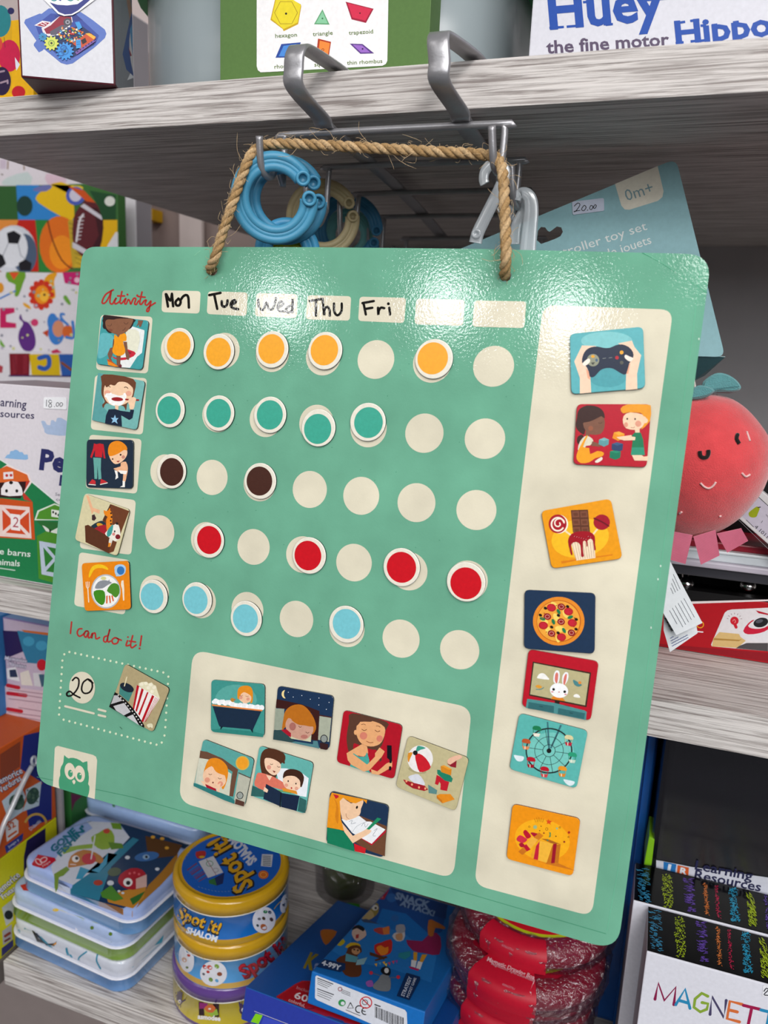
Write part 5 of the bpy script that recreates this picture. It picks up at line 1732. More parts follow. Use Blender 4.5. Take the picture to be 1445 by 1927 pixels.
a = Art(mb, zoom(0, 680, .22825, lambda x, y: at_Y(x, y, .4694)), FRONT)
for s_ in ('385,318 382,370', '425,325 410,318 402,335 420,350 425,372 408,378 402,362 428,335', '448,372 450,374', '478,340 466,345 465,368 478,370 486,352 478,340', '508,340 496,345 495,368 508,370 518,352 508,340'):
    a.ln('3c3c44', 5, s_, 3)
note(mb.build('price_sticker', M_MATTE, farm), 'white sticker with a handwritten 18.00')

# ================================================================== neighbouring rack on the left with bags and memory games
side_rack = thing('side_rack', 'dull brown shop rack behind the left end of the shelving', 'shelf', C(-.80, .75, -1.30))
mb = MB()
mb.box(-1.15, .44, -.590, -.514, .80, -.5665, '6a625e', .001)
mb.build('shelf_board', M_PAINT, side_rack)
mb = MB()
mb.box(-1.15, .78, -.240, -.56, .90, -.222, '7d7672', .001)
mb.build('shelf_board', M_PAINT, side_rack)
mb = MB()
mb.box(-1.15, .905, -1.30, -.58, .912, .10, 'a89a96')
mb.build('back_panel', M_PAINT, side_rack)
mb = MB()
q1, q2 = at_Y(231, 420, .90), at_Y(255.5, 420, .90)
mb.box(q1.x, .90, -1.30, q2.x, .935, .40, 'd6d3d8', .001, ['d6d3d8'] * 3 + ['8d8a90'] + ['d6d3d8'] * 2)  # right face painted grey as the shaded side of the white post
note(mb.build('upright', M_PAINT, side_rack), 'white upright post')
mb = MB()
q1, q2 = at_Y(337, 430, 1.0), at_Y(379, 430, 1.0)
mb.box(q1.x, 1.0, -1.30, q2.x, 1.008, .40, 'c9bcb8', .001)
mb.build('upright', M_PAINT, side_rack)
mb = MB()
q1, q2 = at_Y(262, 430, 1.02), at_Y(520, 430, 1.02)
mb.box(q1.x, 1.02, -1.30, q2.x, 1.03, .40, '8a7a75')
mb.build('rear_sheet', M_PAINT, side_rack)
mb = MB()
q1, q2 = at_Y(271, 394, 1.0), at_Y(292, 416, 1.0)
mb.box(q1.x, .995, q2.z - Z0, q2.x, 1.019, q1.z - Z0, 'c99a16', .001)
note(mb.build('yellow_tab', M_CARD, side_rack), 'small yellow tab')

ZY = (0, 280, .29066)


def bag(Yb, ytop, label, bgc, xr, rtop=False):
    m = MB()
    z_ = at_Y(100, ytop, Yb).z - Z0
    m.box(-1.10, Yb, -.2215, at_Y(xr, ytop + 30, Yb).x, Yb + .016, z_, bgc, .0012)
    return m, Art(m, zoom(*ZY, lambda x, y: at_Y(x, y, Yb)), FRONT), label


def bag_done(m, label):
    tag(m.build('gift_bag', M_CARD), label, 'bag', 'gift bags on the left rack')


m, a, L = bag(.862, 270, 'pale pink and white gift bag, tallest and furthest back of the left rack', 'dcd3da', 170)
a.pg('c9b9c8', '0,70 40,70 40,130 0,130', 0).pg('d8b9c8', '300,160 420,190 420,220 310,230', 2).pg('c4cfcf', '40,190 180,150 200,230 20,235', 2).ln('8a6a50', 8, '52,80 50,130').ln('8a6a50', 8, '155,110 157,135').ln('6a5a50', 8, '10,165 18,168')
bag_done(m, L)
m, a, L = bag(.838, 347, 'gift bag printed with a football, basketball and American football', '3a6a34', 221)
a.pg('2e5a2c', '-300,240 118,240 118,460 -300,460').pg('2f7fc4', '105,235 250,235 480,460 118,460').el('1c3a34', 160, 370, 52, 66)
a.pg('e0b416', '240,300 340,225 440,230 480,380 470,462 400,440 250,350', 2).pg('dfae12', '640,460 760,460 760,640 620,640').pg('6a70a8', '215,260 280,235 340,240 300,275 230,275', 2)
a.pg('b92018', '-300,460 235,460 250,795 -300,795').pg('d8873a', '-300,460 120,460 100,520 -300,560').pg('2c7a34', '228,460 300,460 480,795 262,795').el('d86a1c', 385, 620, 130, 185).el('e88a20', 400, 670, 80, 110)
a.ln('6a2a14', 9, '310,470 340,590 400,720 470,780', 3)
a.el('c9ccd4', 90, 660, 145, 165).el('4a5a72', 160, 680, 80, 130).el('d6d8de', 70, 640, 110, 130)
for pg_ in ('45,545 90,530 138,560 118,615 55,612', '-20,670 20,690 40,745 0,775 -40,760', '120,740 165,715 205,740 200,790 130,790'):
    a.pg('1a1a20', pg_)
a.ln('8a8e98', 5, '118,615 135,690 165,715', 0).ln('8a8e98', 5, '55,612 20,690', 0)
a.pg('b89a2c', '440,465 480,460 540,740 520,770 470,770').pg('c4a42e', '500,700 560,680 560,770 480,770')
for k in range(9):
    a.ln('6a6420', 4, '%d,%d %d,%d' % (446 + k * 6, 480 + k * 32, 492 + k * 6, 500 + k * 32), caps=False)
a.pg('5a2228', '470,560 480,440 520,370 570,320 620,350 665,430 665,560 640,660 590,710 540,700 490,650', 3).pg('3c181e', '600,380 665,430 660,600 600,700 560,690 640,560', 2).pg('c8c4cc', '520,372 545,355 668,440 660,462').pg('c8c4cc', '470,605 490,612 580,665 560,690 470,640').ln('d8d4d8', 12, '540,425 515,470 495,600', 3)
for k in range(7):
    a.ln('d8d4d8', 5, '%d,%d %d,%d' % (508 - k * 3, 445 + k * 24, 548 - k * 4, 440 + k * 24), caps=False)
a.pg('dfc02a', '330,230 450,230 460,300 520,330 540,250 520,240', 0).el('4a5ab0', 490, 305, 62, 60).el('c9c4d4', 490, 300, 40, 42).pg('c8501c', '440,240 545,270 620,350 560,340').pg('1f4a2a', '580,270 750,300 750,460 665,460 640,380').el('d6d8d0', 712, 340, 34, 32).pg('d8d8dc', '700,620 750,540 765,540 765,650 690,650')
bag_done(m, L)
m, a, L = bag(.82, 513, 'white gift bag printed with a lion, whale and blue monkey', 'dad6dc', 205)
a.el('c8321e', 268, 945, 70, 86).el('e88a1c', 272, 945, 48, 60).el('f0b43a', 285, 955, 30, 34).el('3a1a14', 288, 945, 8).pg('e09a1c', '275,880 310,815 370,805 350,860 360,960 320,965 335,880', 3)
for k in range(12):
    a.el('c8321e', 268 + 66 * math.cos(k * PI / 6), 945 + 82 * math.sin(k * PI / 6), 18)
a.pg('6a9a2a', '40,800 165,800 150,870 120,950 95,950 100,880 55,860', 2).pg('d8502a', '60,800 125,800 90,850').pg('c01f6a', '405,800 600,795 600,900 420,870', 0).el('e0b8c8', 500, 850, 18)
a.pg('5a2a7a', '135,1070 150,1110 190,1130 225,1200 230,1270 200,1310 150,1300 120,1240 125,1180 150,1130 125,1100', 3).pg('c01f5a', '0,1030 95,1030 95,1060 40,1075 40,1120 105,1130 105,1160 0,1160', 0)
a.el('3a7ac4', 340, 1120, 34, 56).el('3a7ac4', 365, 1180, 54, 90).el('d08a6a', 378, 1165, 38, 54).el('d0622a', 440, 1185, 36, 44).ln('3a7ac4', 16, '440,1140 400,1100 395,1070 415,1072', 3).ln('3a7ac4', 18, '470,1120 480,1220 430,1220', 3).pg('b9401c', '275,1190 315,1170 310,1220', 0)
a.pg('6aa03a', '412,955 430,950 460,1000 445,1010 415,975', 2).pg('6aa03a', '0,1230 35,1280 20,1290 0,1265', 0).pg('e0a01c', '150,995 190,1015 200,1040 160,1020', 2).el('d8902a', 0, 900, 26, 34).ln('3a7ac4', 10, '0,970 60,940 100,920', 3).el('c83a6a', 225, 1125, 24)
rg = random.Random(9)
for k in range(36):
    a.el(rg.choice(('8a8a98', 'a9b890', 'b0a8b8', 'c9c88a')), rg.uniform(0, 520), rg.uniform(810, 1320), rg.uniform(5, 11), None, 0, 8)
bag_done(m, L)
m, a, L = bag(.80, 665, 'short gift bag with big red, yellow and blue letter blocks, front of the left rack', 'dfdbe0', 205)
a.pg('7a1424', '60,1325 195,1325 190,1470 65,1465').pg('d8b414', '190,1330 385,1330 390,1470 205,1465').pg('2a5aa8', '380,1330 600,1330 600,1470 400,1470').ln('2a5ab0', 30, '255,1355 310,1345 318,1400 290,1425 255,1415', 3).ln('8a4a1c', 16, '400,1385 460,1430', 0).ln('5a0f1c', 6, '90,1340 110,1460', 0).pg('b0404a', '-20,1390 20,1410 15,1450 -20,1450', 0).pg('c8305a', '330,1310 370,1295 400,1320 340,1325', 0)
for k in range(8):
    a.ln('b04050', 3, '%d,%d %d,%d' % (82, 1345 + k * 15, 112, 1340 + k * 15), caps=False).ln('b04050', 3, '%d,%d %d,%d' % (150, 1345 + k * 15, 178, 1340 + k * 15), caps=False)
a.ln('3a2a60', 10, '60,1470 600,1474', 0)
bag_done(m, L)

# memory games: boxes whose ends face the aisle
XR = -.515
xf = lambda x, y: at_X(x, y, XR)
ZV2 = (0, 1340, .16611)


def xbox(x0, y0, z0, y1, z1, col, cols, label, group='memory game boxes on the left rack'):
    m = MB()
    m.box(x0, y0, z0, XR, y1, z1, col, .001, cols)
    return m, Art(m, zoom(*ZV2, clampf(xf, C(XR, 0, 0), (V((0, 1, 0)), y0 + .001, y1 - .001), (UP, z0 + .001, z1 - .001))), RIGHT), label


def xdone(m, label):
    tag(m.build('memory_game_box', M_CARD), label, 'box', 'memory game boxes on the left rack')


m, a, L = xbox(-.68, .452, -.5660, .545, -.4662, 'c9c41a', ['c9c41a', 'c9c41a', '5a1a3a', 'c9c41a', '2a2050', 'c9c41a'], 'yellow memory game box standing lowest beside the tins')
a.mp = zoom(0, 1560, .19031, clampf(xf, C(XR, 0, 0), (V((0, 1, 0)), .453, .544), (UP, -.565, -.467)))
a.pg('231c4c', '265,115 450,-10 450,420 235,560 235,280')
a.tx('1c1a3a', 'Memorice', -30, 672, 205, 470, 74, .05).tx('e9e6ee', 'Memorice', -30, 668, 203, 466, 68, .01).tx('1c1a3a', 'Frutas', 30, 700, 160, 605, 60, .05).tx('e9e6ee', 'Frutas', 32, 696, 158, 602, 54, .01)
a.pg('b9bcc0', '18,780 130,690 130,900 60,960').el('1a2028', 85, 850, 42, 46).pg('a9a6a8', '22,1010 115,940 120,1090 30,1150').ln('8a3a2a', 26, '50,1060 95,1030').ln('6a2a24', 18, '48,1110 96,1080').pg('3a3a70', '15,1180 130,1090 130,1160 15,1265')
xdone(m, L)
m, a, L = xbox(-.68, .452, -.4656, .545, -.3600, 'c4551e', ['c4551e', 'b4501e', '7a1a30', 'c4551e', '1c2a6a', 'c4551e'], 'orange and navy memory game box of vegetables, on the yellow one')
a.pg('8a4028', '0,480 230,330 225,620 0,770').pg('222c78', '268,240 600,180 600,1500 330,1300 300,1100 480,800 230,640')
a.tx('1c1f48', 'Memorice', -50, 850, 262, 690, 84, .06).tx('dfe2ee', 'Memorice', -50, 846, 260, 686, 74, .012).tx('1c1f48', 'Verduras', 5, 925, 250, 770, 76, .06).tx('dfe2ee', 'Verduras', 5, 920, 248, 766, 68, .012)
a.pg('b9cbd6', '20,1010 230,820 290,960 250,1130 100,1240').pg('b9cbd6', '290,880 470,780 440,1060 250,1130 300,1010').el('3f5a4a', 190, 1020, 88, 90, -30).el('2f4a40', 370, 950, 66, 100, 20)
rg = random.Random(4)
for k in range(40):
    cx_, cy_ = rg.choice(((190, 1020), (370, 950)))
    a.el(rg.choice(('2f4a3a', '56705c', '466450')), cx_ + rg.uniform(-60, 60), cy_ + rg.uniform(-70, 70), rg.uniform(8, 20), None, 0, 8)
a.pg('d8d4d4', '55,1290 170,1205 205,1230 205,1370 75,1470').tx('c0561e', '32', 95, 1340, 180, 1290, 70, .03).ln('c0561e', 22, '95,1410 180,1350', 0)
a.pg('2a3a84', '50,1520 260,1370 250,1450 70,1600').tx('d0d4e4', 'Juego y', 95, 1540, 215, 1450, 26, .01).ln('c0c4d8', 14, '90,1585 225,1490', 0)
a.ring('c8a04a', 26, 395, 1290, 120, 140, 30, 20, 170, 360).tx('c8cce0', 'Didactic', 345, 1345, 465, 1240, 40, .012)
xdone(m, L)
m, a, L = xbox(-.66, .565, -.5617, .66, -.42, '2f6a34', ['2f6a34', '2f6a34', '2f6a34', '35703a', '5a1a3a', '2f6a34'], 'green memory game box standing behind the orange one')
a.pg('c9d2dc', '620,830 780,870 750,960 640,990').el('1c2030', 700, 870, 40, 30).pg('c9c2bc', '630,1010 720,970 735,1090 625,1170').tx('b8561e', '32', 645, 1080, 715, 1030, 60, .03).pg('2a2a5a', '630,1190 770,1110 770,1200 640,1290').pg('6a1a44', '790,930 930,950 850,1020 790,1140').ln('a9aad0', 12, '650,1240 750,1180', 0)
xdone(m, L)
mb = MB()
mb.box(-.70, .549, -.5662, XR + .0035, .552, -.40, 'b9b2b8')
mb.box(-.70, .5523, -.5662, XR + .0035, .70, -.5622, 'b9b2b8')
tag(mb.build('acrylic_divider', M_ACRYL), 'clear acrylic divider standing between the memory game boxes', 'divider')
of = lambda x, y: at_Y(x, y, .535)
mb = MB()
ox0, ox1 = of(10, 1250).x, -.47
mb.box(ox0, .535, -.3594, ox1, .60, of(60, 1172).z - Z0, '7c6a9a', .001, ['7c6a9a', '5f86b8', 'b9a9bc', 'b9a9bc', '4a3a6a', '4a3a6a'])
a = Art(mb, zoom(*ZM, of), FRONT)
a.pg('2a2050', '20,395 130,400 165,540 40,590').pg('2f7496', '120,395 420,440 420,640 190,620 160,540').pg('c0642a', '150,390 420,420 420,440 170,405').el('3f8fb0', 200, 470, 40, 34).el('3f8fb0', 290, 500, 40, 34)
a.tx('241c4a', 'Memorice', 32, 598, 190, 622, 34, .05).tx('d6d4e4', 'Memorice', 33, 597, 188, 620, 28, .01).tx('241c4a', 'Objetos', 52, 640, 182, 660, 34, .05).tx('d6d4e4', 'Objetos', 53, 639, 180, 658, 28, .01)
a.el('b81c2c', 292, 635, 34, 40).pg('d8d8dc', '45,660 110,650 140,750 50,730').pg('2a3450', '65,670 110,665 125,720 70,720').pg('d6cfc6', '140,690 200,670 230,780 150,775').pg('c9c8cc', '230,690 290,690 300,790 240,780').pg('3a5a70', '270,700 310,700 310,780 290,790')
a.pg('c9b2bc', '30,780 420,830 420,1110 45,1030')
for y_, x1_ in ((785, 130), (840, 180), (950, 150)):
    a.ln('b01c2c', 26, '55,%d %d,%d' % (y_ - 8, x1_, y_ + 8))
for k in range(6):
    a.ln('8a6a7a', 5, '%d,%d 400,%d' % (60 + (k % 2) * 70, 805 + k * 32 + (30 if k > 2 else 0), 850 + k * 32 + (30 if k > 2 else 0)), caps=False)
tag(mb.build('memory_game_box', M_CARD), 'purple and blue memory game box of objects, topmost of the left stack', 'box', 'memory game boxes on the left rack')
mb = MB()
mb.box(-.66, .525, -.3596, ox0 - .002, .60, -.26, '3a7ab8', .001)
tag(mb.build('blue_box', M_CARD), 'plain blue box at the left edge beside the purple memory game', 'box')
mb = MB()
st = [at_X(-20, 1640, -.510), at_X(4, 1560, -.509), at_X(20, 1525, -.508), at_X(45, 1470, -.508), at_X(60, 1442, -.509)]
mb.tube(smooth3(st, 5), .0024, 'c9c6ca', 10)
mb.tube([at_X(64 + 4.5 * math.cos(PI * k / 8), 1432 + 8 * math.sin(PI * k / 8), -.509) for k in range(16)], .0014, 'c9c6ca', 8, closed=True)
tag(mb.build('plastic_strip', M_CLEAR), 'clear plastic hang strip with a looped end crossing the orange memory game', 'strip')

# ================================================================== bottom shelf: flat game tins
ZT6 = (0, 1480, .29066)


def flat_tin(c, rot, base, lid, label, sx=.140, sy=.089):
    t = thing('game_tin', label, 'tin', c, 'flat game tins on the bottom shelf')
    m = MB()
    loft_rr(m, c, sx, sy, rot, .017, [(.003, 0, base), (.001, .001, base), (0, .003, base), (0, .0135, 'd9dbe6'), (-.0005, .0138, 'e6e7f0'), (-.0005, .0145, 'e6e7f0'), (0, .0148, 'd9dbe6'), (.003, .0148, 'd9dbe6')])
    note(m.build('base', M_TIN, t), 'tin base with a pale rolled rim')
    m = MB()
    loft_rr(m, c, sx, sy, rot, .017, [(.0025, .0142, lid), (.002, .0147, lid), (.002, .0265, lid), (.0028, .0286, lid), (.0045, .0296, lid), (.007, .0300, lid)])
    return t, m


TH = .0301
t, m = flat_tin(C(-.4425, .5155, LOW_Z + .0002), -4.5, '5f93cf', 'c9cdd9', 'bottom tin of the front stack, blue base with penguins on its lid')
a = Art(m, zoom(*ZT6, on_mesh(m)), toward, 2.5e-4, 1e-5)
a.pg('3b7f98', '175,1010 235,960 320,1040 330,1095 260,1080').pg('1d3248', '210,940 240,950 300,1030 290,1060 240,1010')
a.pg('1c2026', '205,930 225,940 250,985 300,1020 350,1015 370,1000 350,1035 290,1040 240,1005').pg('d8902a', '338,1030 362,1008 365,1022')
a.ln('3a8aa0', 10, '120,930 125,985 150,1010', 3).ln('3a8aa0', 10, '160,920 150,1000', 0).ln('2f86a4', 14, '430,1050 440,1090 480,1150', 3).ln('2f86a4', 10, '560,1070 510,1110 510,1150', 3).ln('2f86a4', 10, '630,1090 625,1130 650,1180', 3)
a.pg('3a98b8', '700,1180 780,1150 900,1100 1000,1030 1060,960 1050,1010 960,1090 860,1170 740,1235 700,1230', 0)
m.build('lid', M_TIN, t)
t, m = flat_tin(C(-.4430, .5165, LOW_Z + TH + .0004), -4.5, '82a83c', 'a9bce0', 'middle tin of the front stack with a lime green base')
a = Art(m, zoom(*ZT6, on_mesh(m)), toward, 2.5e-4, 1e-5)
a.pg('d2d0ae', '330,780 400,800 380,900 300,880', 0).pg('dbd7e0', '370,800 470,830 490,930 380,900').pg('8a9a2e', '480,830 520,850 510,940 480,930').pg('a2b52e', '520,860 620,880 760,930 850,950 850,1030 640,1000 505,945').pg('4f8a3a', '700,920 850,950 850,1030 720,1010').pg('b01c2a', '850,955 930,950 880,1010 850,1015').el('5a7a1e', 595, 915, 12).el('5a7a1e', 715, 955, 12).el('dcb83a', 360, 800, 20, 10)
a.pg('c01c2a', '130,640 200,620 230,680 150,672')
m.build('lid', M_TIN, t)
t, m = flat_tin(C(-.4290, .5175, LOW_Z + 2 * TH + .0006), -6, '679bd2', '9fb4e6', 'top tin of the front stack, blue with fish and teal lettering')
zt = (LOW_Z + 2 * TH + .0006 + .0300)
a = Art(m, zoom(*ZT6, lambda x, y: at_Z(x, y, zt)), UP, 6e-5, 8e-6)
a.pg('d2d8e6', '560,225 760,235 840,330 700,470 480,640 350,590 330,520 400,400 600,270', 0)
a.pg('17365a', '770,235 1090,330 1180,380 1060,560 900,720 800,790 640,745 460,690 560,620 700,480 840,330', 0)
a.pg('2f7f9c', '470,640 640,520 860,330 900,345 720,520 640,740 455,690', 0).pg('3a9ac0', '490,600 520,520 640,560 720,470 760,440 690,500 700,430 640,520 560,560 530,600', 0)
a.pg('a8701c', '880,790 960,640 1040,560 1150,430 1150,520 1040,640 930,740 870,800', 0).pg('c4862a', '690,720 780,680 950,640 930,720 860,790 700,750', 0).pg('5a3a1c', '940,320 1180,380 1140,450 960,470', 0)
a.pg('8fb03a', '590,330 640,300 700,270 740,320 730,390 660,410 610,380', 2).pg('8fb03a', '400,400 520,380 620,370 600,400 500,410 410,440', 0).pg('5f8a2e', '700,360 790,370 800,400 720,410').el('c84a3a', 690, 290, 22, 16).pg('6f9a2e', '715,235 780,240 790,280 730,275')
a.pg('b9762a', '440,520 460,450 540,410 620,430 670,470 650,500 600,480 590,500 520,515 460,525', 2).el('f0ecea', 490, 470, 24, 22).el('1c1816', 497, 466, 11).el('c01c30', 575, 470, 46, 36).ln('dfe3ea', 8, '615,320 590,470', 0).ln('f0e0e0', 5, '455,505 490,508')
a.pg('b01a2c', '765,620 780,570 850,530 920,540 950,590 930,650 860,670 800,655', 2).pg('d8b0a8', '880,600 950,570 950,650 880,665', 0).el('f4f0ee', 828, 622, 30, 28).el('16181c', 830, 626, 14)
for x_, y_ in ((840, 565), (870, 560), (900, 570)):
    a.el('e0606a', x_, y_, 8)
a.el('3a6aa8', 950, 455, 80, 30, -8).el('8fb0d0', 945, 458, 22, 16).el('1a1c28', 948, 458, 9).el('54624a', 740, 555, 44, 28, -10).el('b0402c', 635, 625, 30, 18)
for x_, y_, r_ in ((715, 627, 22), (725, 678, 18), (770, 680, 10), (795, 692, 10), (750, 695, 8), (1018, 537, 14), (825, 462, 16)):
    a.el('d8dfe8', x_, y_, r_, r_ * .75)
a.pg('4f8a2e', '650,690 720,640 760,690 800,730 740,745 660,720', 0).pg('2f6a2a', '840,730 940,680 900,740 860,770', 0).pg('7a9a3a', '355,640 350,570 430,520 450,540 410,580 380,590 375,660 360,690', 0)
for x_, y_ in ((1050, 340), (1080, 400), (990, 330)):
    a.el('d8a03a', x_, y_, 14, 10)
a.pg('c01826', '205,505 245,443 355,465 362,482 295,530 282,534 212,515').ring('e8c0c4', 7, 250, 490, 24, 14, 40, 16).ring('e8c0c4', 7, 282, 478, 24, 14, -30, 16).tx('e8c8cc', 'Hape', 280, 525, 328, 492, 16)
DT = '1c6f88'
a.tx(DT, 'GONE', 345, 432, 500, 298, 42, .05).tx(DT, 'FISHIN\'', 392, 458, 560, 278, 38, .05)
a.ln('8a9ab8', 5, '430,275 590,228')
a.mp = zoom(*ZT6, on_mesh(m))
a.n = toward
a.k = 2.0e-4
a.pg('2a6f94', '455,658 640,732 640,774 455,700').pg('8a5a30', '640,732 795,792 795,832 640,774').pg('b07a1e', '795,792 858,806 858,846 795,832').pg('7a9a3a', '352,618 372,626 372,668 352,660').pg('c0c8dc', '376,628 455,658 455,700 376,670')
m.build('lid', M_TIN, t)
t, m = flat_tin(C(-.445, .6320, LOW_Z + 2 * TH), -1, '6f9cc8', '9db8e2', 'pale blue tin stacked behind the fish tin', .150, .104)
a = Art(m, zoom(*ZT6, on_mesh(m)), toward, 2.5e-4, 1e-5)
a.pg('4a8a5a', '725,115 745,120 745,135 730,132')
m.build('lid', M_TIN, t)
t, m = flat_tin(C(-.445, .6320, LOW_Z + TH), -1, '6f9cc8', '9db8e2', 'blue tin under the pale blue rear tin, hidden in the shelf shadow', .150, .104)
m.build('lid', M_TIN, t)
t, m = flat_tin(C(-.445, .6320, LOW_Z + .0002), -1, '6f9cc8', '9db8e2', 'lowest blue tin of the rear stack, hidden behind the front tins', .150, .104)
m.build('lid', M_TIN, t)

# ================================================================== round card-game tins
ZP6 = (300, 1530, .20761)
GOLD = 'c99a14'


def round_tin(cx, cy, z, label, lid, bands):
    c = C(cx, cy, z)
    t = thing('round_game_tin', label, 'tin', c, 'round game tins in a stack')
    R_ = .0484
    m = MB()
    pr = [(R_ - .002, 0, bands[0][1]), (R_ - .0004, .0006, bands[0][1])]
    zz = .001
    for z1, cc in bands:
        pr += [(R_, zz, cc), (R_, z1, cc)]
        zz = z1 + .0001
    pr += [(R_ + .0003, .0272, 'd8d4c8'), (R_ + .0003, .0280, 'd8d4c8'), (R_ - .003, .0282, 'd8d4c8')]
    m.lathe(pr, c, 72)
    tb = m
    lm = MB()
    lm.lathe([(R_ - .002, .0281, lid), (R_ + .0004, .0284, lid), (R_ + .0006, .0365, lid), (R_ + .0002, .0372, lid), (R_ + .0002, .0384, lid), (R_ - .0006, .0398, lid), (R_ - .0026, .0409, lid), (R_ - .0040, .0411, lid), (R_ - .0047, .0404, lid)], c, 72)
    return t, tb, lm


t, m, lm = round_tin(-.3010, .5135, LOW_Z + .0002, 'lowest round tin with a purple lid and yellow side', '5f3f86', [(.004, '5a3a7e'), (.027, 'c9b41c')])
a = Art(m, zoom(*ZP6, on_mesh(m)), toward, 3e-4, 1e-5)


def hand(x, y, s_, fl=1):
    P_ = '3a2450'
    a.el(P_, x, y + 20 * s_, 32 * s_, 42 * s_)
    for dx, dy, l in ((-30, -20, 50), (-14, -45, 62), (6, -52, 66), (26, -42, 58)):
        a.ln(P_, 17 * s_, [(x + dx * .7 * s_, y), (x + dx * s_, y + (dy - l * .5) * s_)])
    a.ln(P_, 15 * s_, [(x + 22 * s_ * fl, y + 30 * s_), (x + 60 * s_ * fl, y + 5 * s_)])
    a.ln(P_, 6 * s_, [(x - 8, y + 55 * s_), (x - 10, y + 85 * s_)]).ln(P_, 6 * s_, [(x + 10, y + 55 * s_), (x + 12, y + 85 * s_)])
    a.el('e8e0e8', x + 3, y + 20 * s_, 15 * s_, 18 * s_).el('1a1420', x + 3, y + 24 * s_, 8 * s_)


hand(180, 1690, .85)
hand(755, 1765, 1.0)
hand(915, 1650, .8)
hand(105, 1630, .6)
a.pg('2a1014', '355,1710 540,1730 540,1850 358,1832').pg('8a1f6a', '362,1718 440,1726 420,1770 362,1775').pg('c8642c', '410,1760 470,1735 510,1770 480,1810 430,1800', 2).pg('8fae3a', '440,1810 520,1775 535,1830 470,1845').el('e8dcd0', 455, 1775, 12, 8)
a.tx('f0ecec', 'asmodee', 345, 1864, 552, 1884, 44, .04)
m.build('body', M_TIN, t)
lm.build('lid', M_TIN, t)
t, m, lm = round_tin(-.2985, .5130, LOW_Z + .0416, 'middle round tin, light blue with red lettering and a yellow lid', GOLD, [(.0012, '4f9ad8'), (.0065, 'c9a04a'), (.027, '55a0dc')])
a = Art(m, zoom(*ZP6, on_mesh(m)), toward, 3e-4, 1e-5)
a.el('d9d9e0', 245, 1315, 68, 130, -8, 22, 3).el('d9d9e0', 490, 1455, 122, 114, 0, 26, 4).ln('d0b070', 6, '300,1275 360,1285 410,1330', 3)
for x_, y_, c_, r_ in ((410, 1395, 'b0302a', 22), (455, 1400, 'c84a3a', 26), (520, 1390, '7a9a3a', 24), (545, 1460, '8a4a2c', 24), (465, 1510, '6a8a30', 22), (520, 1520, '5a9ac8', 18), (400, 1460, '5a5a60', 14), (440, 1440, 'b0302a', 16), (215, 1220, 'c05a6a', 16), (265, 1290, 'b0402c', 16), (225, 1330, 'c8a08a', 26), (250, 1400, '6a7a4a', 14)):
    a.el(c_, x_, y_, r_, r_ * .8, x_ % 60, 10)
a.tx('7a0f1a', 'Spot it!', 772, 1512, 1200, 1225, 130, .06).tx('c01a2c', 'Spot it!', 770, 1500, 1198, 1213, 122, .02)
m.build('body', M_TIN, t)
lm.build('lid', M_TIN, t)
t, m, lm = round_tin(-.2985, .5125, LOW_Z + .0830, 'top round tin, blue with gold lettering and a yellow lid', GOLD, [(.0065, GOLD), (.027, '1a6fc4')])
a = Art(m, zoom(*ZP6, on_mesh(m)), toward, 3e-4, 1e-5)
a.tx('20242c', 'Spot it!', 150, 956, 536, 1112, 112, .07).tx('dfa81c', 'Spot it!', 152, 945, 533, 1098, 104, .03).tx('e4e8f0', 'SHALOM', 238, 1082, 516, 1170, 54, .05)
a.el('dcdce6', 948, 970, 104, 120, 16, 26, 4).el('dcdce6', 1135, 820, 38, 88, 12, 20, 3).ln('c8a83a', 5, '1040,870 1060,840 1110,790', 3)
for x_, y_, c_, r_ in ((960, 895, '2a7a4a', 20), (1000, 900, '2a3a5a', 18), (945, 955, '4a3a2a', 18), (1015, 965, '4a3a3a', 20), (945, 1035, 'b0602c', 34), (890, 1020, '3a4a4a', 14), (905, 960, '6a6a72', 16), (1125, 835, '3a3a44', 14), (1150, 780, '4a4a54', 10)):
    a.el(c_, x_, y_, r_, r_ * .8, x_ % 60, 10)
m.build('body', M_TIN, t)
zl = LOW_Z + .0830 + .0405
tl = zoom(*ZP6, lambda x, y: at_Z(x, y, zl))
a = Art(lm, lambda x, y: C(-.2985 + x, .5125 + y, zl), UP, 6e-5, 8e-6)
a.el('1358b4', 0, 0, .0415, .0415, 0, 56)
a.mp = tl
a.tx('1a1c24', 'Spot it!', 862, 668, 588, 190, 196, .07).tx('c9961c', 'Spot it!', 850, 655, 580, 190, 184, .03).tx('c4c8d4', 'SHALOM', 885, 428, 690, 190, 92, .05)
a.pg('1c2a5a', '480,600 590,540 575,640 520,660', 0).pg('2f6a3a', '445,610 500,590 520,660 450,640', 0)
for k in range(9):
    a.ln(('7a3a4a', '3a6ab0', '6a4a7a')[k % 3], 10, [(340 + k * 12, 455 + k * 15), (250 + k * 13, 520 + k * 13)], caps=False)
a.pg('c4c4cc', '355,440 490,390 578,540 440,590').ln('8a3a3a', 5, '425,420 515,565', caps=False).ring('5a8a6a', 6, 455, 460, 30, 24).ring('8a8a90', 5, 510, 520, 24, 18)
a.pg('a82a2a', '330,355 410,345 420,380 390,415 340,410', 2).el('c8a02c', 385, 400, 26, 10).pg('c9ccd4', '930,375 1028,378 1015,490 920,482')
for k in range(6):
    a.ln('3a3c44', 7, [(935, 392 + k * 16), (1010, 396 + k * 16)], caps=False)
a.el('c8641c', 942, 562, 46, 38).ring('e8b060', 4, 942, 562, 28, 22)
for k in range(16):
    a.ln('5f86b0', 5, [(350 + k * 30, 668 + 46 * math.sin(k / 15 * PI)), (366 + k * 30, 672 + 46 * math.sin((k + .5) / 15 * PI))], caps=False)
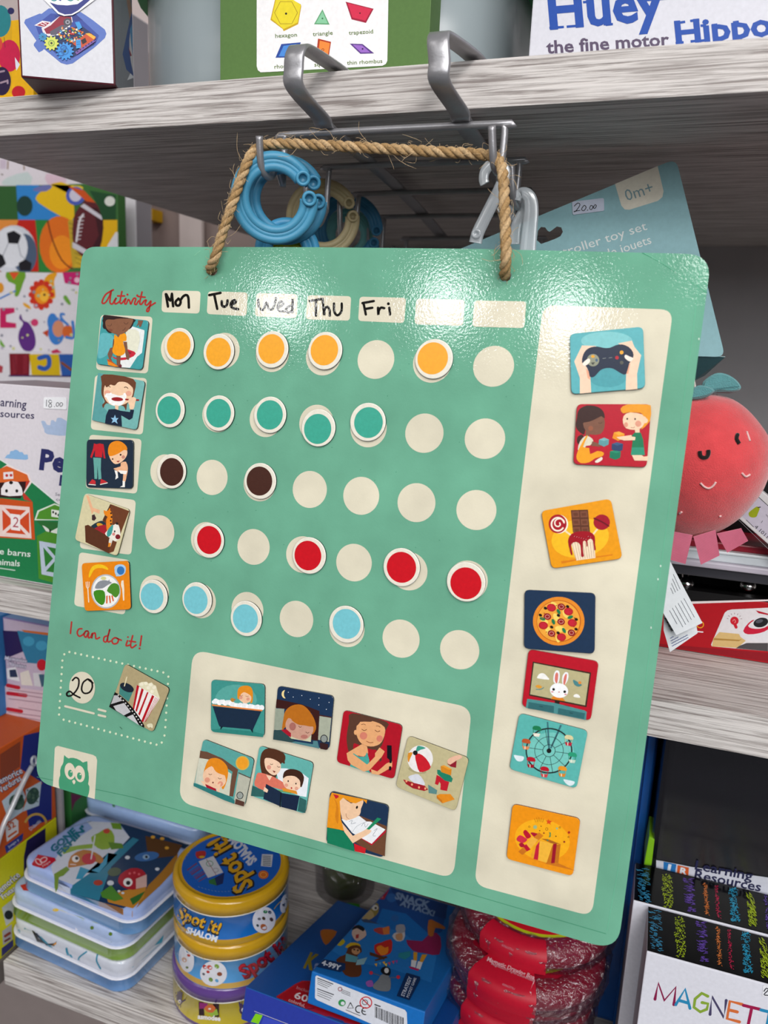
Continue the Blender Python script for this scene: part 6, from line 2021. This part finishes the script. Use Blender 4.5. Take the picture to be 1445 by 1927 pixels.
for k in range(8):
    a.ln('5f86b0', 5, [(230 + k * 18, 425 - k * 28), (240 + k * 18, 408 - k * 28)], caps=False)
lm.build('lid', M_TIN, t)

# ================================================================== boxed pocket games
sd = (ray(1010, 1080)).normalized()                    # both boxes lean back along this line
sl = at_Z(586.5, 1827, -.452)
srr = at_Z(800, 1904, -.452)
sx_ = (srr - sl).normalized()
sn_ = sx_.cross(sd).normalized()
sd = sn_.cross(sx_).normalized()
SLn, SW, SHt = .175, (srr - sl).length, .0235


def lean(u, v_, h):
    return sl + sx_ * u + sd * v_ + sn_ * h


ZO6 = (500, 1600, .24913)
game = thing('snack_game_box', 'blue card game box with animals around a campfire, lying on the red puzzle box', 'box', lean(SW / 2, .06, -SHt))
mb = MB()
BLU = '1668b4'
mb.hexa([lean(0, 0, -SHt), lean(SW, 0, -SHt), lean(SW, SLn, -SHt), lean(0, SLn, -SHt)], [lean(0, 0, 0), lean(SW, 0, 0), lean(SW, SLn, 0), lean(0, SLn, 0)], BLU, .0010, 2)
a = Art(mb, zoom(*ZO6, clampf(lambda x, y: at_plane(x, y, sl, sn_), sl, (sx_, .001, SW - .001), (sd, .001, SLn - .002))), sn_, 5e-5)
a.pg('17488e', '765,245 1385,400 1330,620 1240,640 1060,480 880,440 830,560 620,480', 0).pg('123a78', '790,235 1385,395 1360,520 1000,420', 0).el('2a62a8', 950, 360, 36, 34).el('2a62a8', 975, 515, 28, 26)
a.pg('14407e', '620,540 780,570 860,600 700,720 600,690 520,640', 0).pg('2478c4', '640,490 860,560 1060,640 1180,740 1290,800 1250,1000 960,900 640,840 500,760', 0).pg('1c64b0', '600,560 740,600 760,660 640,720', 0)
a.pg('a01a2c', '820,248 925,268 938,285 895,372 780,345').ring('d88a90', 6, 845, 298, 26, 20, 30, 16).ring('d88a90', 6, 885, 300, 26, 20, -20, 16).tx('d8a0a4', 'Hape', 800, 342, 885, 362, 18)
a.tx('7a94b8', 'SNACK', 972, 365, 1232, 440, 52, .05).tx('7a94b8', 'ATTACK!', 1010, 415, 1270, 500, 40, .05)
a.pg('8a7a3a', '700,470 720,410 790,385 850,410 850,470 810,510 740,520', 2).pg('b09a6a', '720,480 790,450 820,500 770,530 720,515', 2).el('c8c4c0', 825, 435, 24, 22).el('1a1a1a', 830, 438, 9).pg('3a4a6a', '640,500 760,520 860,560 740,545')
a.pg('d8b8a8', '650,620 680,580 740,590 760,640 730,670 690,690 660,660', 2).pg('1c1e24', '650,585 700,565 745,590 735,615 690,590 655,605', 2).pg('b03a3a', '680,640 705,635 700,665 680,670').el('c84a6a', 665, 565, 14)
a.pg('c8b41c', '515,670 550,655 600,690 565,725 520,705', 2).pg('d8b020', '600,735 640,700 700,705 715,735 650,740', 2)
a.pg('5f331c', '530,830 600,790 620,740 660,720 710,725 725,770 690,800 720,870 720,940 680,960 600,945', 2).pg('c8946a', '650,750 690,740 715,765 690,790 655,780', 2).el('1a1412', 668, 752, 7).el('1a1412', 695, 758, 7).pg('5a9aa8', '605,780 700,810 680,850 600,840').pg('8ab4c0', '690,830 768,810 740,865 680,870')
a.pg('c82a24', '820,720 870,700 945,675 955,730 940,780 880,800 830,780', 2).pg('ee8a24', '835,740 870,720 900,740 925,730 920,780 870,795', 2).pg('5a331c', '785,770 900,810 895,830 785,795').pg('5a331c', '910,800 820,830 830,840 920,815')
a.pg('b8403a', '815,600 860,585 900,590 935,580 930,630 880,640 830,620', 2).pg('d87a3a', '880,590 930,575 935,635 890,640').pg('c9c4c8', '955,650 990,620 1050,620 1040,680 990,690', 2).pg('c8946a', '980,640 1030,630 1030,680 990,680', 2).pg('9a9aa4', '985,570 1045,565 1050,620 990,625', 2)
a.pg('8f1f52', '1060,680 1180,690 1250,620 1320,660 1310,790 1200,780 1110,760', 2).pg('b86a2a', '1230,530 1280,540 1350,580 1345,600 1280,590 1265,650 1225,640', 2).pg('d89a2a', '1115,770 1145,775 1140,840 1115,835').pg('d89a2a', '1180,790 1220,790 1185,850 1160,845').pg('e0e0e4', '1100,830 1140,838 1130,890 1095,880').pg('e0e0e4', '1150,840 1185,850 1165,905 1135,895').pg('b81c5a', '1080,880 1160,900 1150,915 1090,895')
a.pg('2a8a9a', '1005,780 1090,765 1095,800 1050,830 1000,810')
a.pg('7f8489', '850,980 870,945 910,940 940,970 942,1050 910,1070 840,1060 805,1030', 2).pg('15171c', '868,905 900,880 940,900 935,950 880,935', 2).el('e4e4e4', 912, 912, 17, 20).ln('5a6a8a', 8, '860,950 800,930', 0).ln('5a6a8a', 8, '930,965 1000,965', 0).el('d8304a', 795, 930, 14).el('d8304a', 1000, 962, 14).pg('9a5ab0', '755,1000 800,985 812,1030 770,1035', 2)
for x_, y_, c_ in ((890, 855, 'e8b030'), (930, 860, 'd84a6a'), (860, 860, '5aa8d8'), (960, 850, 'd84a6a'), (830, 870, 'e8b030'), (985, 845, 'a04ab0'), (905, 870, 'f0d040')):
    a.pg(c_, [(x_ - 10, y_ - 8), (x_ + 12, y_ - 12), (x_ + 6, y_ + 14)])
a.pg('12305e', '345,795 600,860 600,905 560,925 370,880').tx('d4dbe8', '4-99Y', 418, 868, 562, 912, 38, .045)
a.pg('12305e', '1062,930 1165,960 1165,985 1085,1138 988,1105').tx('c8d0e0', 'STRATEGY', 1045, 1112, 1105, 965, 28, .03).tx('c8d0e0', 'POCKET GAME', 1078, 1120, 1138, 972, 20, .02)
fo = lean(0, 0, 0)
fn = sx_.cross(sn_)
fn = fn if fn.dot(CAM - fo) > 0 else -fn
a = Art(mb, zoom(*ZO6, clampf(lambda x, y: at_plane(x, y, fo, fn), fo, (sx_, .001, SW - .001), (sn_, -SHt + .001, -.001))), fn, 5e-5)
a.pg('cfd2da', '385,945 1050,1205 1065,1225 1065,1500 1040,1500 385,1130 372,1115 375,955')
for k in range(4):
    a.ln('33363c', 7 if k == 0 else 4, [(390, 965 + k * 14), (510 - 14 * k, 1012 + k * 10)], caps=False)
    a.ln('33363c', 7 if k == 0 else 4, [(388, 1045 + k * 16), (515 - 10 * k, 1092 + k * 14)], caps=False)
for k in range(3):
    a.ln('55585e', 4, [(570, 1050 + k * 12), (640, 1078 + k * 12)], caps=False)
a.el('2f8a4a', 576, 1152, 28, 26).el('cfd2da', 582, 1156, 15, 14).ring('1c1e22', 7, 640, 1178, 26, 28, 0, 3, 270, 630).ring('1c1e22', 8, 705, 1200, 26, 26, 15, 14, 60, 290).ring('1c1e22', 8, 752, 1215, 26, 26, 15, 14, 60, 290).ln('1c1e22', 7, '732,1212 752,1218')
a.ring('c01c28', 8, 757, 1150, 44, 42, 0, 26).ln('c01c28', 8, '728,1120 790,1180').ring('3a3c42', 5, 750, 1148, 20, 18).ring('8a2a3a', 5, 562, 1048, 14, 14).ln('33363c', 4, '605,1205 715,1250', caps=False)
for k in range(22):
    a.ln('15171b', (4, 7, 3, 5)[k % 4], [(828 + k * 10, 1178 + k * 4), (828 + k * 10, 1262 + k * 4.6)], caps=False)
a.ln('33363c', 8, '822,1163 868,1180', caps=False)
rn = sx_
a = Art(mb, zoom(*ZO6, clampf(lambda x, y: at_plane(x, y, srr, rn), srr, (sd, .001, SLn - .002), (sn_, -SHt + .001, -.001))), rn, 5e-5)
a.pg('a81c34', '1160,1160 1195,1120 1190,1240 1150,1300').ring('d890a0', 6, 1172, 1210, 10, 30).ln('c8d0e0', 8, '1225,1080 1240,1020')
mb.build('carton', M_CARD, game)

kz_ = -SHt - .001
KW, KL, KT = .150, .175, .024


def lean2(u, v_, h):
    return sl + sx_ * (u - .0485) + sd * (v_ - .006) + sn_ * (kz_ + h)


puz = thing('puzzle_box', 'blue and red boxed puzzle game lying under the snack game box', 'box', lean2(KW / 2, .07, -KT))
mb = MB()
mb.hexa([lean2(0, 0, -KT), lean2(KW, 0, -KT), lean2(KW, KL, -KT), lean2(0, KL, -KT)], [lean2(0, 0, 0), lean2(KW, 0, 0), lean2(KW, KL, 0), lean2(0, KL, 0)], '15509a', .0006, 2, ['15509a', '15509a', '2a3a9a', '15509a', '15509a', '15509a'])
ZK6 = (480, 1720, .11073)
a = Art(mb, zoom(*ZK6, clampf(lambda x, y: at_plane(x, y, lean2(0, 0, 0), sn_), lean2(0, 0, 0), (sx_, .001, KW - .001), (sd, .001, KL - .002))), sn_, 5e-5)
a.pg('a80f1e', '330,1480 360,1400 500,1310 680,1190 800,1135 960,1140 1600,1400 1800,1900 1400,1900 540,1860 0,1640 80,1600 180,1580 280,1600 330,1560', 0)
a.pg('8a0c18', '0,1640 180,1580 320,1600 620,1869 540,1860').ln('6a0a14', 22, '700,1840 1000,1600', 0).ln('6a0a14', 30, '330,1560 480,1700 640,1860', 0).ln('c42a34', 10, '340,1480 380,1410 700,1200 830,1150', 3)
a.tx('c88890', 'Includes', 700, 1275, 1010, 1375, 58).tx('e4d8dc', '60', 655, 1425, 880, 1505, 120, .02).tx('d8a8ae', 'colorful,', 560, 1480, 840, 1590, 56, .02).tx('e0b8bc', 'brain-boosting', 432, 1500, 930, 1705, 56, .02).tx('e0b8bc', 'puzzles!', 500, 1610, 790, 1712, 60, .02)
a.tx('8a7a1a', 'K', 820, 905, 985, 952, 280, .05, up=(.42, -.9)).pg('c06a1c', '1110,290 1220,260 1390,300 1300,440 1200,530 1130,420', 2).tx('8a9ac8', 'anoodle', 985, 960, 1700, 1160, 200, .04)
a.pg('1c3a80', '1180,1760 1260,1740 1500,1820 1500,1900 1130,1900').ring('9ab0d8', 14, 1330, 1850, 50, 40)
a = Art(mb, zoom(*ZK6, clampf(lambda x, y: at_plane(x, y, lean2(0, 0, 0), fn), lean2(0, 0, 0), (sx_, .001, KW - .001), (sn_, -KT + .001, -.001))), fn, 5e-5)
a.pg('7fc81c', '10,1690 130,1720 60,1869 -80,1869').pg('3a4ab8', '150,1740 540,1880 700,2100 60,2100', 0).ln('c8c4c8', 8, '-10,1652 560,1872')
mb.build('carton', M_CARD, puz)

# things in the gloom behind: a wrapped green pot and a green-trimmed toy case
pot = thing('green_toy_pot', 'dark green round toy pot in a clear bag behind the round tins', 'toy', C(-.255, .672, LOW_Z))
mb = MB()
mb.lathe([(.022, 0, '4a5a1c'), (.026, .03, '4a5a1c'), (.028, .045, 'c9c0a0'), (.029, .05, 'c9c0a0'), (.028, .052, '5a7a14'), (.026, .075, '5a7a14'), (.018, .088, '5a7a14'), (.004, .092, '5a7a14')], C(-.255, .672, LOW_Z + .0002), 40)
mb.build('pot', M_PLAS, pot)
mb = MB()
mb.lathe([(.031, 0, 'b8a8c8'), (.033, .04, 'b8a8c8'), (.033, .09, 'b8a8c8'), (.024, .115, 'b8a8c8'), (.010, .135, 'b8a8c8'), (.016, .150, 'b8a8c8')], C(-.255, .672, LOW_Z + .0002), 40, True, False)
mb.build('clear_bag', M_WRAP, pot)
mb = MB()
mb.ellipsoid(C(-.259, .667, LOW_Z + .112), .008, .008, .008, 'a8503a')
mb.ellipsoid(C(-.268, .677, LOW_Z + .120), .010, .009, .008, 'a8402c')
mb.ellipsoid(C(-.246, .675, LOW_Z + .116), .007, .007, .007, '8a3a2a')
note(mb.build('beads', M_PLAS, pot), 'reddish beads in the neck of the bag')
mb = MB()
mb.tube(smooth3([at_Z(596, 1764, -.5512), at_Z(606, 1744, -.5512), at_Z(622, 1722, -.5512), at_Z(644, 1710, -.5512), at_Z(676, 1712, -.5512)], 6), .0052, '3aa01c', 12)
tag(mb.build('green_toy', M_PLAS), 'curved green toy lying in the shade behind the puzzle box', 'toy')

# ================================================================== wrapped magnetic drawing boards
ZR6 = (800, 1640, .27682)
RD, LIME = '9a0f28', 'a8b018'
spec = [(-.0560, .5520, 0), (-.0565, .5530, 0), (-.0560, .5520, 0), (-.0540, .5480, 0), (-.0510, .5500, 0), (-.0490, .5395, 1), (-.0460, .5600, 2)]
names = {0: 'lowest red drawing board of the shrink-wrapped stack', 1: 'red drawing board second from the bottom of the wrapped stack', 2: 'red drawing board third from the bottom of the wrapped stack',
         3: 'red drawing board in the middle of the wrapped stack', 4: 'red drawing board third from the top of the wrapped stack', 5: 'red drawing board with a lime insert and printed sleeve, second from the top', 6: 'topmost red drawing board in the wrapped stack, under the chart corner'}
for k, (x_, y_, kind) in enumerate(spec):
    R_ = .0595
    c = C(x_, y_, LOW_Z + .0192 * k + .0006)
    t = thing('drawing_board', names[k], 'toy', c, 'wrapped drawing boards in a stack')
    m = MB()
    inner = '8a0f24' if kind != 2 else 'b3101f'
    pr = smooth_open([(R_ - .008, 0), (R_ - .002, .002), (R_, .009), (R_ - .002, .016), (R_ - .009, .0195), (R_ - .014, .019)], 3)
    m.lathe([(r, z * .946, RD) for r, z in pr], c, 72)
    m.build('frame', M_PLAS, t)
    m = MB()
    if kind == 2:
        m.lathe([(r, z * .86, q) for r, z, q in [(R_ - .0135, 0.0207, LIME), (R_ - .0165, 0.0216, 'b3101f'), (R_ - .022, 0.0237, 'b3101f'), (.02, 0.0255, 'b3101f'), (.001, 0.0260, 'b3101f')]], c, 64, False, True)
    else:
        m.lathe([(r, z * .86, q) for r, z, q in [(R_ - .0135, 0.0207, LIME), (R_ - .025, 0.0211, LIME), (R_ - .0255, 0.0213, 'd8d4d8'), (R_ - .0262, 0.0209, inner), (.001, 0.0207, inner)]], c, 64, False, True)
    m.build('drawing_screen', M_PLAS, t)
    # card sleeve over the front edge
    m = MB()
    a0, a1 = math.radians(236), math.radians(284)
    sec = [(R_ - (.030 if k == 5 else .009 if k == 6 else .018), .0214), (R_ - (.007 if k == 6 else .012), .0216), (R_ - .001, .0200), (R_ + .0044, .0155), (R_ + .0046, .008), (R_ + .0036, .0012)]
    i = len(m.v)
    nn_ = 14
    for r, z in sec:
        for q in range(nn_ + 1):
            aa = a0 + (a1 - a0) * q / nn_
            m.v.append(c + V((r * math.cos(aa), r * math.sin(aa), z * .946)))
    for j_ in range(len(sec) - 1):
        for q in range(nn_):
            b0 = i + j_ * (nn_ + 1) + q
            m.face((b0, b0 + nn_ + 1, b0 + nn_ + 2, b0 + 1), 'b3122b', True)
    om = on_mesh(m)
    a = Art(m, zoom(*ZR6, om), toward, 3e-4, 1e-5)
    if k == 5:
        a.tx('d8b0b8', 'Magnetic Drawing Board', 418, 606, 770, 748, 30, .03).tx('c898a4', 'Magnetische Apfel-Zeichentafel', 448, 632, 738, 750, 18, .01).tx('c07888', '4006637761', 520, 772, 605, 806, 16)
    elif k == 6:
        a.tx('c07888', '4006637761', 516, 505, 596, 542, 16)
    elif k == 4:
        a.tx('c07888', '4006637761', 500, 852, 585, 888, 16)
    elif k == 3:
        a.tx('c07888', '4006637761', 492, 980, 575, 1016, 16)
    note(m.build('card_sleeve', M_CARD, t), 'red printed card sleeve over the front edge')
    m = MB()
    rg = random.Random(k)
    prw = [(R_ - .012, -.0002), (R_ + .001, .001), (R_ + .0028, .006), (R_ + .0030, .013), (R_ + .0012, .0175), (R_ - .006, .0200), (R_ - .014, .0203)]
    i = len(m.v)
    nw = 90
    for r, z in prw:
        for q in range(nw):
            aa = 2 * PI * q / nw
            rr_ = r + .0008 + .0008 * math.sin(aa * 17 + z * 900) + .0006 * math.sin(aa * 29 - z * 700) + rg.uniform(-.0004, .0004)
            m.v.append(c + V((rr_ * math.cos(aa), rr_ * math.sin(aa), z * .946)))
    for j_ in range(len(prw) - 1):
        for q in range(nw):
            q2 = (q + 1) % nw
            m.face((i + j_ * nw + q, i + j_ * nw + q2, i + (j_ + 1) * nw + q2, i + (j_ + 1) * nw + q), 'b8a8c8', True)
    note(m.build('shrink_wrap', M_WRAP, t), 'wrinkled clear wrap')

# ================================================================== magnetic boxes at the lower right
ZS6 = (1150, 1380, .28393)
M_GLOSSB = mat('glossy_black_card', 0.12, 0.2, mottle=0.05, mscale=300)
COLS = [('3a8fb8', 285, 90, 30, .3), ('a8c020', 455, 80, 60, None), ('6a4ab0', 590, 70, 34, 0.1), ('d87a3a', 710, 26, 36, None), ('b8204a', 785, 26, 30, None), ('2aa0c8', 895, 60, 80, None), ('a8c020', 1005, 60, 40, .9), ('6a4ab0', 1110, 20, 20, None), ('d87a6a', 1200, 40, 40, None)]
for nm, x0, y0, y1, zt_, lab in (('front', .0330, .470, .5145, -.374, 'front white magnetic set box with chalk squiggles on its black top'), ('rear', .0232, .5165, .561, -.3735, 'rear white magnetic set box standing behind the lettered one')):
    t = thing('magnetic_set_box', lab, 'box', C(x0 + .12, y0 + .02, LOW_Z), 'magnetic set boxes at the lower right')
    m = MB()
    m.box(x0, y0, LOW_Z + .0002, x0 + .26, y1, zt_ - .0006, 'dfdfe8', .0008, ['dfdfe8', 'dfdfe8', 'dfdfe8', 'dfdfe8', 'dfdfe8', '9a939a'])  # left face coloured grey, as white card in shadow
    if nm == 'front':
        a = Art(m, zoom(*ZS6, lambda x, y: at_Y(x, y, .470)), FRONT)
        for cc, ss in (('8a1a4a', ('290,1762 312,1655 352,1770 428,1682 415,1798',)), ('2a8ab8', ('428,1798 490,1695 522,1822', '450,1770 512,1788')), ('8aa83a', ('640,1742 600,1722 556,1760 548,1815 590,1846 634,1828 642,1792 602,1784',)),
                       ('4a4466', ('655,1862 668,1745 746,1882 762,1770',)), ('d8703a', ('868,1796 786,1775 768,1890 850,1912', '778,1832 836,1846')), ('a01a4a', ('876,1802 984,1828', '932,1815 908,1930')), ('2a8ab8', ('992,1832 1110,1862', '1050,1846 1028,1960')), ('8aa83a', ('1150,1880 1125,1990',)), ('d8703a', ('1260,1920 1200,1900 1165,1960 1190,2010 1240,2015',))):
            for s_ in ss:
                a.ln(cc, 20, s_)
        a.pg('e9e9ee', '1005,1672 1015,1664 1140,1690 1140,1770 1000,1738').ln('2c2c34', 7, '1012,1708 1028,1688 1040,1700 1012,1730 1042,1735', 3)
    else:
        a = Art(m, zoom(*ZS6, lambda x, y: at_Y(x, y, y0)), FRONT)
    m.build('carton', M_CARD, t)
    m = MB()
    m.box(x0 + .0004, y0 + .0008, zt_ - .0006, x0 + .2596, y1 - .0004, zt_, '050507', .0001)
    a = Art(m, zoom(*ZS6, lambda x, y: at_Z(x, y, zt_)), UP, 4e-5, 5e-7)
    for cc, cx_, wd_, n_, ang in COLS:
        if nm == 'front':
            sl_ = .245
            ya, yb = 1150 + (cx_ - 240) * sl_ + 10, 1440 + (cx_ - 240) * sl_ - 14
            xo = 0
        else:
            sl_ = .215
            ya, yb = 885 + (cx_ - 240) * sl_, 1112 + (cx_ - 240) * sl_ - 8
            xo = -84 if cx_ > 320 else -80
        scribble(a, cc, cx_ + xo - 6, ya, cx_ + xo + 12, yb, wd_ * .8, int(n_ * 2.6), 11 if ang is None else 22, 3.2, int(cx_), ang)
    note(m.build('black_top', M_GLOSSB, t), 'glossy black top with coloured chalk squiggles')
mb = MB()
mb.box(.0226, .5163, -.3742, .29, .5171, -.3732, 'b9b4b8')
binn = thing('learning_bin', 'clear dark toy container with a white lettered label behind the magnetic boxes', 'container', C(.16, .65, LOW_Z))
nf = lambda x, y: at_Y(x, y, .566)
mb = MB()
bx0 = nf(1234, 1560).x
mb.box(bx0, .568, LOW_Z + .0002, .30, .78, -.262, '131117', .006)
note(mb.build('dark_contents', M_MATTE, binn), 'dark contents')
mb = MB()
mb.box(bx0 - .002, .5658, LOW_Z + .0002, .302, .782, -.258, '3a3840', .005)
note(mb.build('clear_shell', M_SMOKE, binn), 'clear plastic shell')
mb = MB()
lp_ = [nf(1150 + x * .28393, 1380 + y * .28393) for x, y in pts_of('298,835 345,843 530,880 1039,950 1500,1030 1500,1240 1039,1120 530,1010 298,950')]
mb.slab([p + V((0, -.0012, 0)) for p in lp_], FRONT, .0004, 'd9dbe6', 'd9dbe6')
a = Art(mb, zoom(*ZS6, lambda x, y: at_Y(x, y, .5648)), FRONT)
a.pg('2a7ac0', '347,850 432,868 420,950 345,935').pg('d8602a', '440,873 515,890 508,975 432,958').tx('e8eef4', 'I', 372, 905, 392, 909, 40, .04).tx('e8eef4', 'R', 452, 928, 500, 938, 42, .04)
a.tx('2a2c50', 'Learning', 552, 900, 932, 975, 62, .02).tx('2a2c50', 'Resources', 548, 962, 988, 1048, 62, .02)
note(mb.build('label', M_CARD, binn), 'white lettered label')
mb = MB()
e_ = [nf(1211, 1628), nf(1226, 1630), nf(1232, 1580), nf(1221, 1574)]
mb.hexa([e_[0], e_[1], e_[1] + V((0, .03, 0)), e_[0] + V((0, .03, 0))], [e_[3], e_[2], e_[2] + V((0, .03, 0)), e_[3] + V((0, .03, 0))], '8ac81c', .001)
note(mb.build('clip', M_PLAS, binn), 'lime green clip')
mb = MB()
bq0, bq1 = at_Y(1190, 1450, .60), at_Y(1243, 1450, .60)
mb.box(bq0.x - .05, .60, LOW_Z + .0006, bx0 - .004, .72, -.240, '1256a8', .004)
mb.box(bx0 - .012, .596, LOW_Z + .0006, bx0 - .006, .60, -.238, '1a66c0', .001)
tag(mb.build('blue_tub', M_PLAS), 'bright blue plastic tub in the shade left of the clear container', 'tub')
